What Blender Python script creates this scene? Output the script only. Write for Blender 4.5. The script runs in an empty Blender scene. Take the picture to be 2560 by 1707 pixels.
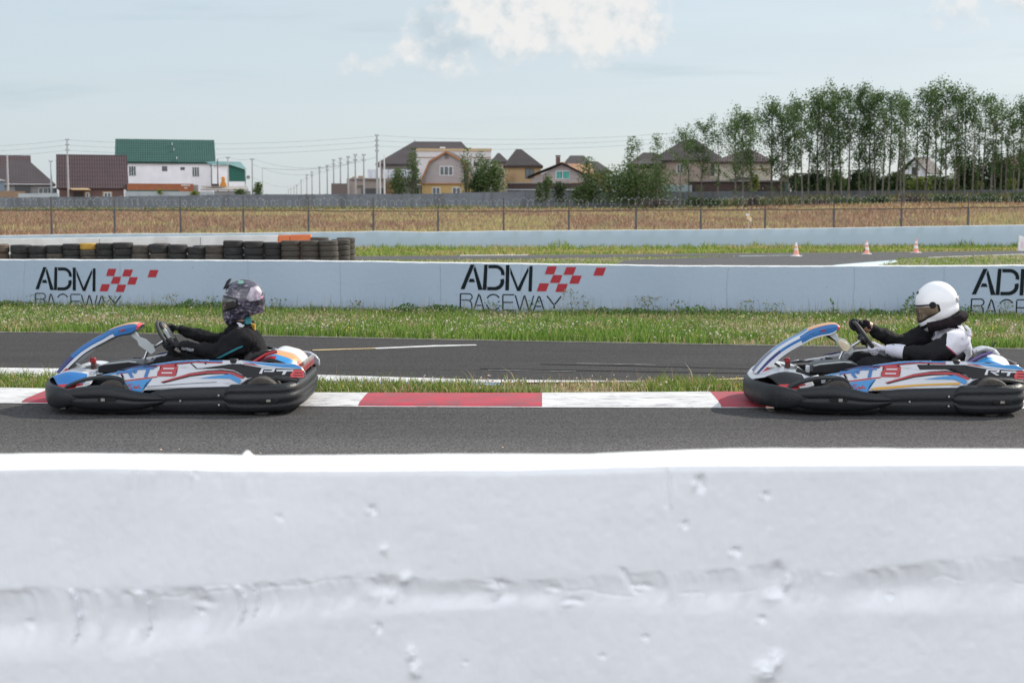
import bpy, bmesh, math, random
import numpy as np
from mathutils import Vector, Matrix, noise as mnoise

random.seed(7); RNG = np.random.default_rng(7)
R = math.radians
SC = bpy.context.scene
COL = SC.collection

# ------------------------------------------------------------------ camera, sky, sun, exposure
CAMH = 1.44; FPX = 3555.6; PITCH = math.atan((853.5-545)/FPX)
cd = bpy.data.cameras.new('camera'); cam = bpy.data.objects.new('camera', cd); COL.objects.link(cam)
cam.location = (0, 0, CAMH); cam.rotation_euler = (math.pi/2-PITCH, 0, 0)
cd.lens = 50; cd.sensor_width = 36; cd.clip_start = 0.05; cd.clip_end = 9000
cd.dof.use_dof = True; cd.dof.focus_distance = 10.6; cd.dof.aperture_fstop = 4.8
SC.camera = cam
SUN_EL = R(35); SUN_AZ = R(57)          # azimuth measured clockwise from the view direction (+Y)
W = bpy.data.worlds.new('World'); SC.world = W; W.use_nodes = True
SC.view_settings.view_transform = 'Standard'; SC.view_settings.look = 'None'
SC.view_settings.exposure = 0.62; SC.view_settings.gamma = 1.0
SKY_STRENGTH = 0.12
sd = bpy.data.lights.new('sun', 'SUN'); sun = bpy.data.objects.new('sun', sd); COL.objects.link(sun)
sd.energy = 3.3; sd.angle = R(0.6); sd.color = (1.0, 0.93, 0.82)
dsun = Vector((math.sin(SUN_AZ)*math.cos(SUN_EL), math.cos(SUN_AZ)*math.cos(SUN_EL), math.sin(SUN_EL)))
sun.rotation_euler = dsun.to_track_quat('Z', 'Y').to_euler()

def build_world():
    nt = W.node_tree; N = nt.nodes; L = nt.links; N.clear()
    def nd(t, **k):
        n = N.new(t)
        for a, b in k.items(): setattr(n, a, b)
        return n
    def math_(op, a, b=None, c=None):
        n = nd('ShaderNodeMath', operation=op)
        for i, v in enumerate((a, b, c)):
            if v is None: continue
            if isinstance(v, (int, float)): n.inputs[i].default_value = v
            else: L.new(v, n.inputs[i])
        return n.outputs[0]
    out = nd('ShaderNodeOutputWorld'); bg = nd('ShaderNodeBackground'); bg.inputs['Strength'].default_value = SKY_STRENGTH
    L.new(bg.outputs[0], out.inputs[0])
    sky = nd('ShaderNodeTexSky', sky_type='NISHITA'); sky.sun_disc = False
    sky.sun_elevation = SUN_EL; sky.sun_rotation = SUN_AZ; sky.air_density = 1.0; sky.dust_density = 1.6; sky.ozone_density = 1.6
    geo = nd('ShaderNodeTexCoord'); sep = nd('ShaderNodeSeparateXYZ'); L.new(geo.outputs['Generated'], sep.inputs[0])
    X, Y, Z = sep.outputs
    ysafe = math_('MAXIMUM', Y, 0.02)
    u = math_('DIVIDE', X, ysafe); v = math_('DIVIDE', Z, ysafe)
    comb = nd('ShaderNodeCombineXYZ'); L.new(u, comb.inputs[0]); L.new(v, comb.inputs[1])
    def noise(scale, detail, rough, vec, stretch=None):
        m = vec
        if stretch:
            mp = nd('ShaderNodeMapping'); mp.inputs['Scale'].default_value = stretch; L.new(vec, mp.inputs[0]); m = mp.outputs[0]
        n = nd('ShaderNodeTexNoise'); n.inputs['Scale'].default_value = scale; n.inputs['Detail'].default_value = detail
        n.inputs['Roughness'].default_value = rough; L.new(m, n.inputs['Vector']); return n.outputs[0]
    def smooth(x, a, b):
        n = nd('ShaderNodeMapRange', interpolation_type='SMOOTHSTEP'); L.new(x, n.inputs[0])
        n.inputs[1].default_value = a; n.inputs[2].default_value = b; return n.outputs[0]
    def mix(f, a, b):
        n = nd('ShaderNodeMix', data_type='RGBA'); 
        if isinstance(f, (int, float)): n.inputs[0].default_value = f
        else: L.new(f, n.inputs[0])
        for i, c in ((6, a), (7, b)):
            if isinstance(c, tuple): n.inputs[i].default_value = c
            else: L.new(c, n.inputs[i])
        return n.outputs[2]
    col = sky.outputs[0]
    k = 1/SKY_STRENGTH
    # thin milky veil over the whole sky
    veil = (0.405*k, 0.458*k, 0.492*k, 1)
    streak = noise(2.2, 5, 0.55, geo.outputs['Generated'], (1.0, 1.0, 7.0))
    f = math_('MULTIPLY_ADD', smooth(streak, 0.25, 0.75), 0.16, 0.72)
    # sky brightness added overhead and behind the viewer to lift shaded sides
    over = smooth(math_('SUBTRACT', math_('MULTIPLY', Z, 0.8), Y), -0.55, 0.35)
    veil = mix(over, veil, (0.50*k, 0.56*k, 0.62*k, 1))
    # added bright bank unseen behind the viewer, lifts the near wall
    sky_fill = smooth(math_('MULTIPLY_ADD', Z, -0.45, math_('MULTIPLY', Y, -1.0)), 0.0, 0.5)
    veil = mix(sky_fill, veil, (1.24*k, 1.26*k, 1.32*k, 1)); over = math_('MAXIMUM', over, sky_fill)
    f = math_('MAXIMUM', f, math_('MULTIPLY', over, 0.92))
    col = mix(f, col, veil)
    # darker thin stratus bars
    bars = noise(3.1, 6, 0.55, comb.outputs[0], (1.0, 9.0, 1.0))
    fb = math_('MULTIPLY', smooth(bars, 0.52, 0.70), 0.45)
    low = smooth(v, 0.03, 0.09)
    fb = math_('MULTIPLY', fb, low)
    col = mix(fb, col, (0.29*k, 0.37*k, 0.42*k, 1))
    # cumulus clouds: union of puffs in direction space
    n1 = noise(22, 7, 0.58, comb.outputs[0]); n2 = noise(60, 5, 0.55, comb.outputs[0])
    def puff(cu, cv, ru, rv):
        a = math_('DIVIDE', math_('SUBTRACT', u, cu), ru); b = math_('DIVIDE', math_('SUBTRACT', v, cv), rv)
        d = math_('ADD', math_('MULTIPLY', a, a), math_('MULTIPLY', b, b))
        return math_('MULTIPLY', math_('SUBTRACT', 1.0, math_('SQRT', d)), rv*FPX/75)
    def px(x, y): return (x-1280)/FPX, (545-y)/FPX
    def cl(l):
        res = None
        for (x, y, a, b) in l:
            cu, cv = px(x, y); p = puff(cu, cv, a/FPX, b/FPX)
            res = p if res is None else math_('MAXIMUM', res, p)
        return res
    bright = cl([(1330, -10, 260, 185), (1500, 40, 210, 135), (1610, 112, 95, 50), (1215, 30, 130, 115), (1180, 180, 110, 32), (905, 174, 75, 26), (1022, 128, 55, 52), (985, 168, 75, 34),
                 (2400, 16, 95, 60), (2530, 5, 95, 80), (-1500, 60, 500, 160), (4100, -100, 700, 260)])
    shade = cl([(1140, 112, 120, 60), (1290, 142, 230, 30), (1085, 75, 60, 60), (1120, 20, 60, 60), (1060, 182, 120, 18), (2330, 50, 110, 12), (2480, 40, 90, 18)])
    body = math_('MAXIMUM', bright, shade)
    n3 = noise(130, 4, 0.6, comb.outputs[0])
    wob = math_('ADD', math_('ADD', math_('MULTIPLY', math_('SUBTRACT', n1, 0.5), 2.3), math_('MULTIPLY', math_('SUBTRACT', n2, 0.5), 1.1)), math_('MULTIPLY', math_('SUBTRACT', n3, 0.5), 0.5))
    dens = math_('ADD', body, wob)
    mask = math_('MULTIPLY', smooth(dens, -0.05, 0.75), 0.94)
    off = nd('ShaderNodeVectorMath', operation='ADD'); L.new(comb.outputs[0], off.inputs[0]); off.inputs[1].default_value = (0.006, 0.004, 0)
    n1b = noise(30, 7, 0.6, off.outputs[0]); n1c = noise(30, 7, 0.6, comb.outputs[0])
    rel = math_('MULTIPLY', math_('SUBTRACT', n1c, n1b), 2.6)
    side = math_('ADD', rel, math_('ADD', math_('MINIMUM', math_('SUBTRACT', bright, shade), 0.55), math_('MULTIPLY', math_('SUBTRACT', n2, 0.5), 1.9)))
    lit = smooth(side, -0.75, 0.80)
    ccol = mix(lit, (0.36*k, 0.425*k, 0.468*k, 1), (0.575*k, 0.57*k, 0.56*k, 1))
    col = mix(mask, col, ccol)
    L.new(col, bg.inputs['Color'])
build_world()

# ------------------------------------------------------------------ helpers
def ray(x, y):
    a = (x-1280)/FPX; b = (853.5-y)/FPX
    return Vector((a, math.cos(PITCH)+b*math.sin(PITCH), -math.sin(PITCH)+b*math.cos(PITCH)))
def P(x, y, d):
    r = ray(x, y); k = d/r.y
    return Vector((r.x*k, d, CAMH+r.z*k))
def G(x, y, z=0.0):
    r = ray(x, y); k = (z-CAMH)/r.z
    return Vector((r.x*k, r.y*k, z))
def sstep(a, b, x):
    t = np.clip((x-a)/(b-a), 0, 1); return t*t*(3-2*t)
def terr(X, Y):
    e = 2.75 + 1.15*sstep(15., 60., X) - 0.3*sstep(0, -60, X)
    return e*np.clip((Y-68.)/157., 0, 1)**1.05 + 0.4*np.clip((Y-225.)/30., 0, 1)

def tag(o, label=None, cat=None, group=None, kind=None):
    if label: o['label'] = label
    if cat: o['category'] = cat
    if group: o['group'] = group
    if kind: o['kind'] = kind
    return o
def empty(name, loc=(0, 0, 0), rz=0):
    o = bpy.data.objects.new(name, None); COL.objects.link(o); o.location = loc; o.rotation_euler = (0, 0, rz)
    o.empty_display_size = 0.2; return o
def newobj(name, me, mats=None, parent=None):
    o = bpy.data.objects.new(name, me); COL.objects.link(o)
    if mats is not None:
        if not isinstance(mats, (list, tuple)): mats = [mats]
        for m in mats: me.materials.append(m)
    if parent: o.parent = parent
    return o
def smooth_mesh(me, ang=None):
    me.polygons.foreach_set('use_smooth', [True]*len(me.polygons))
    if ang is not None:
        try: me.set_sharp_from_angle(angle=R(ang))
        except Exception: pass

class MB:
    """collects simple solids into one mesh"""
    def __init__(s): s.v = []; s.f = []; s.m = []; s.mi = 0
    def add(s, vs, fs, mi=None):
        b = len(s.v); s.v += [tuple(v) for v in vs]; s.f += [tuple(i+b for i in f) for f in fs]
        s.m += [s.mi if mi is None else mi]*len(fs); return s
    def box(s, c, size, rz=0, mi=None, M=None):
        x, y, z = [a/2 for a in size]
        vs = [Vector((i*x, j*y, k*z)) for k in (-1, 1) for j in (-1, 1) for i in (-1, 1)]
        if M is None: M = Matrix.Rotation(rz, 3, 'Z')
        vs = [M @ v+Vector(c) for v in vs]
        return s.add(vs, [(0, 2, 3, 1), (4, 5, 7, 6), (0, 1, 5, 4), (2, 6, 7, 3), (0, 4, 6, 2), (1, 3, 7, 5)], mi)
    def box2(s, a, b, mi=None):
        a = Vector(a); b = Vector(b); return s.box((a+b)/2, [abs(q) for q in (b-a)], mi=mi)
    def tube(s, pts, rad, n=8, cap=True, mi=None, flat=1.0):
        pts = [Vector(p) for p in pts]; rs = rad if isinstance(rad, (list, tuple)) else [rad]*len(pts)
        vs = []; fs = []; up = None
        for i, p in enumerate(pts):
            d = (pts[min(i+1, len(pts)-1)]-pts[max(i-1, 0)]); d = d.normalized() if d.length > 1e-9 else Vector((0, 0, 1))
            if up is None: up = Vector((0, 0, 1)) if abs(d.z) < 0.9 else Vector((1, 0, 0))
            a = d.cross(up); a = a.normalized() if a.length > 1e-6 else d.orthogonal().normalized()
            b = a.cross(d).normalized(); up = b
            for k in range(n):
                t = 2*math.pi*k/n; vs.append(p+a*math.cos(t)*rs[i]+b*math.sin(t)*rs[i]*flat)
        for i in range(len(pts)-1):
            for k in range(n): fs.append((i*n+k, i*n+(k+1) % n, (i+1)*n+(k+1) % n, (i+1)*n+k))
        if cap: fs.append(tuple(range(n-1, -1, -1))); fs.append(tuple((len(pts)-1)*n+k for k in range(n)))
        return s.add(vs, fs, mi)
    def lathe(s, prof, c=(0, 0, 0), n=24, M=None, mi=None, close=False):
        vs = []; fs = []; m = len(prof)
        for k in range(n):
            t = 2*math.pi*k/n
            for (r, z) in prof:
                v = Vector((r*math.cos(t), r*math.sin(t), z))
                if M is not None: v = M @ v
                vs.append(v+Vector(c))
        for k in range(n):
            for i in range(m-1 if not close else m):
                j = (i+1) % m
                fs.append((k*m+i, ((k+1) % n)*m+i, ((k+1) % n)*m+j, k*m+j))
        return s.add(vs, fs, mi)
    def prism(s, poly, y0, y1, mi=None):
        """polygon in (x,z) extruded from y0 to y1"""
        n = len(poly); vs = [(p[0], y0, p[1]) for p in poly]+[(p[0], y1, p[1]) for p in poly]
        fs = [tuple(range(n)), tuple(range(2*n-1, n-1, -1))]+[(i, i+n, (i+1) % n+n, (i+1) % n) for i in range(n)]
        return s.add(vs, fs, mi)
    def slab(s, quad, th, mi=None):
        """thick plate under a polygon of 3-D points"""
        q = [Vector(p) for p in quad]; n = len(q); nr = (q[1]-q[0]).cross(q[2]-q[0]).normalized()
        if nr.z < 0: q = q[::-1]; nr = -nr
        lo = [p-nr*th for p in q]
        return s.add(q+lo, [tuple(range(n)), tuple(range(2*n-1, n-1, -1))]+[(i, i+n, (i+1) % n+n, (i+1) % n) for i in range(n)], mi)
    def build(s, name, mats, parent=None, smooth=False, ang=35, bevel=0, recalc=True):
        me = bpy.data.meshes.new(name); me.from_pydata(s.v, [], s.f); me.update()
        if recalc or bevel:
            bm = bmesh.new(); bm.from_mesh(me); bmesh.ops.recalc_face_normals(bm, faces=bm.faces)
            bm.to_mesh(me); bm.free()
        if len(me.polygons) == len(s.m): me.polygons.foreach_set('material_index', s.m)
        o = newobj(name, me, mats, parent)
        if smooth: smooth_mesh(me, ang)
        if bevel:
            b = o.modifiers.new('bevel', 'BEVEL'); b.width = bevel; b.segments = 2; b.limit_method = 'ANGLE'; b.angle_limit = R(40)
            smooth_mesh(me, 40)
        return o

def grid_mesh(name, V, nu, nv, mats, parent=None, closed_u=False, mi=None, smooth=True, ang=None):
    """V: (nu*nv,3) array row-major in u"""
    V = np.asarray(V, dtype=np.float32).reshape(-1, 3)
    iu = np.arange(nu if closed_u else nu-1); iv = np.arange(nv-1)
    A, B = np.meshgrid(iu, iv, indexing='ij'); A2 = (A+1) % nu
    F = np.stack([A*nv+B, A2*nv+B, A2*nv+B+1, A*nv+B+1], -1).reshape(-1, 4)
    me = mesh_np(name, V, F)
    if mi is not None: me.polygons.foreach_set('material_index', np.asarray(mi, dtype=np.int32).ravel())
    if smooth: smooth_mesh(me, ang)
    return newobj(name, me, mats, parent)
def mesh_np(name, V, F):
    V = np.ascontiguousarray(V, dtype=np.float32); F = np.ascontiguousarray(F, dtype=np.int32)
    me = bpy.data.meshes.new(name); n = F.shape[1]
    me.vertices.add(len(V)); me.vertices.foreach_set('co', V.ravel())
    me.loops.add(F.size); me.loops.foreach_set('vertex_index', F.ravel())
    me.polygons.add(len(F)); me.polygons.foreach_set('loop_start', np.arange(0, F.size, n, dtype=np.int32))
    me.update(calc_edges=True); me.validate(); return me
def set_tint(me, C):
    a = me.color_attributes.new('tint', 'FLOAT_COLOR', 'POINT')
    C = np.concatenate([C, np.ones((len(C), 1))], 1).astype(np.float32); a.data.foreach_set('color', C.ravel())

# value noise in numpy
_perm = RNG.random((256, 256))
def vnoise(x, y):
    xi = np.floor(x).astype(int); yi = np.floor(y).astype(int); fx = x-xi; fy = y-yi
    fx = fx*fx*(3-2*fx); fy = fy*fy*(3-2*fy)
    g = lambda a, b: _perm[a & 255, b & 255]
    return (g(xi, yi)*(1-fx)+g(xi+1, yi)*fx)*(1-fy)+(g(xi, yi+1)*(1-fx)+g(xi+1, yi+1)*fx)*fy
def fbm(x, y, o=4):
    s = 0; a = 0.5; t = 0
    for k in range(o): s = s+a*vnoise(x*2**k+17*k, y*2**k+31*k); t += a; a *= 0.5
    return s/t

# ------------------------------------------------------------------ materials
MATS = {}
def mat(name, c1, c2=None, scale=8, rough=0.7, bump=0.0, bscale=None, spec=0.5, metal=0.0, detail=5, stretch=None, ramp=(0.35, 0.65), coat=0, trans=0, dirt=None):
    if name in MATS: return MATS[name]
    m = bpy.data.materials.new(name); m.use_nodes = True; nt = m.node_tree; N = nt.nodes; L = nt.links
    b = N['Principled BSDF']; b.inputs['Roughness'].default_value = rough; b.inputs['Metallic'].default_value = metal
    b.inputs['Specular IOR Level'].default_value = spec
    if coat: b.inputs['Coat Weight'].default_value = coat; b.inputs['Coat Roughness'].default_value = 0.08
    tc = N.new('ShaderNodeTexCoord'); mp = N.new('ShaderNodeMapping'); L.new(tc.outputs['Object'], mp.inputs[0])
    if stretch: mp.inputs['Scale'].default_value = stretch
    n = N.new('ShaderNodeTexNoise'); n.inputs['Scale'].default_value = scale; n.inputs['Detail'].default_value = detail; L.new(mp.outputs[0], n.inputs['Vector'])
    c2 = c2 or tuple(v*0.82 for v in c1)
    r = N.new('ShaderNodeValToRGB'); r.color_ramp.elements[0].position = ramp[0]; r.color_ramp.elements[1].position = ramp[1]
    r.color_ramp.elements[0].color = (*c2, 1); r.color_ramp.elements[1].color = (*c1, 1)
    L.new(n.outputs[0], r.inputs[0]); out = r.outputs[0]
    if dirt:
        dc, dscale, lo, hi, amt, dst = dirt
        mp2 = N.new('ShaderNodeMapping'); L.new(tc.outputs['Object'], mp2.inputs[0]); mp2.inputs['Scale'].default_value = dst
        n2 = N.new('ShaderNodeTexNoise'); n2.inputs['Scale'].default_value = dscale; n2.inputs['Detail'].default_value = 8; n2.inputs['Roughness'].default_value = 0.65
        L.new(mp2.outputs[0], n2.inputs['Vector'])
        mr = N.new('ShaderNodeMapRange'); mr.interpolation_type = 'SMOOTHSTEP'; mr.inputs[1].default_value = lo; mr.inputs[2].default_value = hi; mr.inputs[4].default_value = amt
        L.new(n2.outputs[0], mr.inputs[0])
        mx = N.new('ShaderNodeMix'); mx.data_type = 'RGBA'; L.new(mr.outputs[0], mx.inputs[0]); L.new(out, mx.inputs[6]); mx.inputs[7].default_value = (*dc, 1); out = mx.outputs[2]
    L.new(out, b.inputs['Base Color'])
    if bump:
        nb = N.new('ShaderNodeTexNoise'); nb.inputs['Scale'].default_value = bscale or scale*4; nb.inputs['Detail'].default_value = 4; L.new(mp.outputs[0], nb.inputs['Vector'])
        bp = N.new('ShaderNodeBump'); bp.inputs['Strength'].default_value = bump; bp.inputs['Distance'].default_value = 0.02; L.new(nb.outputs[0], bp.inputs['Height']); L.new(bp.outputs[0], b.inputs['Normal'])
    MATS[name] = m; return m
def tint_mat(name, rough=0.7, transl=0.35):
    if name in MATS: return MATS[name]
    m = bpy.data.materials.new(name); m.use_nodes = True; nt = m.node_tree; N = nt.nodes; L = nt.links
    b = N['Principled BSDF']; b.inputs['Roughness'].default_value = rough; b.inputs['Specular IOR Level'].default_value = 0.25
    a = N.new('ShaderNodeAttribute'); a.attribute_name = 'tint'; L.new(a.outputs['Color'], b.inputs['Base Color'])
    t = N.new('ShaderNodeBsdfTranslucent'); L.new(a.outputs['Color'], t.inputs['Color'])
    mx = N.new('ShaderNodeMixShader'); mx.inputs[0].default_value = transl; L.new(b.outputs[0], mx.inputs[1]); L.new(t.outputs[0], mx.inputs[2])
    L.new(mx.outputs[0], N['Material Output'].inputs[0]); MATS[name] = m; return m
def nodes_of(m): return m.node_tree.nodes, m.node_tree.links

# ------------------------------------------------------------------ setting: ground, tracks, kerbs
def asphalt(name, c1, c2, line=None):
    m = mat(name, c1, c2, 1.1, 0.92, 0.0, detail=6, stretch=(0.35, 1.6, 1), ramp=(0.3, 0.7), spec=0.08)
    N, L = nodes_of(m); b = N['Principled BSDF']
    src = b.inputs['Base Color'].links[0].from_socket
    tc = N.new('ShaderNodeTexCoord')
    g = N.new('ShaderNodeTexNoise'); g.inputs['Scale'].default_value = 70; g.inputs['Detail'].default_value = 3; L.new(tc.outputs['Object'], g.inputs['Vector'])
    mr = N.new('ShaderNodeMapRange'); mr.inputs[1].default_value = 0.38; mr.inputs[2].default_value = 0.62; mr.inputs[3].default_value = 0.55; mr.inputs[4].default_value = 1.45; L.new(g.outputs[0], mr.inputs[0])
    mx = N.new('ShaderNodeMix'); mx.data_type = 'RGBA'; mx.blend_type = 'MULTIPLY'; mx.inputs[0].default_value = 1; L.new(src, mx.inputs[6]); L.new(mr.outputs[0], mx.inputs[7])
    # rubbered-in driving lines running along the track
    mp = N.new('ShaderNodeMapping'); mp.inputs['Scale'].default_value = (0.05, 9, 1); L.new(tc.outputs['Object'], mp.inputs[0])
    s = N.new('ShaderNodeTexNoise'); s.inputs['Scale'].default_value = 1.0; s.inputs['Detail'].default_value = 7; s.inputs['Roughness'].default_value = 0.7; L.new(mp.outputs[0], s.inputs['Vector'])
    m2 = N.new('ShaderNodeMapRange'); m2.inputs[1].default_value = 0.35; m2.inputs[2].default_value = 0.65; m2.inputs[3].default_value = 0.82; m2.inputs[4].default_value = 1.08; L.new(s.outputs[0], m2.inputs[0])
    mx2 = N.new('ShaderNodeMix'); mx2.data_type = 'RGBA'; mx2.blend_type = 'MULTIPLY'; mx2.inputs[0].default_value = 1; L.new(mx.outputs[2], mx2.inputs[6]); L.new(m2.outputs[0], mx2.inputs[7])
    out_ = mx2.outputs[2]
    if line:
        sp = N.new('ShaderNodeSeparateXYZ'); L.new(tc.outputs['Object'], sp.inputs[0]); ad = N.new('ShaderNodeMath'); ad.operation = 'MULTIPLY_ADD'; L.new(s.outputs[0], ad.inputs[0]); ad.inputs[1].default_value = 1.2; L.new(sp.outputs[1], ad.inputs[2])
        m3 = N.new('ShaderNodeMapRange'); m3.interpolation_type = 'SMOOTHSTEP'; m3.inputs[1].default_value = line[0]+.6; m3.inputs[2].default_value = line[1]+.6; m3.inputs[3].default_value = 1.0; m3.inputs[4].default_value = line[2]; L.new(ad.outputs[0], m3.inputs[0])
        mx3 = N.new('ShaderNodeMix'); mx3.data_type = 'RGBA'; mx3.blend_type = 'MULTIPLY'; mx3.inputs[0].default_value = 1; L.new(out_, mx3.inputs[6]); L.new(m3.outputs[0], mx3.inputs[7]); out_ = mx3.outputs[2]
    L.new(out_, b.inputs['Base Color'])
    bp = N.new('ShaderNodeBump'); bp.inputs['Strength'].default_value = 0.8; bp.inputs['Distance'].default_value = 0.004; L.new(g.outputs[0], bp.inputs['Height']); L.new(bp.outputs[0], b.inputs['Normal'])
    return m
M_ASPH = asphalt('asphalt', (0.112, 0.108, 0.108), (0.094, 0.091, 0.092), (8.3, 10.0, .66))
M_ASPH2 = asphalt('asphalt_upper', (0.056, 0.054, 0.055), (0.047, 0.045, 0.046))
M_SOIL = mat('verge_soil', (0.13, 0.12, 0.055), (0.075, 0.09, 0.03), 2.5, 0.95, 0.3, 30, stretch=(1, 1, 1), dirt=((0.24, 0.18, 0.11), 1.2, 0.45, 0.7, 0.6, (1, 1, 1)))
M_FIELD = mat('dry_field_soil', (0.17, 0.11, 0.072), (0.12, 0.078, 0.052), 0.3, 0.95, 0.2, 3)
M_WPAINT = mat('white_track_paint', (0.60, 0.60, 0.60), (0.48, 0.48, 0.49), 3, 0.8, 0.15, 60, dirt=((0.12, 0.12, 0.14), 15, 0.49, 0.66, 0.7, (0.45, 1.8, 1)))
M_RPAINT = mat('red_track_paint', (0.40, 0.034, 0.060), (0.34, 0.030, 0.052), 4, 0.75, 0.15, 60, dirt=((0.16, 0.07, 0.08), 13, 0.44, 0.62, 0.85, (0.45, 1.8, 1)))
M_BPAINT = mat('blue_track_paint', (0.16, 0.30, 0.52), (0.2, 0.33, 0.5), 4, 0.8, dirt=((0.3, 0.3, 0.3), 9, 0.5, 0.7, 0.6, (1, 1, 1)))
M_YPAINT = mat('tan_line_paint', (0.55, 0.42, 0.20), (0.4, 0.3, 0.15), 4, 0.8)

def ground():
    xs = np.concatenate([np.linspace(-2500, -160, 14), np.linspace(-150, 150, 61), np.linspace(160, 2500, 14)])
    ys = np.concatenate([np.linspace(-60, 60, 13), np.linspace(64, 260, 50), np.linspace(280, 800, 12), np.array([1200, 2000, 4000, 8000])])
    X, Y = np.meshgrid(xs, ys, indexing='ij'); Z = terr(X, Y)+np.where(Y > 75, 0.12*(fbm(X/9, Y/9)-0.5), 0)
    Z[Y > 1000] -= 0.0
    V = np.stack([X, Y, Z], -1)
    yc = (ys[1:]+ys[:-1])/2; mi = np.tile((yc > 66.5).astype(int), (len(xs)-1, 1))
    o = grid_mesh('ground', V, len(xs), len(ys), [M_SOIL, M_FIELD], mi=mi)
    tag(o, 'grassy and dusty ground of the circuit rising gently to the houses', 'ground', kind='structure')
ground()

def interp(pts, x):
    p = np.array(pts, float); 
    x = np.asarray(x, float); y = np.interp(x, p[:, 0], p[:, 1])
    lo = x < p[0, 0]; hi = x > p[-1, 0]
    if len(p) > 1:
        y = np.where(lo, p[0, 1]+(x-p[0, 0])*(p[1, 1]-p[0, 1])/(p[1, 0]-p[0, 0]), y)
        y = np.where(hi, p[-1, 1]+(x-p[-1, 0])*(p[-1, 1]-p[-2, 1])/(p[-1, 0]-p[-2, 0]), y)
    return y
def gline(pts, z=0.0):
    """outline given as picture points -> points on the flat ground (X,Y)"""
    return [(G(x, y).x, G(x, y).y) for x, y in pts]
def strip(name, front, back, z, m, x0=-60, x1=60, n=60, th=0.0, label=None, cat='track', zb=None, kind='structure'):
    """front/back are world polylines (X,Y) as functions of X"""
    xs = np.linspace(x0, x1, n); f = interp(front, xs); b = interp(back, xs)
    V = []
    for x, a, c in zip(xs, f, b): V += [(x, a, z), (x, c, zb if zb is not None else z)]
    o = grid_mesh(name, V, n, 2, m)
    tag(o, label, cat, kind=kind); return o

L_KF = gline([(0, 1008), (400, 1012), (800, 1017), (1300, 1018.5), (1800, 1020), (2560, 1022)])   # near kerb, front edge
L_KB = gline([(0, 977), (400, 984), (800, 989.5), (1300, 990.5), (1800, 987), (2560, 988)])         # near kerb, back edge
L_UF = gline([(0, 923), (250, 926), (800, 941), (1200, 953), (1650, 957), (2560, 962)])            # upper track, near edge
L_UB = gline([(0, 831), (300, 833), (820, 843), (1100, 850), (1840, 862.5), (2560, 873)])          # upper track, far edge
L_WB = gline([(0, 945), (200, 948), (800, 957), (1200, 961), (1660, 957.5)])
strip('race_track', [(-60, -14), (60, -14)], [(x, y-0.0) for x, y in L_KF], 0.004, M_ASPH, label='dark grey asphalt race track under the karts', cat='track')
strip('upper_track', L_UF, L_UB, 0.004, M_ASPH2, label='second strip of asphalt beyond the grass island', cat='track')
strip('spectator_path', [(-60, -40), (60, -40)], [(-60, 2.58), (60, 2.58)], 0.004, mat('pale_concrete_paving', (0.58, 0.57, 0.55), (0.50, 0.49, 0.48), 1.5, 0.9), label='pale concrete spectator path on the near side of the foreground wall', cat='path')
# thin white edge lines
def offs(pl, d): return [(x, y+d) for x, y in pl]
strip('edge_line', offs(L_KF, -0.035), offs(L_KF, 0.0), 0.008, M_WPAINT, label='thin white painted line along the foot of the red and white kerb', cat='painted line')
strip('edge_line', offs(L_UB, -0.05), offs(L_UB, 0.0), 0.008, mat('dusty_edge', (0.3, 0.29, 0.27), (0.2, 0.2, 0.19), 6, 0.9), label='dusty pale edge of the upper track beside the verge', cat='painted line')
# red / white kerb
def kerb():
    xl = lambda px, y=1005: G(px, y).x
    cuts = [-60, xl(-850), xl(-395), xl(62), xl(470), xl(905), xl(1353), xl(1787), xl(2232), xl(2680), xl(3120), 60]
    cuts2 = []
    # extend the 1.37 m rhythm both ways
    c = xl(62); a = [c]
    left = [c-1.37*k for k in range(1, 35)][::-1]
    mids = [xl(62), xl(480), xl(905), xl(1353), xl(1787), xl(2232)]
    right = [mids[-1]+1.36*k for k in range(1, 30)]
    cuts = left+mids+right; first = len(left)
    V = []; F = []; mi = []; prof = [(0.0, 0.001), (0.03, 0.012), (0.12, 0.022), (0.5, 0.03), (0.85, 0.034), (0.97, 0.028), (1.0, 0.0)]
    xs = []; cols = []
    for i in range(len(cuts)-1):
        n = 4
        for k in range(n): xs.append(cuts[i]+(cuts[i+1]-cuts[i])*k/n); cols.append((i-first) % 2 == 0)
    xs.append(cuts[-1]); np_ = len(prof)
    f = interp(L_KF, xs); b = interp(L_KB, xs)
    for j, x in enumerate(xs):
        for (t, z) in prof: V.append((x+0.25*t*0.06, f[j]+(b[j]-f[j])*t, z+0.004))
    m = []
    for c in cols: m += [1 if c else 0]*(np_-1)
    o = grid_mesh('kerb', V, len(xs), np_, [M_WPAINT, M_RPAINT], mi=m, ang=30)
    tag(o, 'low kerb painted in worn red and white blocks beside the race track', 'kerb', kind='structure')
kerb()
strip('upper_kerb', L_WB, [(x, y+0.002) for x, y in L_UF], 0.016, M_WPAINT, x0=-30, x1=G(1640, 957).x, label='flat white painted kerb along the near edge of the upper track', cat='kerb')
strip('blue_kerb_edge', offs(L_WB, -0.16), L_WB, 0.012, M_BPAINT, x0=-2.2, x1=G(1250, 960).x, label='worn blue painted strip in front of the flat white kerb', cat='kerb')
def poly_ground(name, px, z, m, label, cat):
    pts = [G(x, y) for x, y in px]; bm = bmesh.new(); bm.faces.new([bm.verts.new((p.x, p.y, z)) for p in pts])
    bmesh.ops.triangulate(bm, faces=bm.faces); bmesh.ops.recalc_face_normals(bm, faces=bm.faces)
    me = bpy.data.meshes.new(name); bm.to_mesh(me); bm.free()
    if len(me.polygons) and me.polygons[0].normal.z < 0: me.flip_normals()
    o = newobj(name, me, m); tag(o, label, cat, kind='structure'); return o
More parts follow.
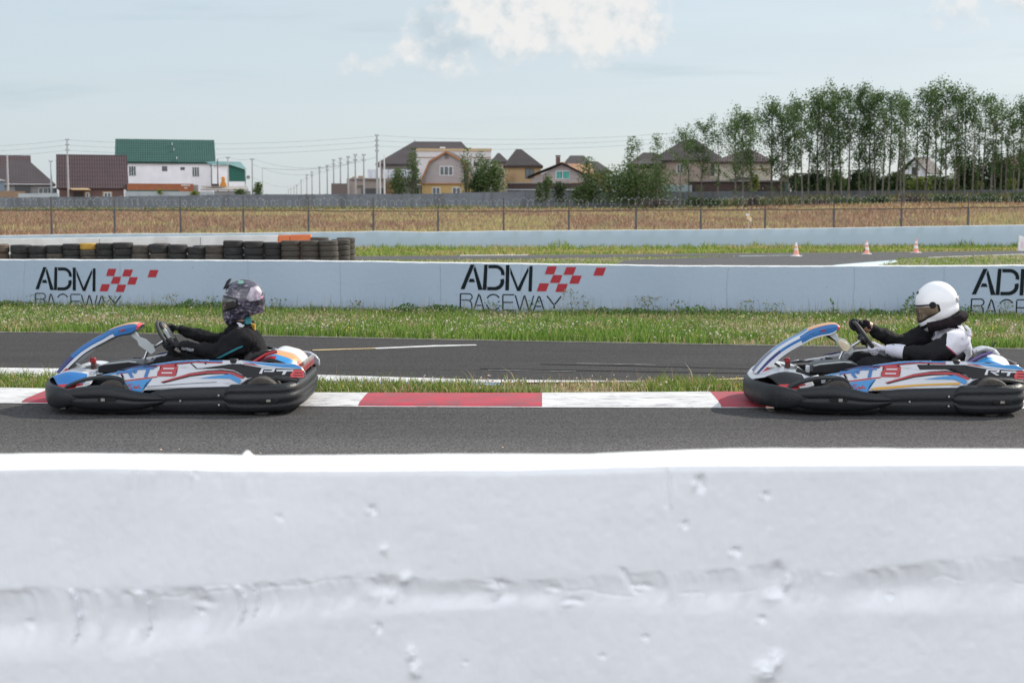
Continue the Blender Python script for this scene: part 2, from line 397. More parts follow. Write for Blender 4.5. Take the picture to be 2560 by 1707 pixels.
poly_ground('painted_arrow', [(935, 871.3), (1090, 864.5), (1190, 863), (1192, 865), (1095, 867.8), (940, 874)], 0.009, M_WPAINT, 'white painted arrow-like line on the upper track', 'painted line')
poly_ground('painted_arrow', [(780, 876), (935, 871.5), (938, 873), (783, 878)], 0.009, M_YPAINT, 'short tan painted line left of the white arrow on the upper track', 'painted line')
poly_ground('painted_line', [(1790, 949.5), (1890, 945.5), (1892, 948), (1793, 952)], 0.009, M_YPAINT, 'short tan painted line in front of the right kart', 'painted line')
M_SKID = mat('skid_mark', (0.028, 0.028, 0.029), (0.045, 0.044, 0.045), 6, 0.9, spec=.1, stretch=(.2, 2, 1))
M_SCR = mat('pale_scratch', (0.2, 0.2, 0.2), (0.11, 0.11, 0.11), 12, 0.9, ramp=(0.45, 0.55))
poly_ground('skid_mark', [(1350, 911), (1500, 913), (1900, 922), (2560, 931), (2560, 934), (1900, 924.5), (1500, 915), (1350, 912.5)], 0.0085, M_SKID, 'long dark tyre mark along the upper track', 'skid mark')
poly_ground('skid_mark', [(1200, 922), (1500, 927), (1900, 934), (1900, 936), (1500, 929), (1200, 923.5)], 0.0085, M_SKID, 'shorter dark tyre mark nearer the grass island', 'skid mark')
poly_ground('scratch_line', [(1440, 910), (1640, 913.5), (1640, 914.5), (1440, 911)], 0.0095, M_SCR, 'thin pale scratch beside the long tyre mark', 'scratch')
poly_ground('scratch_line', [(1220, 926), (1440, 930), (1440, 931), (1220, 927)], 0.0095, M_SCR, 'thin pale scratch beside the shorter tyre mark', 'scratch')
M_SKID2 = mat('skid_mark_light', (0.040, 0.039, 0.040), (0.062, 0.060, 0.060), 9, 0.9, spec=.1, stretch=(.2, 3, 1), ramp=(.4, .6))
# far part of the circuit beyond the logo wall
poly_ground('far_track', [(500, 643.5), (880, 641.5), (1100, 640), (1500, 637), (1740, 634.7), (2000, 633), (2560, 627.5), (3300, 619), (3300, 630), (2560, 637), (2400, 640.8), (2250, 645.5), (2190, 664), (1900, 760), (1350, 760), (1560, 651), (1845, 640.5), (1740, 641.5), (1500, 645), (1127, 649.6), (880, 650.5), (500, 652.5)], 0.006, asphalt('asphalt_far', (0.10, 0.10, 0.102), (0.085, 0.085, 0.088)), 'far bend of the asphalt circuit beyond the logo wall', 'track')
poly_ground('pale_blue_kerb', [(2080, 664), (2150, 658), (2238, 651), (2246, 655), (2180, 668)], 0.012, mat('pale_blue_paint', (0.42, 0.56, 0.66), (0.5, 0.55, 0.58), 1, 0.8), 'pale blue painted kerb at the tip of the far grass wedge', 'kerb')
poly_ground('pale_line', [(1845, 640.2), (2010, 637.8), (2010, 638.6), (1850, 642)], 0.012, mat('worn_green_line', (0.3, 0.36, 0.36), (0.15, 0.16, 0.16), 2, 0.8), 'worn pale line across the far track', 'painted line')
poly_ground('far_edge_kerb', [(1150, 638.6), (1320, 637.6), (1320, 639.0), (1150, 640)], 0.012, M_WPAINT, 'white kerb blocks on the far edge of the far track', 'kerb')
poly_ground('far_edge_kerb', [(2320, 643.8), (2560, 635.5), (2560, 637), (2320, 645)], 0.012, M_WPAINT, 'white line on the near edge of the far track at right', 'kerb')

# ------------------------------------------------------------------ grass, flowers, dry field (stuff)
M_GRASS = tint_mat('grass_blades', 0.75, 0.38); M_DRY = tint_mat('dry_stalks', 0.8, 0.25); M_FLOWER = tint_mat('flower_heads', 0.8, 0.3); M_LEAF = tint_mat('leaf', 0.55, 0.3)
def blades(name, P0, H, Wd, C, label, m=None, lean=0.35, cat='grass', kind='stuff', seg=2, tipc=None):
    n = len(P0); a = RNG.random(n)*2*np.pi; la = RNG.random(n)*2*np.pi; l = lean*H*(0.3+RNG.random(n))
    dx = np.cos(a)*Wd/2; dy = np.sin(a)*Wd/2; lx = np.cos(la)*l; ly = np.sin(la)*l
    V = np.zeros((n, 5, 3)); V[:, 0] = P0+np.stack([-dx, -dy, -0.01+0*dx], 1); V[:, 1] = P0+np.stack([dx, dy, -0.01+0*dx], 1)
    V[:, 2] = P0+np.stack([-dx*.8+lx*.35, -dy*.8+ly*.35, H*.6], 1); V[:, 3] = P0+np.stack([dx*.8+lx*.35, dy*.8+ly*.35, H*.6], 1)
    V[:, 4] = P0+np.stack([lx, ly, H], 1)
    b = np.arange(n)[:, None]*5
    F = np.concatenate([b+np.array([0, 1, 3]), b+np.array([0, 3, 2]), b+np.array([2, 3, 4])])
    me = mesh_np(name, V.reshape(-1, 3), F)
    Cc = np.repeat(C[:, None, :], 5, 1)
    if tipc is not None: Cc[:, 4] = tipc; Cc[:, 2:4] = Cc[:, 2:4]*.5+tipc[:, None]*.5
    set_tint(me, Cc.reshape(-1, 3)); o = newobj(name, me, m or M_GRASS); tag(o, label, cat, kind=kind); return o
def dots(name, P0, S, C, label, m=None, parent=None, kind='stuff', cat='flowers', elong=1.0):
    """small tilted quads: flower heads, leaves"""
    n = len(P0); A = RNG.normal(size=(n, 3)); A /= np.linalg.norm(A, axis=1, keepdims=True)
    B = RNG.normal(size=(n, 3)); B -= (A*B).sum(1, keepdims=True)*A; B /= np.linalg.norm(B, axis=1, keepdims=True)
    A = A*S[:, None]/2*elong; B = B*S[:, None]/2
    V = np.stack([P0-A, P0-B*.9, P0+A, P0+B*.9], 1)
    F = np.arange(n*4).reshape(n, 4); me = mesh_np(name, V.reshape(-1, 3), F)
    set_tint(me, np.repeat(C, 4, 0)); o = newobj(name, me, m or M_FLOWER, parent); 
    if label: tag(o, label, cat, kind=kind)
    return o
def pick(n, cols, w, jit=0.18):
    cols = np.array(cols); i = RNG.choice(len(cols), n, p=np.array(w)/sum(w)); c = cols[i]
    return np.clip(c*(1+jit*RNG.normal(size=(n, 1))), 0.004, 0.9)
GREENS = [(0.120, 0.190, 0.032), (0.175, 0.250, 0.048), (0.240, 0.295, 0.070), (0.085, 0.150, 0.030)]
STRAW = [(0.44, 0.34, 0.20), (0.52, 0.43, 0.30), (0.36, 0.26, 0.16)]

# verge in front of the logo wall
WALLPX = [(-400, 23.6), (165, 22.5), (700, 21.9), (1240, 21.25), (1900, 20.7), (2500, 20.45), (3000, 20.3)]
L_WALL = [((x-1280)/FPX*d, d) for x, d in WALLPX]
def verge():
    n = 105000; X = RNG.uniform(-11, 11, n); yb = interp(L_UB, X); yw = interp(L_WALL, X)-0.06
    t = RNG.random(n); Y = yb+t*(yw-yb)
    patch = fbm(X*0.55, Y*1.0); patch2 = fbm(X*1.7+40, Y*2.2)
    keep = (patch2 > 0.30+0.10*(t > .35)*(t < .75)) | (RNG.random(n) < 0.35); X, Y, t, patch, patch2 = [a[keep] for a in (X, Y, t, patch, patch2)]; n = len(X)
    green = sstep(0.36, 0.56, patch+0.12*(t > 0.8)-0.14*((t > 0.38) & (t < 0.72))+0.05)
    t = t+0.0; Y = Y+0.05*(fbm(X*3.1, X*0+4)-.35)*(t < .08); H = 0.03+0.045*RNG.random(n)+0.075*green*RNG.random(n)*(0.4+patch2)+0.05*(RNG.random(n) > .97)+0.07*sstep(0.78, 1, t)*RNG.random(n)**2*(0.3+patch)
    g = pick(n, GREENS, [4, 4, 3, 3]); s = pick(n, STRAW, [3, 2, 3]); isg = RNG.random(n) < (0.52+0.45*green)
    C = np.where(isg[:, None], g*np.array([.92, 1.05, .95]), s)
    blades('verge_grass', np.stack([X, Y, 0*X], 1), H, 0.007+0.008*RNG.random(n), C, 'mixed green and straw coloured grass verge in front of the logo wall', lean=0.5)
    n = 60000; X = RNG.uniform(-11, 11, n); yb = interp(L_UB, X); yw = interp(L_WALL, X); t = RNG.random(n); Y = yb+.03+t*(yw-yb-.1); q = fbm(X*1.1+13, Y*1.7+9); q2 = fbm(X*2.7+3, Y*3.1)
    k = RNG.random(n) < sstep(.34, .62, q); X, Y, q2 = X[k], Y[k], q2[k]; n = len(X)
    dots('clover_leaves', np.stack([X, Y, 0.02+0.06*RNG.random(n)+.05*q2*RNG.random(n)], 1), 0.012+0.018*RNG.random(n), np.where((q2 > .52)[:, None], pick(n, [(0.10, 0.19, 0.045), (0.16, 0.26, 0.08), (0.22, 0.30, 0.11)], [3, 3, 2]), pick(n, [(0.30, 0.27, 0.13), (0.44, 0.36, 0.22), (0.14, 0.19, 0.06)], [2, 2, 3])), 'low clover leaves and dry litter spread through the verge', M_LEAF, cat='clover')
    # broad-leaved weeds at the foot of the wall
    n = 17000; X = RNG.uniform(-11, 11, n); yw = interp(L_WALL, X); cl = fbm(X*1.3+9, X*0+3)
    k = RNG.random(n) < sstep(0.35, 0.62, cl); X = X[k]; yw = yw[k]; cl = cl[k]; n = len(X)
    Y = yw-0.08-0.5*RNG.random(n)**1.4; Z = 0.01+(0.06+0.15*sstep(0.5, 0.85, cl))*RNG.random(n)
    dots('leafy_weeds', np.stack([X, Y, Z], 1), 0.018+0.024*RNG.random(n), pick(n, [(0.08, 0.16, 0.04), (0.12, 0.22, 0.06), (0.17, 0.28, 0.09), (0.06, 0.12, 0.05)], [3, 4, 3, 2]), 'leafy green weeds along the foot of the logo wall', M_LEAF, cat='weeds', elong=1.4)
    # clover and yarrow flowers
    n = 8500; X = RNG.uniform(-11, 11, n); yb = interp(L_UB, X); yw = interp(L_WALL, X); t = RNG.random(n); Y = yb+t*(yw-yb-.2)
    fp = fbm(X*0.8+77, Y*1.5); k = RNG.random(n) < sstep(0.40, 0.62, fp); X, Y = X[k], Y[k]; n = len(X)
    dots('clover_flowers', np.stack([X, Y, 0.07+0.08*RNG.random(n)], 1), 0.014+0.014*RNG.random(n), pick(n, [(0.62, 0.58, 0.48), (0.55, 0.47, 0.42), (0.5, 0.36, 0.32), (0.6, 0.5, 0.06)], [5, 4, 2, 1]), 'small white clover flowers dotted through the verge')
    # thin seed stalks
    n = 2600; X = RNG.uniform(-11, 11, n); yw = interp(L_WALL, X); Y = yw-0.1-1.6*RNG.random(n)**2
    blades('seed_stalks', np.stack([X, Y, 0*X], 1), 0.12+0.26*RNG.random(n)**3, 0.005+0*X, pick(n, [(0.3, 0.26, 0.15), (0.2, 0.2, 0.08), (0.34, 0.24, 0.16)], [2, 2, 1]), 'thin dry seed stalks standing in the verge', M_DRY, lean=0.2, cat='stalks')
verge()
def island():
    n = 42000; X = RNG.uniform(-8.5, 8.5, n); f = interp(L_KB, X); b = interp(L_WB, X); b = np.where(X > G(1640, 957).x, interp(L_UF, X), b); b = b-np.where((X > -2.2) & (X < G(1250, 960).x), 0.15, 0)
    t = RNG.random(n); Y = f+0.01+t*(b-f-0.02); p = fbm(X*1.4, Y*2+50); green = sstep(0.36, 0.6, p+0.15*(X < -2.5)-0.08*(X > .6))
    k = (RNG.random(n) < 0.25+green) ; X, Y, p, green = X[k], Y[k], p[k], green[k]; n = len(X)
    H = 0.025+0.05*RNG.random(n)*(0.6+green)+0.08*(RNG.random(n) > 0.985)
    C = np.where((RNG.random(n) < 0.28+0.6*green)[:, None], pick(n, GREENS, [3, 4, 3, 2]), pick(n, STRAW, [3, 2, 3]))
    blades('island_grass', np.stack([X, Y, 0*X], 1), H, 0.005+0.005*RNG.random(n), C, 'thin strip of short worn grass between the kerb and the upper track', lean=0.7)
    n = 1500; X = RNG.uniform(-8.5, 8.5, n); f = interp(L_KB, X); Y = f+0.05+RNG.random(n)*0.75; Z = 0.04+0.05*RNG.random(n)
    dots('clover_flowers', np.stack([X, Y, Z], 1), 0.012+0.012*RNG.random(n), pick(n, [(0.6, 0.5, 0.42), (0.5, 0.36, 0.28), (0.35, 0.15, 0.12), (0.6, 0.5, 0.06)], [5, 4, 2, 1]), 'tiny clover flowers in the grass strip behind the kerb')
    n = 420; X = RNG.uniform(-8, 8, n); f = interp(L_KB, X); Y = f+0.2+RNG.random(n)*0.6
    blades('seed_stalks', np.stack([X, Y, 0*X], 1), 0.08+0.12*RNG.random(n)**2, 0.003+0*X, pick(n, [(0.3, 0.22, 0.12), (0.25, 0.2, 0.1)], [2, 2]), 'fine seed stalks in the grass strip behind the kerb', M_DRY, lean=0.4, cat='stalks')
island()
L_BW = [(-30, 64), (((900-1280)/FPX*64), 64), ((1700-1280)/FPX*65, 65), ((2800-1280)/FPX*67, 67)]
def in_poly(X, Y, px):
    pts = [(G(x, y).x, G(x, y).y) for x, y in px]; c = np.zeros(len(X), bool); j = len(pts)-1
    for i in range(len(pts)):
        xi, yi = pts[i]; xj, yj = pts[j]
        with np.errstate(divide='ignore', invalid='ignore'):
            k = ((yi > Y) != (yj > Y)) & (X < (xj-xi)*(Y-yi)/(yj-yi)+xi)
        c ^= k; j = i
    return c
def far_grass():
    tops = [(500, 642.5), (880, 640.5), (1100, 639), (1500, 636), (1740, 633.8), (2000, 632), (2560, 626.5), (3300, 618)]
    n = 30000; X = RNG.uniform(-14, 30, n); lo = interp(gline(tops), X); hi = interp(L_BW, X)-0.1
    t = RNG.random(n); Y = lo+t*(hi-lo); p = fbm(X*0.4, Y*0.5+5); p2 = fbm(X*0.9+3, Y*0+8)
    H = 0.04+0.10*RNG.random(n)+sstep(0.45, 1, t)*(0.25*RNG.random(n)+0.30*sstep(0.55, 0.8, p2)*RNG.random(n)**2)
    C = np.where((RNG.random(n) < 0.30+0.6*sstep(0.3, 0.6, p))[:, None], pick(n, GREENS, [2, 4, 4, 1]), pick(n, [(0.38, 0.32, 0.14), (0.34, 0.27, 0.12)], [3, 2]))*1.12
    blades('far_grass', np.stack([X, Y, 0*X], 1), H, 0.03+0.03*RNG.random(n), C, 'yellow green grass along the foot of the grey-blue wall', lean=0.5)
    isl = [(400, 655), (880, 650.8), (1127, 650), (1500, 645.3), (1740, 641.8), (1845, 640.8), (1560, 651.2), (1350, 770), (400, 770)]
    wed = [(2190, 665), (2250, 646), (2400, 641.3), (2560, 637.3), (3300, 630.5), (3300, 760), (1950, 760)]
    n = 50000; X = RNG.uniform(-14, 22, n); Y = RNG.uniform(30, 58, n); k = in_poly(X, Y, isl) | in_poly(X, Y, wed); X, Y = X[k], Y[k]; n = len(X)
    p = fbm(X*0.5, Y*0.6+5); C = np.where((RNG.random(n) < 0.5+0.5*sstep(0.3, 0.6, p))[:, None], pick(n, GREENS, [3, 4, 3, 2]), pick(n, STRAW, [3, 2, 3]))*1.1
    blades('far_island_grass', np.stack([X, Y, 0*X], 1), 0.02+0.035*RNG.random(n)+0.10*(RNG.random(n) > .99)+.05*(Y < 38), 0.025+0.02*RNG.random(n), C, 'green grass islands between the far asphalt bends', lean=0.6)
far_grass()
def dry_field():
    n = 118000; Y = 68.5+156*RNG.random(n)**1.15; X = RNG.uniform(-0.47, 0.50, n)*Y; Z = terr(X, Y)
    p = fbm(X*0.10, Y*0.06); p2 = fbm(X*0.5+3, Y*0.12); yel = sstep(0.40, 0.6, p+0.25*sstep(-0.17, 0.03, X/Y)*sstep(125, 90, Y)-0.12*(X/Y < -0.18)-0.10*sstep(0.12, 0.2, X/Y))
    H = (0.22+0.32*RNG.random(n))*(0.7+0.5*p2)
    green_ = (p2 < .33) & (RNG.random(n) < .5)
    br = pick(n, [(0.30, 0.175, 0.098), (0.37, 0.235, 0.135), (0.19, 0.108, 0.062), (0.42, 0.30, 0.19)], [4, 3, 3, 2], .15)
    ye = pick(n, [(0.47, 0.38, 0.165), (0.40, 0.345, 0.14), (0.28, 0.275, 0.10)], [3, 3, 1], .15)
    C = np.where((RNG.random(n) < yel*0.8)[:, None], ye, br); C = np.where(green_[:, None], pick(n, [(0.24, 0.27, 0.10), (0.32, 0.32, 0.13)], [1, 1]), C)
    blades('dry_field', np.stack([X, Y, Z], 1), H, (0.05+0.06*RNG.random(n))*(0.5+Y/150), C, 'field of dry reddish brown and straw grass behind the wire fence', M_DRY, lean=0.5, cat='dry grass')
    # greener, weedier belt along the concrete wall
    n = 16000; X = RNG.uniform(-92, 96, n); Y = 212+12*RNG.random(n); q = sstep(0.42, 0.6, fbm(X*0.07+5, Y*0+2)+0.22*sstep(25, 45, X)); k = RNG.random(n) < 0.2+0.8*q; X, Y, q = X[k], Y[k], q[k]; n = len(X)
    H = 0.3+0.9*RNG.random(n)*(0.4+q*sstep(10, 40, X)+0.25)
    blades('field_edge_weeds', np.stack([X, Y, terr(X, Y)], 1), H, 0.16+0.14*RNG.random(n), pick(n, [(0.13, 0.16, 0.06), (0.19, 0.19, 0.08), (0.33, 0.25, 0.13), (0.10, 0.14, 0.07)], [3, 3, 2, 2]), 'belt of taller green weeds along the foot of the concrete wall', lean=0.5, cat='weeds')
dry_field()
def weed(px, Y, h, style):
    Y = 21.0
    for _ in range(20): Y = float(interp(L_WALL, (px-1280)/FPX*Y))-.22
    x = (px-1280)/FPX*Y; t = empty('tall_weed', (x, Y, 0)); h *= .72; n = int(50*h/0.5)+14
    st = MB(); bend = RNG.normal(size=2)*0.05; pts = [(bend[0]*k*k, bend[1]*k*k, h*k) for k in np.linspace(0, 1, 6)]
    st.tube(pts, [0.005*(1-.7*k) for k in np.linspace(0, 1, 6)], 5); st.build('stem', mat('weed_stem', (0.14, 0.2, 0.06)), t)
    u = RNG.random(n)**(0.8 if style == 'spire' else 0.5); rr = (0.055*(1.1-u) if style == 'spire' else 0.04+0.07*u)*np.sqrt(RNG.random(n))*1.6
    a = RNG.random(n)*6.28; P0 = np.stack([bend[0]*u*u+rr*np.cos(a), bend[1]*u*u+rr*np.sin(a), h*(0.12+0.88*u)], 1)
    dots('foliage', P0, 0.016+0.018*RNG.random(n), pick(n, [(0.12, 0.22, 0.06), (0.18, 0.28, 0.09), (0.09, 0.16, 0.05)] if style != 'dry' else [(0.26, 0.25, 0.12), (0.34, 0.32, 0.19), (0.15, 0.19, 0.08)], [3, 2, 4]), None, M_LEAF, t, elong=1.5)
    return t
for px, Y, h, s, lab in [(2089, 20.3, 0.40, 'spire', 'tall leafy green weed spire standing against the wall left of the white helmet'),
                         (2262, 20.2, 0.44, 'spire', 'leafy weed just left of the white helmet'), (2282, 20.4, 0.52, 'spire', 'tallest weed touching the front of the white helmet'),
                         (1924, 20.3, 0.30, 'bushy', 'bushy weed above the front bow of the right kart'), (1700, 20.6, 0.36, 'bushy', 'bushy weed against the wall between the middle logo and right kart'),
                         (1610, 20.8, 0.42, 'dry', 'thin dry yarrow stalk right of the middle checkered emblem'), (1637, 20.6, 0.42, 'dry', 'dry pinkish stalk near the wall right of the middle logo'),
                         (1460, 21.0, 0.42, 'dry', 'thin feathery weed just right of the middle painted words'), (1430, 20.9, 0.55, 'dry', 'thin tall weed stalk under the middle checkered emblem'),
                         (1235, 21.2, 0.30, 'bushy', 'bushy green weed covering the middle painted words'), (1320, 21.0, 0.32, 'bushy', 'dense weed covering the end of the middle painted words'),
                         (430, 22.9, 0.40, 'dry', 'feathery pale weed against the wall above the left kart'), (262, 23.3, 0.32, 'dry', 'thin dry weed over the last letters of the left painted words'),
                         (86, 23.7, 0.36, 'dry', 'pale flowering weed at the start of the left painted words'), (540, 22.5, 0.34, 'bushy', 'green weed just left of the patterned helmet'),
                         (890, 21.9, 0.28, 'dry', 'small weed with yellowish heads by the wall right of the left driver'), (2440, 20.2, 0.32, 'dry', 'yellow flowering weed behind the right driver'),
                         (1862, 20.2, 0.36, 'dry', 'thin dry stalk above the tip of the right kart'), (2520, 20.0, 0.36, 'dry', 'dry seed stalk in front of the right painted words'), (700, 22.2, 0.3, 'bushy', 'bushy weed by the wall just right of the patterned helmet')]:
    tag(weed(px, Y, h, s), lab, 'weed', 'tall weeds along the logo wall')
# loose stones on the near track
def stones():
    for i, (px, py, s) in enumerate([(402, 1126, 0.012), (448, 1124, 0.008), (588, 1133, 0.007), (651, 1134, 0.008), (1256, 1120, 0.010), (1232, 1131, 0.008), (16, 1099, 0.006), (1520, 1126, 0.006), (1163, 1131, 0.006)]):
        p = G(px, py); m = MB(); bm = bmesh.new(); bmesh.ops.create_icosphere(bm, subdivisions=2, radius=s)
        for v in bm.verts: v.co *= 0.8+0.4*mnoise.noise(v.co*80+Vector((i*3, 0, 0))); v.co.z *= 0.7
        me = bpy.data.meshes.new('pebble'); bm.to_mesh(me); bm.free(); smooth_mesh(me)
        o = newobj('pebble', me, mat('pebble_stone', (0.5, 0.38, 0.27), (0.35, 0.25, 0.2), 40)); o.location = (p.x, p.y, s*0.5)
        tag(o, ['largest reddish pebble on the near asphalt', 'pebble just right of the largest reddish one'][i] if i < 2 else ['pale pebble straight below the left kart tail', 'tiny pebble between the left kart and the photo centre, left one', 'small pebble just left of the photo centre by the wall edge', 'tiny pebble close to the foreground wall edge near the centre', 'tiny pebble at the far left edge of the near asphalt', 'tiny pebble on the asphalt right of the centre below the white kerb block', 'tiny pale pebble at the wall edge left of the centre'][i-2], 'pebble', 'loose pebbles on the near asphalt')
stones()

# ------------------------------------------------------------------ foreground wall
def near_wall():
    D0 = 2.6; TH = 0.195
    m = bpy.data.materials.new('thick_white_wall_paint'); m.use_nodes = True; N, L = nodes_of(m); b = N['Principled BSDF']
    b.inputs['Roughness'].default_value = 0.62
    tc = N.new('ShaderNodeTexCoord'); n = N.new('ShaderNodeTexNoise'); n.inputs['Scale'].default_value = 2.2; n.inputs['Detail'].default_value = 6
    L.new(tc.outputs['Object'], n.inputs['Vector']); r = N.new('ShaderNodeValToRGB'); r.color_ramp.elements[0].color = (0.83, 0.84, 0.86, 1); r.color_ramp.elements[1].color = (0.87, 0.88, 0.90, 1)
    r.color_ramp.elements[0].position = 0.35; r.color_ramp.elements[1].position = 0.65; L.new(n.outputs[0], r.inputs[0]); L.new(r.outputs[0], b.inputs['Base Color'])
    mp = N.new('ShaderNodeMapping'); mp.inputs['Scale'].default_value = (34, 34, 9); L.new(tc.outputs['Object'], mp.inputs[0]); n2 = N.new('ShaderNodeTexNoise'); n2.inputs['Detail'].default_value = 5; L.new(mp.outputs[0], n2.inputs['Vector']); n2.inputs['Scale'].default_value = 1
    bp = N.new('ShaderNodeBump'); bp.inputs['Strength'].default_value = 0.5; bp.inputs['Distance'].default_value = 0.005; L.new(n2.outputs[0], bp.inputs['Height']); L.new(bp.outputs[0], b.inputs['Normal'])
    front = [(-600, 1174), (0, 1173.6), (180, 1171), (300, 1171), (560, 1176), (900, 1177), (1280, 1174), (1500, 1168), (1720, 1164), (2100, 1162.5), (2560, 1161.6), (3100, 1164)]
    back = [(-600, 1134), (0, 1134), (160, 1131.7), (420, 1134), (650, 1137.5), (900, 1137), (1280, 1134), (1480, 1133), (1640, 1126), (1830, 1121), (2560, 1121), (3100, 1123)]
    # fine part in view, coarse parts beside it
    xs = np.concatenate([np.linspace(-7, -1.15, 40)[:-1], np.linspace(-1.15, 1.15, 640), np.linspace(1.15, 7, 40)[1:]])
    zt = lambda x: np.array([P(px, float(interp(front, px)), D0).z for px in (np.clip(x, -1.3, 1.3)*FPX/D0+1280)])
    zf = zt(xs); bd = np.array([P(px, float(interp(back, px)), D0+TH).z for px in (np.clip(xs, -1.3, 1.3)*FPX/(D0+TH)+1280)])
    zf = zf+0.0015*(fbm(xs*9, xs*0+3)-0.5)
    rows = np.concatenate([np.linspace(0, 0.42, 14)[:-1], np.linspace(0.42, 1.0, 300)])
    Xg, Tg = np.meshgrid(xs, rows, indexing='ij'); Zg = zf[:, None]*Tg
    PX = Xg*FPX/D0+1280; PY = 545+(CAMH-Zg)*FPX/D0*0.998
    yu = interp([(-200, 1495), (0, 1483), (100, 1479), (320, 1485), (640, 1466), (930, 1446), (1100, 1462), (1280, 1460), (1420, 1455), (1640, 1440), (1780, 1436), (1900, 1420), (2000, 1428), (2120, 1440), (2300, 1420), (2450, 1402), (2560, 1402), (2800, 1420)], PX)
    yu = yu+5*(fbm(PX/45, PX*0+2)-0.5)*2
    yl = interp([(-200, 1640), (0, 1635), (300, 1630), (560, 1590), (640, 1560), (760, 1545), (1000, 1530), (1280, 1520), (1700, 1528), (2000, 1530), (2560, 1520), (2800, 1520)], PX)
    v = (PY-yu)/(yl-yu)
    prof = sstep(-0.04, 0.62, v)**.8*(1-sstep(0.58, 1.30, v))+.10*sstep(-.08, .14, v)*(1-sstep(.14, .6, v))
    deep = 0.0050*sstep(0.30, 0.62, fbm(PX/150, PX*0+9))+0.0020+0.0035*(1-sstep(550, 850, PX))+.003*sstep(1850, 2300, PX)
    disp = deep*prof
    inb = sstep(0.0, 0.1, v)*(1-sstep(0.6, 1.05, v))
    arc = PX-28*np.sqrt(np.clip(1-(2*np.clip(v, 0, 1)-1)**2, 0, 1))
    sc = vnoise(arc/26, PX*0+5)+0.5*vnoise(arc/11, PX*0+15)
    disp += inb*(0.0034+.0026*(1-sstep(500, 1100, PX)))*(sc-0.75)*(.4+1.2*fbm(PX/90, PY/60))
    for cx, w, a in [(165, 16, .008), (345, 16, .008), (590, 12, .005), (1240, 30, .004), (620, 12, .006)]:
        arcx = cx+22*np.sqrt(np.clip(1-(2*np.clip(v, 0, 1)-1)**2, 0, 1)); disp += inb*a*np.exp(-((PX-arcx+12)/w)**2)*np.sign(PX-arcx+12)*0.9
    wx = 9*(fbm(PX/14, PY/14)-.5); wy = 9*(fbm(PX/14+30, PY/14+7)-.5)
    def dent(x, y, r, a, ex=1.0):
        return .8*a*np.exp(-(np.abs((PX-x+wx)/r)**2.4+np.abs((PY-y+wy)/(r*ex))**2.4))
    for (x, y, r, a, ex) in [(925, 1281, 8, .010, 1.2), (480, 1188, 9, .006, 1), (1755, 1212, 12, .014, 1.4), (1923, 1242, 9, .010, 1.0), (1718, 1318, 8, .008, 1.2), (1850, 1388, 10, .010, .9), (1918, 1562, 9, .009, .9),
                             (484, 1545, 7, .012, .9), (958, 1382, 7, -.006, 2), (1245, 1469, 22, .007, .5), (1615, 1478, 18, .010, .35), (1440, 1515, 20, .007, .3), (1390, 1484, 14, .006, .5), (500, 1520, 22, .006, .45),
                             (1510, 1660, 7, .006, 1), (940, 1585, 8, .009, 1.5), (690, 1300, 9, .003, 1), (45, 1578, 10, .007, 1), (1160, 1675, 6, .004, 1), (1620, 1612, 8, .005, 1), (945, 1480, 26, .010, .8), (2248, 1508, 8, .005, 1)]:
        disp += dent(x, y, r, a, ex); disp -= dent(x-r*0.9, y+r*0.5, r*0.8, abs(a)*0.45, ex)
    for (x, y, r, a, ex) in [(1930, 1700, 26, -.016, .9), (1955, 1670, 16, -.012, 1.4), (1290-270, 1655, 8, -.010, 2.2), (1030, 1695, 14, -.012, 1.2), (1010, 1458, 14, -.010, 1), (975, 1505, 16, -.006, 1), (1980, 1470, 8, -.010, 2.6), (1940, 1500, 26, -.006, 1)]:
        disp += dent(x, y, r, a, ex)*(0.7+0.6*vnoise(PX/7, PY/7))
    disp += 0.012*np.exp(-((PX-1955)/16)**2)*sstep(1405, 1440, PY)*(1-sstep(1490, 1510, PY))
    disp += 0.008*np.exp(-((PX-(1560+0.55*(PY-1430)))/7)**2)*sstep(1425, 1440, PY)*(1-sstep(1485, 1500, PY))
    # hairline groove and seams
    disp += 0.0035*np.exp(-((PX-1672)/5)**2)*sstep(1165, 1180, PY)*(1-sstep(1270, 1280, PY)); disp -= 0.003*np.exp(-((PX-1682)/4)**2)*sstep(1165, 1180, PY)*(1-sstep(1270, 1280, PY))
    disp -= 0.0018*np.exp(-((PX-1910)/6)**2)*(PY < 1420); disp -= 0.002*np.exp(-((PX-1243)/5)**2)*sstep(1500, 1530, PY); disp -= 0.0012*np.exp(-((PX-1980)/5)**2)*sstep(1500, 1530, PY)
    # paint drips under the top edge at left
    dz = np.clip((PY-1176)/70, 0, 1); disp -= 0.0060*(vnoise(PX/12, PX*0+7)-0.35)*(1-dz)**1.3*sstep(250, 330, PX)*(1-sstep(640, 720, PX))*(PY > 1174)
    disp += 0.010*(fbm(Xg*2.1, Zg*3.0)-0.5)+0.0030*(fbm(Xg*14, Zg*9+5)-0.5)+0.0016*(fbm(Xg*60, Zg*16+9)-0.5)+0.0012*(fbm(Xg*95, Zg*80+9)-0.5)
    ln = 1465+22*np.sin(PX/210.)+26*(fbm(PX/70, PX*0+21)-.5); disp += .0014*np.exp(-((PY-ln-14)/2.6)**2)*sstep(.50, .62, fbm(PX/60, PX*0+33))
    edge = sstep(0.985, 1.0, Tg); disp = disp*(1-edge*0.6)+0.0015*edge**2
    Yf = D0+disp
    F3 = np.stack([Xg, Yf, Zg], -1)
    # top: from the front edge to the back edge, then down the back
    cols = [F3]
    tt = np.array([0.02, 0.08, 0.25, 0.5, 0.75, 0.93, 0.985, 1.0]); top = []
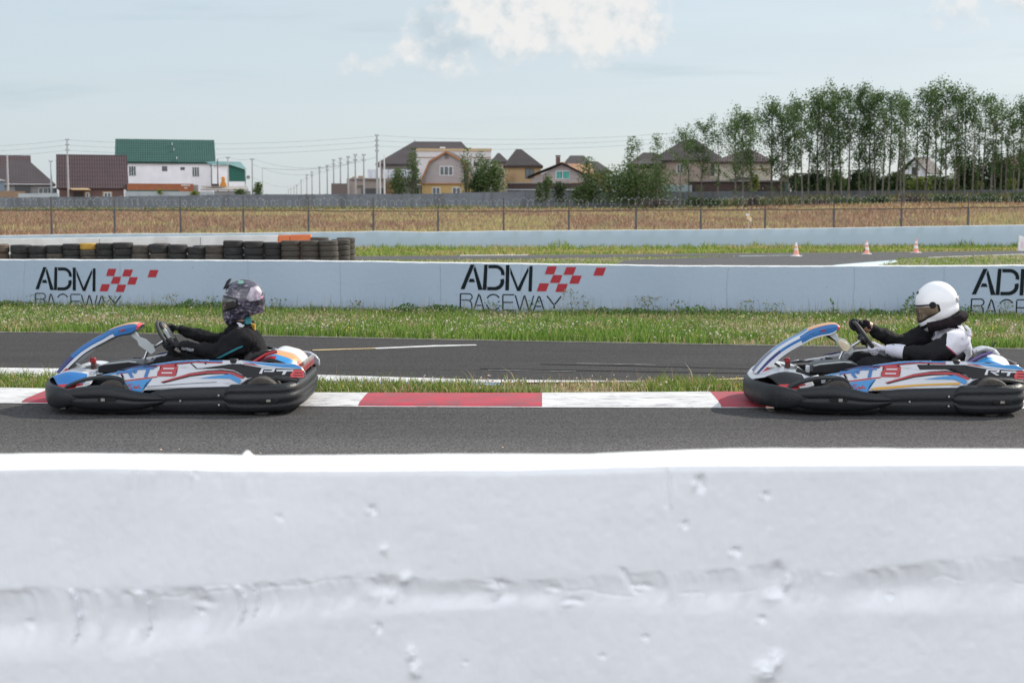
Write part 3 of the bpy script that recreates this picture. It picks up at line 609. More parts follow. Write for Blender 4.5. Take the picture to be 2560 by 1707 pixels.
    for t in tt:
        y = D0+0.006+(TH-0.006)*t+0.004*(fbm(xs*5, xs*0+1)-.5); z = zf+(bd-zf)*t+0.0035*math.sin(min(t, 1)*math.pi)+0.004*(fbm(xs*7, xs*0+t*4)-0.5)-(0.005 if t == 1.0 else 0)
        if t > .9: z = z+0.010*np.exp(-((xs*FPX/(D0+TH)+1280-613)/9)**2)
        top.append(np.stack([xs, y+0*xs, z], -1))
    for z in (0.6, 0.3, 0.0): top.append(np.stack([xs, D0+TH+0.01+0*xs, z+0*xs], -1))
    V = np.concatenate([F3, np.stack(top, 1)], 1)
    o = grid_mesh('concrete_wall', V, len(xs), V.shape[1], m, ang=50)
    tag(o, 'thickly painted white concrete wall with dents and a plaster seam filling the foreground', 'wall')
near_wall()

# ------------------------------------------------------------------ logo wall
M_LOGOWALL = mat('pale_blue_wall_paint', (0.355, 0.43, 0.525), (0.315, 0.39, 0.485), 0.6, 0.75, 0.25, 14, dirt=((0.16, 0.19, 0.22), 26, 0.655, 0.70, 0.75, (1, 1, 1)))
M_SUNCAP = mat('sunlit_cap_white', (0.84, 0.84, 0.82), (0.76, 0.76, 0.75), 4, 0.7)  # wall tops coloured near-white to carry their sunlit brightness
M_BLACKP = mat('black_stencil_paint', (0.007, 0.012, 0.015), (0.011, 0.016, 0.02), 30, 0.7, spec=0.1)
M_REDP = mat('red_stencil_paint', (0.36, 0.012, 0.025), (0.32, 0.01, 0.02), 20, 0.6)
def wall_xy(pl, n=240, x0=None, x1=None):
    xs = np.linspace(x0, x1, n); return xs, interp(pl, xs)
def long_wall(name, pl, topz, x0, x1, n, th, mats, cap, label, seam=0.0):
    xs, ys = wall_xy(pl, n, x0, x1); zt = topz(xs, ys)
    V = []; jit = 0.004*(fbm(xs*3, xs*0)-.5)
    dx = np.gradient(xs); dy = np.gradient(ys); nx = -dy/np.hypot(dx, dy); ny = dx/np.hypot(dx, dy)
    prof = [(0, -0.05), (0, .3), (0, .6), (0, 1.0), (0.012, 1.0), (th-.012, 1.0), (th, 1.0), (th, 0.0)]
    for i in range(n):
        for j, (o, t) in enumerate(prof):
            z = zt[i]*t
            if j == 3: z = zt[i]-cap-0.003*math.sin(i*1.7)
            if j in (4, 5): z = zt[i]
            if j == 6: z = zt[i]-0.01
            V.append((xs[i]+nx[i]*o, ys[i]+ny[i]*o, z))
    mi = []
    for i in range(n-1): mi += [0, 0, 0, 1, 1, 1, 0]
    o = grid_mesh(name, V, n, len(prof), mats, mi=mi, ang=30); return tag(o, label, 'wall')
def topz_px(pts):
    def f(X, Y): 
        px = X*FPX/Y+1280; py = interp(pts, np.clip(px, -700, 3300)); b = (853.5-py)/FPX
        return CAMH+Y*(-math.sin(PITCH)+b*math.cos(PITCH))/(math.cos(PITCH)+b*math.sin(PITCH))+0.010*(fbm(X*2.5, X*0)-.5)
    return f
LOGO_TOP = topz_px([(-700, 646), (0, 648.5), (400, 649.5), (860, 652), (1100, 656), (1740, 664.5), (2000, 665), (2560, 663), (3300, 660)])
M_JOINT = mat('wall_joint', (0.22, 0.27, 0.33), (0.16, 0.2, 0.24), 8, 0.9)
lw = long_wall('logo_wall', L_WALL, LOGO_TOP, -13, 13, 300, 0.16, [M_LOGOWALL, M_SUNCAP], 0.012, 'long low pale blue concrete wall with a sunlit-white top edge and black and red painted logos')
def logo(px0, py0, part_parent, k_=1.0):
    """painted on the wall face; unit = pixels of a reference drawing (origin bottom left of the word, y down)"""
    X0 = G(px0, 800).x; 
    # find wall point seen at this picture column
    Y = 22.0
    for _ in range(20): X = (px0-1280)/FPX*Y; Y = float(interp(L_WALL, X))
    s = 0.001903*k_; z0 = P(px0, py0, Y).z
    def wp(u, v, off=0.004):
        x = X+u*s; y = float(interp(L_WALL, x)); return (x, y-off, z0+(330-v)*s)
    def stroke(pts, w):
        out = []
        for (x0, y0), (x1, y1) in zip(pts[:-1], pts[1:]):
            d = math.hypot(x1-x0, y1-y0); nx, ny = -(y1-y0)/d*w/2, (x1-x0)/d*w/2
            out.append([(x0+nx, y0+ny), (x1+nx, y1+ny), (x1-nx, y1-ny), (x0-nx, y0-ny)])
        return out
    def arcpts(cx, cy, rx, ry, a0, a1, n=14): return [(cx+rx*math.cos(R(a0+(a1-a0)*k/n)), cy+ry*math.sin(R(a0+(a1-a0)*k/n))) for k in range(n+1)]
    def ring(outer, inner): return [[outer[k], outer[k+1], inner[k+1], inner[k]] for k in range(len(outer)-1)]
    big = [[(165, 327), (197, 327), (278, 132), (246, 132)], [(281, 140), (342, 331), (306, 331), (269, 170)], [(240, 243), (270, 243), (282, 270), (229, 270)],
           [(354, 132), (381, 132), (371, 331), (341, 331)]]
    big += [[(386, 133), (440, 133), (440, 160), (386, 160)]] + ring(arcpts(440, 202, 74, 69, -90, 12, 12), arcpts(440, 202, 47, 42, -90, 12, 12))
    big += ring(arcpts(434, 262, 78, 71, -18, 90, 12), arcpts(430, 262, 52, 44, -18, 90, 12)) + [[(434, 333), (376, 333), (377, 306), (430, 306)]]
    big += [[(525, 134), (553, 134), (548, 333), (519, 333)], [(558, 150), (632, 337), (612, 337), (559, 200)], [(612, 337), (636, 337), (702, 180), (699, 148), (622, 300)], [(708, 140), (734, 140), (727, 340), (700, 340)]]
    sm = stroke([(166, 360), (162, 492)], 11)+stroke([(170, 362), (236, 362)], 9)+stroke(arcpts(232, 386, 26, 25, -85, 80, 8), 9)+stroke([(176, 412), (232, 412)], 9)+stroke([(238, 414), (252, 434), (256, 492)], 10)
    sm += stroke([(270, 492), (312, 362)], 10)+stroke([(318, 370), (352, 492)], 10)+stroke([(292, 452), (330, 452)], 9)
    sm += stroke(arcpts(425, 427, 56, 62, -150, -35, 10), 10)+stroke(arcpts(425, 427, 56, 62, 40, 165, 12), 10)
    sm += stroke([(500, 366), (590, 366)], 9)+stroke([(500, 372), (500, 488)], 10)+stroke([(506, 426), (580, 426)], 9)+stroke([(500, 488), (590, 488)], 9)
    sm += stroke([(598, 370), (632, 492)], 10)+stroke([(636, 486), (668, 372)], 9)+stroke([(672, 372), (706, 492)], 10)+stroke([(710, 488), (742, 372)], 9)
    sm += stroke([(738, 494), (782, 374)], 10)+stroke([(788, 378), (826, 494)], 10)+stroke([(762, 456), (802, 456)], 9)
    sm += stroke([(846, 374), (900, 442)], 11)+stroke([(906, 440), (956, 376)], 11)+stroke([(902, 446), (900, 496)], 11)
    red = [[(850, 142), (922, 142), (900, 205), (827, 205)], [(997, 147), (1073, 147), (1048, 208), (972, 208)], [(893, 210), (965, 210), (943, 272), (867, 272)], [(1042, 213), (1115, 213), (1090, 277), (1018, 277)],
           [(787, 275), (862, 275), (838, 338), (765, 338)], [(932, 278), (1008, 278), (985, 342), (910, 342)], [(1227, 150), (1303, 150), (1278, 213), (1203, 213)]]
    for nm, polys, m in (('painted_letters', big, M_BLACKP), ('painted_word', sm, M_BLACKP), ('painted_checkers', red, M_REDP)):
        mb = MB()
        for pl in polys:
            mb.add([wp(a-165, b) for a, b in pl], [tuple(range(len(pl)))])
        o = mb.build(nm, m, part_parent)
        for p in o.data.polygons:
            pass
    return
logo(88, 724, lw, .955); logo(1151, 724, lw); logo(2430, 737, lw)
for o in lw.children:
    o['label'] = {'painted_letters': 'large black stencilled letters ADM', 'painted_word': 'thin black stencilled word RACEWAY', 'painted_checkers': 'dark red slanted checker squares'}[o.name.split('.')[0]]

def wall_marks():
    rg = random.Random(5)
    for px, y0, y1, wob in ((850, 655, 780, 1), (1305, 662, 790, 4), (1100, 658, 784, 1), (1822, 668, 790, 5), (2135, 668, 790, 3), (300, 652, 765, 1), (62, 652, 762, 2), (2360, 668, 796, 1), (620, 652, 772, 1)):
        mb = MB(); x = px; pts = []
        for k in range(15):
            y = y0+(y1-y0)*k/14; Y = 21.0
            for _ in range(12): Y = float(interp(L_WALL, (x-1280)/FPX*Y))
            pts.append(P(x, y, Y-.003)); x += rg.uniform(-1, 1)*wob*.5
        V = []
        for p in pts: V += [(p.x-.0016, p.y, p.z), (p.x+.0016, p.y, p.z)]
        mb.add(V, [(2*k, 2*k+1, 2*k+3, 2*k+2) for k in range(14)]); mb.build('wall_crack', M_JOINT, lw)
wall_marks()

# ------------------------------------------------------------------ tyre stacks
def tyre_mesh(name, m):
    prof = [(0.18, 0.30), (0.20, 0.12), (0.245, 0.01), (0.276, 0.0), (0.298, 0.06), (0.307, 0.15), (0.304, 0.18), (0.304, 0.21), (0.309, 0.23), (0.311, 0.40), (0.306, 0.42), (0.306, 0.45), (0.311, 0.47), (0.311, 0.62), (0.306, 0.64), (0.306, 0.67), (0.309, 0.69), (0.307, 0.85), (0.298, 0.94), (0.276, 1.0), (0.245, 0.99), (0.20, 0.88), (0.18, 0.70)]
    mb = MB(); mb.lathe(prof, n=36); return mb.build(name, m, smooth=True, ang=50)
M_TYRE = [mat('black_tyre', (0.028, 0.028, 0.028), (0.016, 0.016, 0.017), 3, 0.8, 0.4, 40, dirt=((0.075, 0.068, 0.06), 4, 0.5, 0.75, 0.6, (1, 1, 1))),
          mat('dusty_tyre', (0.085, 0.072, 0.060), (0.05, 0.045, 0.04), 4, 0.9, 0.4, 40), mat('brown_tyre', (0.12, 0.085, 0.065), (0.08, 0.06, 0.05), 4, 0.9, 0.4, 40), mat('yellow_tyre', (0.48, 0.29, 0.045), (0.36, 0.21, 0.04), 4, 0.8, 0.3, 40)]
ORD = 'first second third fourth fifth sixth seventh eighth ninth tenth eleventh twelfth thirteenth fourteenth fifteenth sixteenth seventeenth eighteenth nineteenth twentieth twenty-first twenty-second twenty-third twenty-fourth'.split()
LEVEL = {2: ['lower', 'top'], 3: ['bottom', 'middle', 'top'], 4: ['bottom', 'second lowest', 'second highest', 'top'], 5: ['bottom', 'second lowest', 'middle', 'second highest', 'top']}
def tyres():
    S = [(-14, 130, 2, 2, 150), (139, 135, 2, 0, 122), (258, 140, 2, 0, 112), (368, 137, 2, 0, 110), (477, 128, 3, 0, 110), (585, 125, 3, 1, 104), (691, 125, 3, 0, 108), (810, 120, 3, 0, 124), (926, 137, 2, 1, 110), (1043, 130, 2, 0, 115), (1165, 133, 2, 0, 120),
         (1286, 148, 2, 0, 115), (1407, 137, 2, 1, 115), (1531, 107, 3, 0, 123), (1661, 112, 3, 0, 128), (1784, 118, 3, 0, 113), (1905, 107, 4, 1, 120), (2029, 107, 4, 1, 118), (2150, 107, 4, 1, 115)]
    meshes = {}
    def one(kind, X, Y, z, h, wd, lab, rot=0):
        nonlocal meshes
        if kind not in meshes: o = tyre_mesh('car_tyre', M_TYRE[kind]); meshes[kind] = o.data
        else: o = bpy.data.objects.new('car_tyre', meshes[kind]); COL.objects.link(o)
        o.location = (X, Y, z); o.scale = (wd, wd, h); o.rotation_euler = (rot*random.uniform(-1, 1), rot*random.uniform(-1, 1), random.random()*6)
        tag(o, lab, 'tyre', 'tyres stacked behind the logo wall')
    Y0 = 46.5; a = FPX/Y0
    for i, (xc, yt, n, kind, w) in enumerate(S):
        px = xc/2.613; py = 560+yt/2.613; ztop = P(px, py, Y0).z; h = ztop/n; dy = random.uniform(-0.05, 0.05); wd = w/2.613/a/0.572
        for k in range(n):
            kk = kind if n > 2 or kind != 0 else (0 if k or i % 3 else 1)
            col = 'black' if kk == 0 else ('brownish' if kk == 2 else 'dusty grey brown')
            if i == 5 and k == 2: kk = 3; col = 'yellow painted'
            elif i == 5: kk = 1
            where = 'at the left edge of the photo' if i == 0 else ('under the yellow tyre' if (i == 5 and k < 2) else '%s stack from the left' % ORD[i])
            lab = '%s car tyre, %s of the %s' % (col, LEVEL[n][k], where if i else 'stack at the left end of the row')
            if i == 5 and k == 2: lab = 'yellow painted car tyre on top of its stack'
            elif i == 5: lab = 'dusty car tyre, %s one beneath the yellow tyre' % ('bottom' if k == 0 else 'directly')
            one(kk, (px-1280)/FPX*Y0+random.uniform(-.012, .012), Y0+dy+random.uniform(-.015, .015), k*h, h*0.985, wd*random.uniform(0.98, 1.01), lab)
    for (xc, Y, yt, n, nm) in [(2228, 47.3, 100, 4, 'second stack from the right end'), (2262, 48.0, 88, 4, 'stack at the right end of the row'), (2090, 47.5, 86, 4, 'stack standing behind the eighteenth one'), (1060, 47.2, 126, 2, 'short stack half hidden behind the tenth one')]:
        px = xc/2.613; ztop = P(px, 560+yt/2.613, Y).z; h = ztop/n
        for k in range(n): one(1, (px-1280)/FPX*Y, Y, k*h, h*0.985, 1.0, 'dusty brown car tyre, %s of the %s' % (LEVEL[n][k], nm))
    z2 = P(1325/2.613, 560+140/2.613, 47.2).z
    one(0, (507-1280)/FPX*47.2, 47.2, 0.0, z2*.5, 1.0, 'black car tyre under the loose tyre behind the twelfth stack'); one(0, (507-1280)/FPX*47.2, 47.2, z2*.5, z2*.5, 1.0, 'black car tyre lying flat on top behind the twelfth stack')
tyres()
# white barrier with an orange end behind the tyres
def barrier():
    M = [mat('barrier_white', (0.72, 0.71, 0.69), (0.6, 0.59, 0.57), 1.5, 0.8, dirt=((0.35, 0.34, 0.33), 1.2, 0.55, 0.75, 0.6, (1, 1, 3))), mat('barrier_orange', (0.72, 0.20, 0.07), (0.66, 0.17, 0.06), 2, 0.7)]
    root = empty('concrete_barrier', (-16, 49.0, 0)); tag(root, 'white concrete barrier with an orange end block behind the tyre stacks', 'barrier')
    def seg(nm, x0, x1, y0, y1, m, d0, d1):
        a = P(x0, y0, d0); b = P(x1, y1, d1); mb = MB(); V = []
        for p, d in ((a, d0), (b, d1)): V += [(p.x, d, 0), (p.x, d, p.z), (p.x, d+.22, p.z), (p.x, d+.30, 0)]
        V = [Vector(v)-root.location for v in V]
        mb.add(V, [(0, 1, 5, 4), (1, 2, 6, 5), (2, 3, 7, 6), (0, 3, 2, 1), (4, 5, 6, 7), (0, 4, 7, 3)]); return mb.build(nm, m, root, bevel=0.02)
    seg('barrier_block', -260, 247, 599, 594.2, M[0], 51.5, 49.6); seg('barrier_block', 248.5, 500, 594.0, 590.5, M[0], 49.6, 49.0); seg('barrier_block', 501.5, 694, 590.3, 588, M[0], 49.0, 48.7)
    o = seg('barrier_block', 695.2, 724, 587.8, 587.4, M[1], 48.7, 48.6); o['label'] = 'orange block next to the white part'; o = seg('barrier_block', 725.2, 777, 587.2, 586, M[1], 48.6, 48.5); o['label'] = 'orange block at the end'
barrier()
M_BLUEW = mat('grey_blue_wall_paint', (0.40, 0.49, 0.56), (0.365, 0.455, 0.525), 0.35, 0.8, 0.2, 10, dirt=((0.36, 0.42, 0.46), 1.5, 0.5, 0.75, 0.5, (1.5, 1, 0.25)))
BLUE_TOP = topz_px([(-700, 595), (0, 588.5), (300, 584), (560, 583), (760, 580.5), (880, 579.5), (950, 577.3), (1060, 580), (1260, 577), (1420, 576), (1740, 574), (2100, 569.5), (2400, 564.5), (2560, 562), (3300, 552)])
long_wall('boundary_wall', L_BW, BLUE_TOP, -46, 62, 380, 0.2, [M_BLUEW, M_SUNCAP], 0.02, 'long low grey-blue concrete wall beyond the far track with a chipped sunlit-white top')
# ------------------------------------------------------------------ wire fence behind the boundary wall
def fence():
    root = empty('wire_fence', (0, 66.5, 0)); tag(root, 'tall chain link fence with dark posts and coils of razor wire before the dry field', 'fence')
    MP = mat('fence_post_steel', (0.085, 0.09, 0.10), (0.05, 0.05, 0.055), 6, 0.6, dirt=((0.13, 0.06, 0.035), 3, 0.5, 0.65, 0.8, (1, 1, 1)))
    MR = mat('fence_rust', (0.085, 0.06, 0.05), (0.05, 0.05, 0.055), 2, 0.8)
    MW = mat('galvanised_wire', (0.26, 0.27, 0.28), (0.2, 0.2, 0.21), 4, 0.45, metal=0.5)
    MB_ = mat('razor_steel', (0.66, 0.67, 0.68), (0.4, 0.4, 0.4), 4, 0.5, metal=0.25)
    pxs = [-980, -822, -664, -506, -348, -190, -30, 128, 286, 451, 608, 771, 933, 1095, 1259, 1422, 1590, 1752, 1913, 2085, 2254, 2421, 2590, 2755, 2920, 3085, 3250]
    yr = lambda x: float(interp([(-400, 525), (0, 525.5), (600, 526), (1200, 528.5), (1752, 524.5), (2254, 522), (2560, 517)], x))
    d = 66.5; prev = None; tops = []
    for x in pxs:
        dd = d+0.6*max(0, (x-1700)/900); p = P(x, yr(x), dd); m = MB(); m.box2((p.x-.042, dd-.042-66.5, -.1), (p.x+.042, dd+.042-66.5, p.z)); o = m.build('post', MP, root)
        m = MB(); m.box2((p.x-.02, dd-.02-66.5, p.z), (p.x+.02, dd+.02-66.5, p.z+.62)); m.build('post_extension', MR, o); tops.append(Vector((p.x, dd-66.5, p.z)))
    m = MB()
    for a, b in zip(tops[:-1], tops[1:]):
        mid = (a+b)/2-Vector((0, 0, random.uniform(0.005, 0.03))); m.tube([a, mid, b], 0.024, 5, cap=False)
    m.build('top_rail', MR, root)
    # chain link as crossing thin wires
    V = []; F = []
    for a, b in zip(tops[:-1], tops[1:]):
        L_ = (b-a).length; h = a.z-0.75; n = int(L_/0.11); ux = (b-a)/L_
        for k in range(-int(h/0.11), n+1):
            for sgn in (1, -1):
                s0 = k*0.11; s1 = s0+h
                lo, hi = max(s0, 0), min(s1, L_)
                if hi <= lo: continue
                z0 = 0.75+(lo-s0); z1 = 0.75+(hi-s0)
                if sgn < 0: z0, z1 = a.z-(lo-s0), a.z-(hi-s0)
                A = a+ux*lo; B = a+ux*hi; w = 0.0036; i = len(V)
                V += [(A.x-w, A.y-.02, z0), (A.x+w, A.y-.02, z0), (B.x+w, B.y-.02, z1), (B.x-w, B.y-.02, z1)]; F.append((i, i+1, i+2, i+3))
    me = mesh_np('mesh_wire', np.array(V), np.array(F)); newobj('mesh_wire', me, MW, root)
    # razor wire: one long loose coil with little barbs
    m = MB(); A = tops[0]; B = tops[-1]; xs0, xs1 = A.x, B.x; pts = []; tt = 0; x = xs0; nseg = 16; pitch = 0.34; N_ = int((xs1-xs0)/pitch*nseg)
    xa = np.array([t.x for t in tops]); za = np.array([t.z for t in tops]); ya = np.array([t.y for t in tops]); barbs = []
    for k in range(N_+1):
        x = xs0+(xs1-xs0)*k/N_; ang = 2*math.pi*k/nseg; rr = 0.24+0.05*math.sin(x*1.3)+0.04*math.sin(x*5.1)+0.03*math.sin(x*11.7+1); zc = float(np.interp(x, xa, za))+0.30; yc = float(np.interp(x, xa, ya))
        p = Vector((x+rr*.92*math.cos(ang)+0.05*math.sin(x*3), yc+rr*.35*math.cos(ang*1.0+.8), zc+rr*math.sin(ang))); pts.append(p)
        if k % 2 == 0: barbs.append(p)
    m.tube(pts, 0.0021, 3, cap=False)
    for p in barbs:
        a = random.random()*6.28; q = Vector((math.cos(a)*.026, random.uniform(-.02, .02), math.sin(a)*.026)); w = Vector((-math.sin(a)*.012, random.uniform(-.01, .01), math.cos(a)*.012)); m.add([p-q, p+w, p+q, p-w], [(0, 1, 2, 3)])
    m.build('razor_wire', MB_, root, recalc=False)
fence()

# ------------------------------------------------------------------ cones, marker post, field marker
def cone(px, py, h, lab, style):
    d = (G(px, py)).y; x = (px-1280)/FPX*d; r = empty('traffic_cone', (x, d, 0), random.random()*3)
    MWh = mat('cone_white', (0.80, 0.74, 0.72), (0.7, 0.6, 0.58), 8, 0.6); MOr = mat('cone_faded_orange', (0.78, 0.24, 0.17), (0.72, 0.34, 0.28), 10, 0.6, dirt=((0.8, 0.66, 0.62), 6, 0.5, 0.7, 0.7, (1, 1, 1)))
    m = MB(); m.box((0, 0, 0.014), (0.34, 0.34, 0.028)); m.build('base', MWh, r, bevel=0.01)
    def ring(z0, z1): 
        f = lambda z: 0.115*(1-z/h)+0.028*(z/h); return [(f(z0), z0), (f(z0)+.004, z0+.004), (f(z1)+.004, z1-.004), (f(z1), z1)]
    f = lambda z: 0.115*(1-z/h)+0.028*(z/h)
    m = MB(); m.lathe([(f(0.02)+.03, 0.028), (f(0.05), 0.05), (f(h*.5), h*.5), (f(h*.95), h*.95), (f(h)*.7, h), (0.001, h)], n=20); m.build('cone_body', MOr if style else MWh, r, smooth=True)
    for z0, z1, mm in ([(h*.30, h*.52, MWh), (h*.68, h*.86, MWh)] if style else [(h*.12, h*.45, MOr), (h*.62, h*.74, MOr)]):
        m = MB(); m.lathe(ring(z0, z1), n=20); m.build('stripe', mm, r, smooth=True)
    if style == 2:
        m = MB(); a = math.pi*1.12-r.rotation_euler.z; c = Vector((math.cos(a), math.sin(a), 0)); m.box((c.x*.075, c.y*.075, .17), (.05, .05, .11)); m.build('sticker', mat('cone_dark_mark', (0.12, 0.03, 0.02), (0.5, 0.1, 0.05), 30), r, bevel=.01)
    tag(r, lab, 'cone', 'faded traffic cones on the far track')
cone(1989, 641, 0.52, 'mostly white traffic cone, leftmost of the three on the far track', 0)
cone(2165, 635.6, 0.54, 'faded orange and white traffic cone with dark marks, middle of the three', 2)
cone(2288, 632, 0.57, 'faded orange and white traffic cone, rightmost of the three', 1)
def marker():
    d = 62.5; a = P(2545, 626, d); r = empty('marker_post', (a.x+.12, d, 0)); m = MB(); m.prism([(-.13, 0), (.13, 0), (.13, .60), (-.10, .68)], -.06, .06)
    m.build('board', mat('marker_white', (0.8, 0.8, 0.8), (0.7, 0.68, 0.68), 3, 0.7), r, bevel=.012)
    m = MB(); m.box((0.02, -.063, .25), (.12, .006, .3)); m.build('faded_patch', mat('marker_pink', (0.72, 0.6, 0.6), (0.65, 0.5, 0.5), 3, 0.7), r)
    tag(r, 'white slanted-top marker board at the right edge beside the far track', 'marker')
    Y = 95; z = float(terr((1870-1280)/FPX*Y, Y)); x = (1870-1280)/FPX*Y; r = empty('field_marker', (x, Y, z)); m = MB(); zz = P(1870, 548, Y).z-z
    m.tube([(0, 0, 0), (0, 0, zz+.25)], .03, 6); m.build('stake', mat('pale_stake', (0.5, 0.47, 0.42)), r)
    m = MB(); m.prism([(-.14, zz), (.02, zz-.05), (.16, zz-.22), (.2, zz+.02), (.02, zz+.3), (-.08, zz+.22)], -.02, .02); m.build('cloth', mat('yellow_cloth', (0.75, 0.5, 0.16), (0.8, 0.7, 0.55), 8, 0.7), r)
    m = MB(); m.prism([(-.2, zz+.2), (.05, zz+.25), (.03, zz+.42), (-.05, zz+.33), (-.22, zz+.4)], -.03, -.01); m.build('cloth', mat('white_cloth', (0.8, 0.8, 0.78)), r)
    tag(r, 'small yellow and white rag on a stake in the dry field', 'marker')
marker()

# ------------------------------------------------------------------ far concrete wall
M_CONC = mat('weathered_concrete', (0.175, 0.195, 0.215), (0.14, 0.155, 0.17), 0.25, 0.9, dirt=((0.09, 0.095, 0.10), 0.7, 0.45, 0.7, 0.7, (1.2, 1, 0.15)))
def far_wall():
    root = empty('panel_wall', (0, 226, 0)); tag(root, 'long grey precast concrete panel wall in front of the houses and behind the field', 'wall')
    top = [(-500, 497), (0, 494), (230, 492), (430, 490), (560, 486.5), (900, 486), (1060, 485), (1200, 481), (1300, 478.5), (1660, 480), (2100, 477), (2560, 474), (3000, 471)]
    Y = 226.0; xs = np.arange(-150.4, 150, 3.1)
    for i in range(len(xs)-1):
        px = (xs[i]+1.5)/Y*FPX+1280; z = P(px, float(interp(top, px)), Y).z+random.uniform(-.04, .04); zb = float(terr(xs[i], Y))-0.6
        m = MB(); m.box2((xs[i]+.09, -.07, zb), (xs[i]+3.01, .07, z)); m.build('panel', M_CONC, root)
        m = MB(); m.box2((xs[i]-.09, -.12, zb), (xs[i]+.088, .12, z+.06)); m.build('post', M_CONC, root)
far_wall()

# ------------------------------------------------------------------ houses
def tiles(name, c1, c2, sx=0.35, sz=0.35, rough=0.55, amt=1.0):
    if name in MATS: return MATS[name]
    m = mat(name, c1, c2, 0.5, rough); N, L = nodes_of(m); b = N['Principled BSDF']; tc = N.new('ShaderNodeTexCoord')
    outs = []
    for ax, s in (('X', sx), ('Y', sz)):
        w = N.new('ShaderNodeTexWave'); w.bands_direction = ax; w.inputs['Scale'].default_value = 0.314/s; w.inputs['Distortion'].default_value = 0; L.new(tc.outputs['Object'], w.inputs['Vector']); outs.append(w.outputs['Fac'])
    ad = N.new('ShaderNodeMath'); ad.operation = 'ADD'; L.new(outs[0], ad.inputs[0]); L.new(outs[1], ad.inputs[1])
    bp = N.new('ShaderNodeBump'); bp.inputs['Strength'].default_value = 0.8*amt; bp.inputs['Distance'].default_value = 0.06; L.new(ad.outputs[0], bp.inputs['Height']); L.new(bp.outputs[0], b.inputs['Normal'])
    src = b.inputs['Base Color'].links[0].from_socket; mr = N.new('ShaderNodeMapRange'); mr.inputs[2].default_value = 2.0; mr.inputs[3].default_value = 1-0.3*amt; mr.inputs[4].default_value = 1+0.15*amt; L.new(ad.outputs[0], mr.inputs[0])
    mx = N.new('ShaderNodeMix'); mx.data_type = 'RGBA'; mx.blend_type = 'MULTIPLY'; mx.inputs[0].default_value = 1; L.new(src, mx.inputs[6]); L.new(mr.outputs[0], mx.inputs[7]); L.new(mx.outputs[2], b.inputs['Base Color'])
    return m
R_BROWN = tiles('brown_metal_tiles', (0.058, 0.030, 0.033), (0.048, 0.026, 0.029), 0.42, 0.6)
R_GREEN = tiles('green_metal_tiles', (0.012, 0.072, 0.058), (0.010, 0.063, 0.050), 0.42, 0.6)
R_TEAL = tiles('teal_roof', (0.10, 0.22, 0.22), (0.09, 0.19, 0.19), 0.4, 0.6)
R_DARK = tiles('dark_shingles', (0.045, 0.036, 0.038), (0.036, 0.029, 0.031), 0.5, 0.4, 0.8, 0.25)
R_GREY = tiles('grey_brown_shingles', (0.060, 0.049, 0.053), (0.050, 0.041, 0.044), 0.5, 0.4, 0.8, 0.25)
R_ORANGE = tiles('new_orange_battens', (0.50, 0.28, 0.16), (0.40, 0.22, 0.13), 0.5, 0.3, 0.8)
def plaster(n, c, d=None): return mat(n, c, tuple(v*.9 for v in c), 0.5, 0.9, dirt=(d or tuple(v*.6 for v in c), 0.6, 0.55, 0.75, 0.4, (1, 1, .5)))
W_WHITE = plaster('white_render', (0.84, 0.84, 0.87)); W_GREY = plaster('grey_block', (0.30, 0.30, 0.30)); W_DK = plaster('dark_grey_cladding', (0.10, 0.10, 0.105))
W_YEL = plaster('yellow_siding', (0.55, 0.39, 0.17)); W_TAN = plaster('tan_render', (0.40, 0.29, 0.16)); W_BEIGE = plaster('beige_brick', (0.33, 0.27, 0.23)); W_CREAM = plaster('cream_render', (0.45, 0.41, 0.34))
W_BRICK = plaster('brown_brick', (0.14, 0.085, 0.075)); W_WOOD = mat('weathered_boards', (0.42, 0.37, 0.37), (0.34, 0.30, 0.30), 1.2, 0.85, stretch=(0.3, 1, 7)); W_OBR = plaster('orange_brick', (0.36, 0.22, 0.14))
M_GLASS = mat('window_glass', (0.035, 0.05, 0.055), (0.06, 0.08, 0.085), 0.6, 0.12, spec=0.6); M_FRAME = mat('window_white', (0.72, 0.72, 0.72)); M_DFRAME = mat('window_dark', (0.04, 0.035, 0.035))
M_TRIM = mat('ochre_trim', (0.5, 0.32, 0.12)); M_OTRIM = mat('orange_trim', (0.45, 0.2, 0.08)); M_DTRIM = mat('dark_trim', (0.05, 0.035, 0.033))
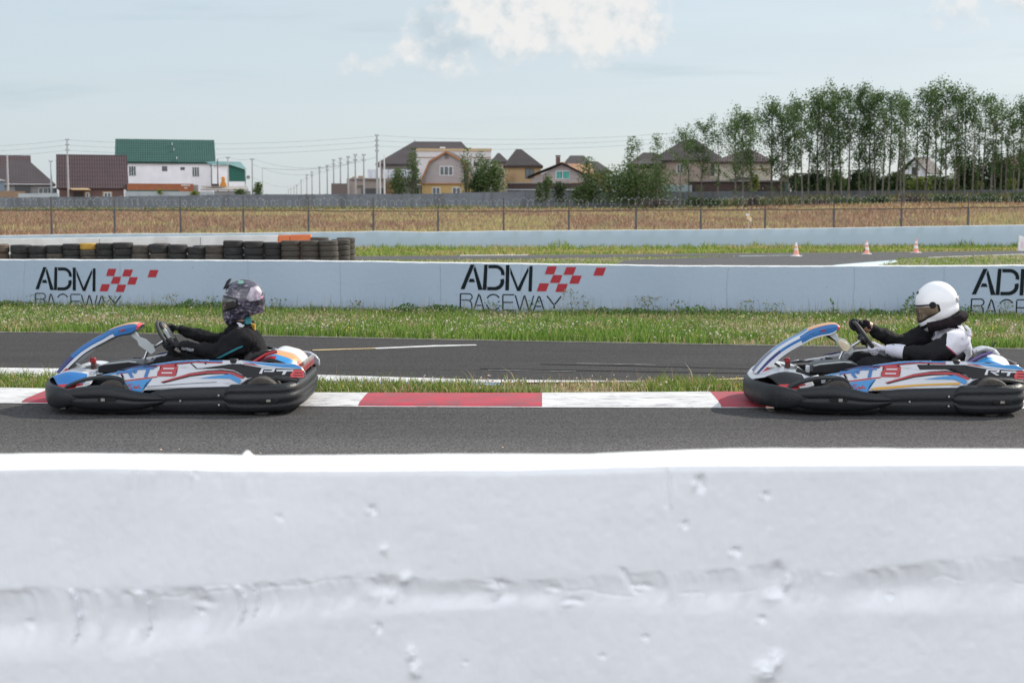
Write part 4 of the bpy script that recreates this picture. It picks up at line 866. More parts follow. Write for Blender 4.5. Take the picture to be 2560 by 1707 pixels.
class House:
    def __init__(s, name, x, d, label, cat='house', group=None, rot=0):
        s.d = d; s.X0 = (x-1280)/FPX*d; s.root = empty(name, (s.X0, d, float(terr(s.X0, d)))); s.z0 = s.root.location.z; tag(s.root, label, cat, group); a_ = -math.atan2(s.X0, d)+R(rot); s.root.rotation_euler.z = a_; s.root.scale.x = 1/math.cos(R(rot))*math.cos(math.atan2(s.X0, d))
    def p(s, x, y, dd=0.0):
        q = P(x, y, s.d+dd); return Vector((q.x-s.X0, dd, q.z-s.z0))
    def wall(s, x0, x1, y0, y1, depth, m, dd=0.0, name='wall'):
        a = s.p(x0, y0, dd); b = s.p(x1, y1, dd); mb = MB(); mb.box2((a.x, dd, b.z), (b.x, dd+depth, a.z)); return mb.build(name, m, s.root)
    def wallpoly(s, pts, depth, m, dd=0.0, name='wall'):
        mb = MB(); mb.prism([(s.p(x, y, dd).x, s.p(x, y, dd).z) for x, y in pts], dd, dd+depth); return mb.build(name, m, s.root)
    def roof(s, polys, m, th=0.18, name='roof'):
        mb = MB()
        for q in polys: mb.slab([s.p(*t) for t in q], th)
        return mb.build(name, m, s.root)
    def hip(s, xl, xr, ye, rl, rr, yr, depth, m, ov=0.5, dd=0.0, name='roof'):
        f0 = dd-ov; f1 = dd+depth+ov; mid = dd+depth/2
        A = s.p(xl, ye, f0); B = s.p(xr, ye, f0); C = s.p(rl, yr, mid); D = s.p(rr, yr, mid)
        A2 = Vector((A.x, f1, A.z)); B2 = Vector((B.x, f1, B.z)); mb = MB()
        for q in ([A, B, D, C], [B2, A2, C, D], [A2, A, C], [B, B2, D]):
            if (q[-1]-q[-2]).length < 1e-6: q = q[:-1]
            mb.add(q, [tuple(range(len(q)))])
        V = [A, B, B2, A2]; mb.add(V+[v-Vector((0, 0, .22)) for v in V], [(0, 1, 5, 4), (1, 2, 6, 5), (2, 3, 7, 6), (3, 0, 4, 7), (4, 5, 6, 7)])
        return mb.build(name, m, s.root)
    def gable_x(s, xl, xr, ye, yr, depth, m, dd=0.0, wm=None, ov=0.5):
        f0 = dd-ov; mid = dd+depth/2; A = s.p(xl, ye, f0); B = s.p(xr, ye, f0); C = s.p(xl, yr, mid); D = s.p(xr, yr, mid); C.x = A.x; D.x = B.x
        A2 = Vector((A.x, dd+depth+ov, A.z)); B2 = Vector((B.x, dd+depth+ov, B.z)); mb = MB(); mb.slab([A, B, D, C], .16); mb.slab([C, D, B2, A2], .16); r = mb.build('roof', m, s.root)
        if wm:
            for x in (A.x+.25, B.x-.35):
                mb = MB(); mb.add([(x, dd, A.z-.1), (x, mid, C.z-.2), (x, dd+depth, A.z-.1), (x+.1, dd, A.z-.1), (x+.1, mid, C.z-.2), (x+.1, dd+depth, A.z-.1)], [(0, 1, 2), (3, 5, 4), (0, 3, 4, 1), (1, 4, 5, 2), (2, 5, 3, 0)]); mb.build('gable_wall', wm, s.root)
        return r
    def win(s, x0, x1, y0, y1, dd=0.0, fm=None, n=2, gm=None, t=0.09, bars=()):
        a = s.p(x0, y0, dd); b = s.p(x1, y1, dd); w = b.x-a.x; h = a.z-b.z; mb = MB(); y = dd-.07
        mb.box2((a.x, y, b.z), (a.x+t, dd, a.z)); mb.box2((b.x-t, y, b.z), (b.x, dd, a.z)); mb.box2((a.x+t, y, a.z-t), (b.x-t, dd, a.z)); mb.box2((a.x+t, y, b.z), (b.x-t, dd, b.z+t))
        for k in range(1, n): c = a.x+w*k/n; mb.box2((c-t/2, y+.005, b.z+t), (c+t/2, dd, a.z-t))
        f = mb.build('window', fm or M_FRAME, s.root); mb = MB(); mb.box2((a.x+t, dd-.035, b.z+t), (b.x-t, dd-.005, a.z-t)); mb.build('pane', gm or M_GLASS, f); return f
    def box(s, x0, x1, y0, y1, depth, m, dd=0.0, name='part', bevel=0):
        a = s.p(x0, y0, dd); b = s.p(x1, y1, dd); mb = MB(); mb.box2((a.x, dd, b.z), (b.x, dd+depth, a.z)); return mb.build(name, m, s.root, bevel=bevel)
    def tube(s, pts, r, m, name): mb = MB(); mb.tube([s.p(*q) for q in pts], r, 6); return mb.build(name, m, s.root)

HG = 'houses beyond the concrete wall'
def houses():
    # far left brown roofs
    h = House('house', 10, 262, 'house with a plain brown gable roof cut by the left edge of the photo', group=HG); h.wall(-70, 74, 430, 500, 9, W_GREY); h.gable_x(-75, 77, 432, 388, 9, R_BROWN, wm=W_GREY)
    h = House('house', 60, 246, 'grey brown hip roofed house at the left edge with a wide white window', group=HG); h.wall(-45, 128, 458, 500, 9, W_GREY); h.hip(-60, 137, 460, 49, 94, 401, 9, R_GREY)
    h.wall(36, 74, 464, 500, .3, W_DK, dd=-.35, name='wall_panel'); h.win(96, 148-4, 469, 484, dd=-.0, n=4); h.tube([(-40, 461, -.6), (130, 461, -.6)], .07, M_FRAME, 'gutter'); h.tube([(16, 462, -.5), (14, 495, -.5)], .07, M_FRAME, 'drain_pipe')
    h = House('shed', -2, 236, 'blue grey corrugated shed corner at the left edge above the wall', 'shed'); h.wall(-60, 12, 451, 500, 4, plaster('blue_sheet', (0.20, 0.25, 0.30))); h.roof([[(-60, 449, -.3), (14, 451, -.3), (14, 447, 4), (-60, 445, 4)]], W_GREY); h.wall(-40, 50, 478, 500, .2, plaster('rust_fence', (0.28, 0.19, 0.12)), dd=-2.5, name='fence_panel')
    # brown tiled house
    h = House('house', 230, 238, 'brown brick house under a broad dark red brown tiled roof behind the power pole', group=HG); h.wall(148, 314, 468, 500, 9, W_BRICK); h.gable_x(139, 320, 471, 387, 9, R_BROWN, wm=W_TAN)
    h.win(211, 226, 480, 494, fm=M_TRIM, n=1); h.win(256, 281, 479, 494, fm=M_TRIM, n=2); h.win(214, 223, 482, 494, dd=-.075, n=1, t=.12); h.win(259, 278, 481, 493, dd=-.075, n=2, t=.12)
    h.roof([[(171, 474, -2.2), (217, 474, -2.2), (217, 470, 0), (171, 470, 0)]], W_TAN, .12, 'canopy'); h.wall(184, 207, 482, 500, .1, M_DFRAME, dd=-.1, name='door'); h.box(309, 315, 471, 500, .4, W_WHITE, dd=-.2, name='corner_pillar')
    h.roof([[(319.2, 472, -.55), (322.5, 472, -.55), (322.5, 387, 4.55), (319.2, 387, 4.55)]], M_OTRIM, .3, 'verge_board')
    # green roofed house
    h = House('house', 420, 262, 'white house under a large green metal roof', group=HG); h.wall(300, 530, 408, 500, 11, W_WHITE); h.gable_x(286, 538.5, 407, 349, 11, R_GREEN, wm=W_WHITE, ov=.6)
    for a, b, c, d_, n in ((322, 341, 416, 441, 3), (405, 418, 416, 428, 1), (451, 462, 418, 425, 1), (480, 499, 417, 442, 3)): h.win(a, b, c, d_, n=n, fm=M_DFRAME if n == 1 else M_FRAME)
    h.tube([(525, 409, -.3), (529, 420, -.3), (529, 470, -.3)], .09, mat('green_pipe', (0.02, 0.09, 0.07)), 'drain_pipe'); h.tube([(290, 404.5, -.5), (537, 405.5, -.5)], .05, mat('green_pipe', (0.02, 0.09, 0.07)), 'snow_guard')
    for y_, dd_ in ((357, 4.6), (371, 3.2), (392, 1.0)): h.box(441.5, 443.5, y_, y_+6, .25, M_FRAME, dd=dd_-.9, name='roof_vent')
    h = House('house_annex', 590, 256, 'white and green annex with a pale teal roof beside the green roofed house', 'annex', HG); h.wall(531, 571, 412, 500, 6, W_WHITE); h.wallpoly([(571, 411), (613, 424), (613, 500), (571, 500)], 6, mat('green_sheet', (0.015, 0.12, 0.085)), dd=.1); h.wall(571, 613, 454, 500, .2, W_WHITE, dd=-.12, name='lower_wall')
    h.roof([[(530, 414, -.4), (572, 412, -.4), (617, 425, -.4), (617, 405, 6), (548, 404, 6), (530, 406, 6)]], R_TEAL, .12); h.tube([(613, 427, -.4), (613, 460, -.4)], .05, M_DTRIM, 'drain_pipe')
    h = House('container', 400, 240, 'orange corrugated shipping container in front of the white house wall', 'container')
    m = bpy.data.materials.new('container_orange'); m = mat('container_orange', (0.36, 0.12, 0.045), (0.30, 0.10, 0.04), 1.2, 0.6)
    a = h.p(318, 459.5); b = h.p(484, 476); mb = MB(); n = 60; w = (b.x-a.x)/n
    for k in range(n): mb.box2((a.x+k*w, -.0 if k % 2 else .05, b.z-.8), (a.x+(k+1)*w, 2.4, a.z-.1))
    mb.build('side_wall', m, h.root); mb = MB(); mb.box2((a.x-.05, -.06, a.z-.1), (b.x+.05, 2.45, a.z)); mb.build('top_rail', m, h.root)
    mb = MB(); 
    for k, (x, ww) in enumerate([(455, 3), (459, 2.4), (462, 3), (466, 3), (470, 3), (474, 2.4)]): q = h.p(x, 463); mb.box((q.x, -.02, q.z), (.07*ww, .03, .22))
    q = h.p(465, 470); mb.box((q.x, -.02, q.z), (.5, .03, .16)); mb.build('painted_marks', M_FRAME, h.root)
    h.wall(486, 500, 462, 482, 2, W_GREY, dd=1, name='side_box')
    # low clutter behind the wall: pale fence, flat roofs
    h = House('board_fence', 420, 233, 'low pale grey board fence between the concrete wall and the container', 'fence'); h.wall(314, 535, 479, 492, .1, plaster('pale_boards', (0.38, 0.42, 0.43)), name='boards'); h.wall(318, 450, 476, 479, .15, mat('green_strip', (0.03, 0.10, 0.07)), dd=.3, name='green_panel')
    h = House('board_fence', 100, 233, 'low pale galvanised fence in front of the hip roofed house at left', 'fence'); h.wall(46, 146, 484, 494, .1, plaster('galvanised', (0.42, 0.47, 0.48)), name='boards')
    h = House('lean_to', 565, 236, 'low dark lean-to with planks and a pale sheet roof under the orange bundle', 'shed'); h.wall(535, 627, 478, 492, 3, W_GREY); h.roof([[(500, 473, -.5), (620, 474, -.5), (628, 466, 3), (530, 466, 3)]], plaster('pale_roof_sheet', (0.30, 0.28, 0.26)), .2); h.box(505, 560, 466, 468, .4, plaster('plank', (0.34, 0.28, 0.22)), dd=.5, name='plank'); h.box(531, 550, 460, 467, 1, M_DTRIM, dd=.8, name='dark_heap')
    h = House('tarpaulin', 558, 237, 'orange wrapped bundle standing on the lean-to roof', 'tarpaulin'); m = mat('orange_tarp', (0.62, 0.26, 0.03), (0.5, 0.2, 0.03), 1.5, 0.7)
    pts = [(548, 467), (552, 457), (554, 452), (553, 445), (556, 441.5), (561, 442), (563, 447), (562, 453), (566, 459), (567, 467)]; o = h.wallpoly(pts, .7, m, name='bundle'); b = o.modifiers.new('b', 'BEVEL'); b.width = .15; b.segments = 3
    h = House('satellite_dish', 620, 250, 'grey satellite dish on the annex corner', 'dish'); q = h.p(620.5, 444); mb = MB(); mb.lathe([(0.001, 0), (.18, .03), (.33, .09), (.34, .10), (.18, .05), (.001, .02)], c=(q.x, q.y, q.z), n=20, M=Matrix.Rotation(R(70), 3, 'X')); mb.build('dish', mat('dish_grey', (.2, .2, .2)), h.root, smooth=True); mb = MB(); mb.tube([(q.x, .1, q.z), (q.x-.5, .6, q.z-.2), (q.x-.5, .6, 0)], .04, 5); mb.build('arm', M_DTRIM, h.root)
    # unfinished low building and white bags in the middle
    h = House('building', 880, 262, 'unfinished low building with rough brick and boards left of the tall pole', group=HG); h.wall(828, 868, 459, 500, 5, plaster('rough_wood', (0.16, 0.13, 0.12))); h.wall(868, 965, 447, 500, 8, plaster('pinkish_block', (0.36, 0.31, 0.28)), dd=1); h.box(876, 968, 445, 448.5, 9, W_GREY, dd=.5, name='floor_slab'); h.wall(905, 960, 471, 500, .2, W_DK, dd=.6, name='boarding'); h.win(893, 911, 462, 472, dd=1, fm=M_TRIM, n=1); h.box(885, 896, 442, 445, 1, W_OBR, dd=3, name='brick_pile'); h.box(900, 912, 440, 445, 1, W_OBR, dd=3, name='brick_pile')
    h.wall(955, 990, 455, 500, 5, W_OBR, dd=2)
    for i, (a, b) in enumerate([(919, 933), (934, 946), (957, 971), (972, 985), (1000, 1013), (1014, 1029)]):
        h = House('pallet_pack', (a+b)/2, 259, ['first', 'second', 'third', 'fourth', 'fifth', 'sixth'][i]+' white wrapped block pack from the left on the unfinished building', 'pallet', 'wrapped packs of blocks on the slab'); h.wall(a, b, 424, 446, 1, mat('white_wrap', (0.66, 0.68, 0.72), (0.45, 0.5, 0.6), 2.5, 0.35), name='wrap'); h.box(a, b, 446, 447.5, 1, W_TAN, name='pallet')
    # big brown hip roof house
    h = House('house', 1050, 276, 'tall grey house under the big brown hip roof right of the tall pole', group=HG); h.wall(952, 1190, 408, 500, 12, plaster('grey_render', (0.25, 0.235, 0.225))); h.hip(938, 1205, 410, 1040, 1158, 354, 12, R_GREY, ov=.8); h.box(1088, 1102, 411, 417, .4, M_FRAME, dd=-.5, name='roof_light'); h.tube([(1042, 354, 6), (1042, 349, 6)], .05, M_DTRIM, 'finial')
    h = House('building', 1135, 262, 'white flat roofed block wing with a wooden parapet behind the gambrel house', group=HG); h.wall(1041, 1228, 378, 500, 8, plaster('white_block', (0.62, 0.60, 0.61))); h.box(1038, 1229, 371.5, 378, 8.4, plaster('new_wood', (0.52, 0.39, 0.24)), dd=-.2, name='parapet_board'); h.box(1041, 1228, 393, 395, .2, W_OBR, dd=-.1, name='brick_band'); h.box(1101, 1114, 368, 371, 1, M_FRAME, dd=2, name='insulation_pack')
    h.wall(1184, 1197, 406, 416, .1, M_DFRAME, dd=-.1, name='opening')
    # gambrel house
    h = House('house', 1116, 240, 'gambrel roofed house with grey boards above a yellow ground floor', group=HG, rot=-9)
    g = [(1051.5, 459), (1074.5, 404), (1116.5, 380), (1158.5, 404), (1180, 459)]
    h.wallpoly(g, 8, W_WOOD, name='gable_wall'); h.wall(1054, 1177, 459.5, 500, 8, W_YEL, dd=.1)
    mb = MB()
    gg = [(1048.5, 460.5), (1073, 402.3), (1116.5, 377.5), (1160, 402.3), (1182.5, 460.5)]
    for (a, b) in zip(gg[:-1], gg[1:]): p0 = h.p(*a, 0); p1 = h.p(*b, 0); mb.slab([(p0.x, -.5, p0.z), (p1.x, -.5, p1.z), (p1.x, 8.4, p1.z), (p0.x, 8.4, p0.z)], .14)
    mb.build('roof', R_DARK, h.root); mb = MB()
    for (a, b) in zip(gg[:-1], gg[1:]): p0 = h.p(*a, 0); p1 = h.p(*b, 0); mb.slab([(p0.x, -.56, p0.z-.03), (p1.x, -.56, p1.z-.03), (p1.x, -.5, p1.z-.03), (p0.x, -.5, p0.z-.03)], .26)
    mb.build('verge_board', M_OTRIM, h.root); h.box(1052, 1180, 458.3, 460.3, .3, M_OTRIM, dd=-.25, name='floor_band')
    h.win(1099, 1133, 415.5, 439.5, n=3, t=.13); h.win(1080, 1101, 468, 486, dd=.1, n=2, t=.13); h.win(1130, 1152, 468, 486, dd=.1, n=2, t=.13); h.wall(1111.5, 1121.5, 387, 398, .06, plaster('vent_grey', (.2, .17, .17)), dd=-.06, name='gable_vent')
    h.wall(1002, 1052, 463, 500, 5, plaster('plank_grey', (0.26, 0.24, 0.24)), dd=.3, name='porch_wall'); h.roof([[(1000, 464, 0), (1053, 457, 0), (1053, 447, 4), (1016, 452, 4)]], R_DARK, .12, 'porch_roof'); h.wall(1028, 1046, 469, 486, .06, M_DFRAME, dd=.22, name='porch_window'); h.wall(1178, 1188, 462, 500, 3, W_YEL, dd=1, name='side_wall')
    # pyramid roof house with small neighbour roof
    h = House('house', 1300, 262, 'tan house with a pointed dark brown roof', group=HG); h.wall(1262, 1352, 414, 500, 8, W_TAN); h.hip(1258, 1358, 415, 1290, 1303, 373, 8, R_DARK, ov=.7); h.win(1313, 1335, 422, 447, fm=M_DFRAME, n=2); h.box(1258, 1357, 413, 416.5, .3, M_DTRIM, dd=-.75, name='fascia')
    for y in (433, 441, 449): h.box(1268, 1288, y, y+1, .3, W_OBR, dd=-.8, name='balcony_rail')
    h = House('house', 1246, 275, 'low house showing only its small dark hip roof left of the pointed roof', group=HG); h.wall(1230, 1268, 404, 500, 6, W_CREAM); h.hip(1226, 1272, 405, 1244, 1250, 383, 6, R_DARK)
    # wooden gable with teal shutters
    h = House('house', 1410, 244, 'wide low gabled wooden house with teal shutters', group=HG); h.wallpoly([(1330, 447), (1405, 411), (1492, 455), (1492, 500), (1330, 500)], 8, W_WOOD, name='gable_wall'); mb = MB()
    for a, b in (((1317, 441), (1405, 406)), ((1405, 406), (1504, 456))): p0 = h.p(*a, 0); p1 = h.p(*b, 0); mb.slab([(p0.x, -1.0, p0.z), (p1.x, -1.0, p1.z), (p1.x, 9, p1.z), (p0.x, 9, p0.z)], .16)
    mb.build('roof', R_DARK, h.root); h.win(1389, 1424, 427, 448, n=2, t=.13); 
    for a, b in ((1391, 1395.5), (1396.5, 1402.5), (1409, 1413.5), (1414.5, 1423)): h.wall(a, b, 429, 446.5, .03, mat('teal_shutter', (0.06, 0.34, 0.29), (0.08, 0.4, 0.34), 2), dd=-.1, name='shutter')
    h.box(1388, 1399, 392, 412, .7, W_BRICK, dd=3, name='chimney'); h.box(1387, 1400, 388.5, 391, .8, M_DTRIM, dd=2.95, name='chimney_cap'); h.box(1322, 1500, 456, 458, .3, W_TAN, dd=-.5, name='floor_band')
    h = House('house', 1470, 256, 'house with an unfinished orange batten roof slope behind the teal shutters', group=HG); h.wall(1400, 1484, 434, 500, 6, W_OBR); h.roof([[(1417, 409, 2), (1478, 410, 2), (1485, 434, -.6), (1440, 432, -.6)], [(1378, 428, -.6), (1392, 428, -.6), (1410, 405, 3), (1400, 405, 3)]], R_ORANGE, .14)
    h = House('house', 1470, 268, 'grey brown hip roofed house right of the chimney', group=HG); h.wall(1405, 1524, 427, 500, 9, W_OBR); h.hip(1396, 1500, 424, 1422, 1456, 389, 9, R_GREY); h.hip(1440, 1532, 429, 1478, 1492, 404, 7, R_GREY, dd=-.8); h.box(1515, 1519, 428, 455, .4, M_FRAME, dd=-1.0, name='porch_column'); h.box(1443, 1531, 427, 430, .3, M_DTRIM, dd=-1.6, name='fascia')
    h = House('board_fence', 1390, 234, 'dark brown board fence with a pale coping in front of the wooden house', 'fence'); h.wall(1268, 1512, 458, 482, .12, plaster('dark_brown_sheet', (0.075, 0.05, 0.047)), name='boards'); h.box(1264, 1430, 457, 459, .4, W_GREY, dd=-.2, name='coping'); h.wall(1262, 1512, 473, 476, .3, plaster('pale_pipe', (0.42, 0.47, 0.5)), dd=-.6, name='pale_rail')
    # big brown house right
    h = House('house', 1715, 262, 'large beige brick house with a tall dark brown hip roof behind the first poplars', group=HG); h.wall(1640, 1786, 398, 500, 11, W_BEIGE); h.hip(1626, 1814, 400, 1700, 1732, 350, 11, R_DARK, ov=.8); h.win(1692, 1708, 411, 434, fm=M_FRAME, n=2); h.wall(1575, 1640, 422, 500, 7, W_BEIGE, dd=-1.2); h.hip(1568, 1668, 414, 1602, 1630, 381, 9, R_DARK, dd=-1.4); h.roof([[(1585, 410, -3), (1660, 408, -3), (1642, 392, 2), (1604, 392, 2)]], R_DARK, .2, 'porch_roof'); h.box(1600, 1606, 404, 411, .3, M_FRAME, dd=-1.5, name='window_arch'); h.box(1776, 1790, 402, 460, .4, W_CREAM, dd=-.4, name='bay')
    h.win(1778, 1788, 412, 440, dd=-.4, fm=M_DFRAME, n=1)
    h = House('house', 1860, 258, 'cream house with a wide brown hip roof under the dark poplars', group=HG); h.wall(1786, 1930, 404, 500, 9, W_CREAM); h.hip(1776, 1938, 404, 1846, 1876, 377, 9, R_BROWN, ov=.8); h.roof([[(1800, 457, -4), (1925, 457, -4), (1880, 444, 0), (1845, 444, 0)]], R_DARK, .2, 'porch_roof'); h.box(1850, 1925, 421, 424, .2, W_TAN, dd=-.2, name='band')
    h = House('board_fence', 1830, 236, 'dark brown sheet fence below the cream house', 'fence'); h.wall(1722, 1962, 453, 482, .12, plaster('dark_brown_sheet', (0.075, 0.05, 0.047)), name='boards'); h.roof([[(1722, 454, -.3), (1962, 455, -.3), (1950, 451, 1), (1770, 450, 1)]], R_DARK, .1, 'coping')
    h = House('shed', 1962, 240, 'small shed with white gable at the end of the brown fence', 'shed'); h.wallpoly([(1946, 452), (1960, 437), (1976, 450), (1976, 490), (1946, 490)], 3, W_CREAM); h.roof([[(1943, 454, -.4), (1961, 436, -.4), (1961, 436, 3), (1943, 454, 3)], [(1961, 436, -.4), (1980, 452, -.4), (1980, 452, 3), (1961, 436, 3)]], R_DARK, .12); h.wall(1955, 1968, 455, 480, .1, plaster('blue_door', (0.1, 0.17, 0.22)), dd=-.1, name='door')
    h = House('container', 1690, 236, 'pale blue grey low shed roof between the bush and the fence', 'shed'); h.wall(1655, 1730, 463, 482, 2.5, plaster('pale_blue_grey', (0.28, 0.36, 0.38)))
    h = House('house', 2288, 270, 'white gabled house with a dark roof glimpsed between the poplar trunks', group=HG); h.wallpoly([(2262, 428), (2288, 397), (2318, 430), (2318, 500), (2262, 500)], 9, plaster('bright_white', (0.62, 0.64, 0.67))); h.roof([[(2230, 440, -.5), (2288, 393, -.5), (2288, 393, 9), (2225, 428, 9)], [(2288, 393, -.5), (2325, 435, -.5), (2325, 435, 9), (2288, 393, 9)]], R_DARK, .2); h.wall(2280, 2292, 418, 440, .1, M_DFRAME, dd=-.1, name='window_opening'); h.box(2272, 2316, 446, 449, .6, M_FRAME, dd=-.6, name='balcony_slab'); h.wall(2225, 2262, 432, 500, 9, W_CREAM, dd=1)
    h.wall(2279, 2284, 455, 466, .1, M_DFRAME, dd=-.1, name='window_opening')
    h = House('house', 2560, 262, 'house with a reddish brown roof behind the trees at the right edge', group=HG); h.wall(2490, 2640, 407, 500, 9, W_TAN); h.hip(2478, 2660, 408, 2540, 2620, 380, 9, tiles('red_brown_tiles', (0.15, 0.075, 0.055), (0.13, 0.06, 0.05)))
houses()

# ------------------------------------------------------------------ poles and wires
M_POLE = plaster('concrete_pole', (0.36, 0.36, 0.36)); M_WIRE = mat('wire_black', (0.06, 0.07, 0.08))
POLES = {}
def pole(px, yt, d, label, w=0.13, arms=3, yb=None, m=None, lean=0.0):
    X = (px-1280)/FPX*d; z0 = float(terr(X, d)); top = P(px, yt, d).z; r = empty('power_pole', (X, d, z0)); h = top-z0
    mb = MB(); k = w; V = []
    for zz, s in ((-.3, 1.25), (h, .75)): V += [(-k*s+lean*zz, -k*s, zz), (k*s+lean*zz, -k*s, zz), (k*s+lean*zz, k*s, zz), (-k*s+lean*zz, k*s, zz)]
    mb.add(V, [(0, 1, 2, 3), (4, 5, 6, 7), (0, 1, 5, 4), (1, 2, 6, 5), (2, 3, 7, 6), (3, 0, 4, 7)]); mb.build('shaft', m or M_POLE, r, bevel=.02)
    for a in range(arms):
        mb = MB(); z = h-.15-a*.85; mb.tube([(-.28, 0, z), (.28, 0, z)], .035, 5); 
        for sx in (-.25, .25): mb.lathe([(.001, z+.02), (.055, z+.04), (.055, z+.16), (.02, z+.2), (.001, z+.2)], c=(sx, 0, 0), n=8)
        mb.build('crossarm', M_DTRIM, r)
    tag(r, label, 'utility pole', 'poles along the village street'); return (X, d, top)
def poles():
    a = pole(177, 348, 236, 'tall pole standing in front of the brown tiled roof', arms=4); b = pole(945, 337, 236, 'tallest grey pole near the centre left of the big brown roof', .17, 4)
    c0 = pole(27, 387, 236, 'pale pole at the far left in front of the grey hip roof', .14, 0); pole(135, 402, 238, 'pale blue-grey pole beside the left verge of the brown tiled roof', .13, 1, m=plaster('blueish_pole', (0.38, 0.43, 0.46)))
    pole(549, 398, 240, 'thin dark pole left of the orange bundle', .09, 0, m=plaster('dark_pole', (.12, .09, .08))); e1 = pole(575, 393, 240, 'pole right of the orange bundle with a slanting brace', .10, 1); e2 = pole(635, 397, 240, 'lone pole between the annex and the small bush', .12, 1)
    e3 = pole(660, 420, 240, 'thin street lamp-like pole right of the small bush', .05, 0); pole(952.5, 395, 232, 'first of two white short poles right of the tallest pole', .11, 0, m=plaster('white_pole', (.62, .62, .6))); pole(963, 388, 232, 'second of two white short poles right of the tallest pole', .12, 0, m=plaster('white_pole', (.62, .62, .6)))
    row = [(912, 386, 236), (891, 386, 240), (873, 391, 250), (854, 395, 262), (837, 399, 276), (821, 413, 290), (802, 417, 308), (783, 429, 330), (770, 437, 360), (756, 450, 395), (745, 463, 450), (738, 468, 520), (730, 471, 600), (724, 474, 700)]
    names = ['nearest', 'second', 'third', 'fourth', 'fifth', 'sixth', 'seventh', 'eighth', 'ninth', 'tenth', 'eleventh', 'twelfth', 'thirteenth', 'farthest']
    tops = [pole(x, y, d, '%s%s pole of the receding row left of the tallest pole' % (n, '' if n in ('nearest', 'farthest') else ' nearest'), .13, 2 if i < 9 else 1) for i, ((x, y, d), n) in enumerate(zip(row, names))]
    def wire(p, q, sag, n=24, rad=0.014, label='thin dark overhead wire'):
        p = Vector(p); q = Vector(q); pts = [p.lerp(q, k/n)-Vector((0, 0, sag*4*(k/n)*(1-k/n))) for k in range(n+1)]; mb = MB(); mb.tube(pts, rad, 4); o = mb.build('overhead_wire', M_WIRE, recalc=False); tag(o, label, 'wire', 'overhead wires between the poles'); return o
    L3 = ['top', 'middle', 'bottom']
    for k in range(3):
        dz = -.15-.85*k
        wire((a[0], 235.9, a[2]+dz), (b[0], 235.9, b[2]+dz-.1), .95, label='%s of the long wires from the left pole to the tallest pole' % L3[k])
        q = P(-420, 350+11*k, 236); wire((a[0], 235.9, a[2]+dz), q, 1.2, label='%s of the wires running left out of the photo from the left pole' % L3[k])
        q = P(1760, 327+11*k, 232); wire((b[0], 235.9, b[2]+dz), q, 1.0, label='%s of the wires from the tallest pole to the poplars' % L3[k])
    wire((e1[0], 240, e1[2]), P(135, 402, 238), 1.2, rad=.012, label='wire across the white house wall'); wire(e2, P(910, 396, 236), 1.6, label='wire from the lone pole to the receding row, upper'); wire(Vector(e2)-Vector((0, 0, .9)), P(891, 398, 240), 2.2, label='wire from the lone pole to the receding row, lower')
    wire(e3, P(945, 392, 236), 1.0, rad=.02, label='thick cable rising to the tallest pole'); wire(Vector(e2)-Vector((0, 0, 3.0)), P(783, 437, 330), 2.2, label='low sagging wire above the street'); wire(e1, e2, .3, label='short wire left of the lone pole')
    for i in range(0, len(tops)-1): wire(Vector(tops[i])-Vector((0, 0, .1)), Vector(tops[i+1])-Vector((0, 0, .1)), .4, 8, label='wire between the %s and %s poles of the receding row' % (names[i], names[i+1]))
poles()

# ------------------------------------------------------------------ trees and bushes
M_BARK = mat('poplar_bark', (0.17, 0.15, 0.125), (0.10, 0.09, 0.075), 1.5, 0.9); M_CROWN = tint_mat('crown_leaves', 0.6, 0.32)
LEAFC = [(0.062, 0.115, 0.034), (0.088, 0.150, 0.045), (0.045, 0.088, 0.028), (0.125, 0.185, 0.062)]
def poplar_mesh(seed, H=16.0, wid=1.0, dens=1.0, low=0.42, warm=1.0):
    rg = random.Random(seed); st = MB(); bend = [rg.uniform(-.35, .35), rg.uniform(-.3, .3)]; ph = rg.uniform(0, 6)
    def tp(t): return Vector((bend[0]*math.sin(t*3+ph)+bend[0]*t, bend[1]*math.sin(t*2.4+ph), H*t))
    st.tube([tp(t) for t in np.linspace(-.02, 0.98, 14)], [0.15*(1-.88*t)+.012 for t in np.linspace(0, 1, 14)], 6)
    P0 = []; S = []
    nb = int(40*dens)
    for k in range(nb):
        t = low+(0.99-low)*((k+rg.random())/nb)**0.85; a = rg.uniform(0, 6.28); skip = rg.random() < .14
        L_ = (1.0+1.5*math.sin(math.pi*min(1, max(.12, (t-low*.8)/(1.0-low*.8)*.9))))*wid*rg.uniform(.6, 1.15)*.78; up = rg.uniform(.7, 1.5)
        if skip: continue
        b = tp(t); d = Vector((math.cos(a), math.sin(a), up)).normalized(); e = b+d*L_*1.35; mid = b.lerp(e, .5)+Vector((0, 0, -.06))
        st.tube([b, mid, e], [.035*(1.2-t), .022*(1.2-t)+.004, .006], 4, cap=False)
        m = int(rg.uniform(20, 98)*dens**.3)
        for j in range(m):
            u = rg.random()**.6; c = b.lerp(e, .25+.85*u); r = .20+.30*u; P0.append((c.x+rg.gauss(0, r*.8), c.y+rg.gauss(0, r*.8), c.z+rg.gauss(0, r))); S.append(rg.uniform(.12, .27))
    for j in range(int(90*dens)):
        c = tp(rg.uniform(.90, 1.0)); P0.append((c.x+rg.gauss(0, .25), c.y+rg.gauss(0, .25), c.z+rg.gauss(0, .3))); S.append(rg.uniform(.1, .2))
    # a few epicormic shoots down the trunk
    for j in range(int(130*dens)):
        c = tp(rg.uniform(.12, low)); 
        if math.sin(c.z*2.1+seed) > .1: P0.append((c.x+rg.gauss(0, .35), c.y+rg.gauss(0, .35), c.z+rg.gauss(0, .2))); S.append(rg.uniform(.1, .2))
    return st, np.array(P0), np.array(S)
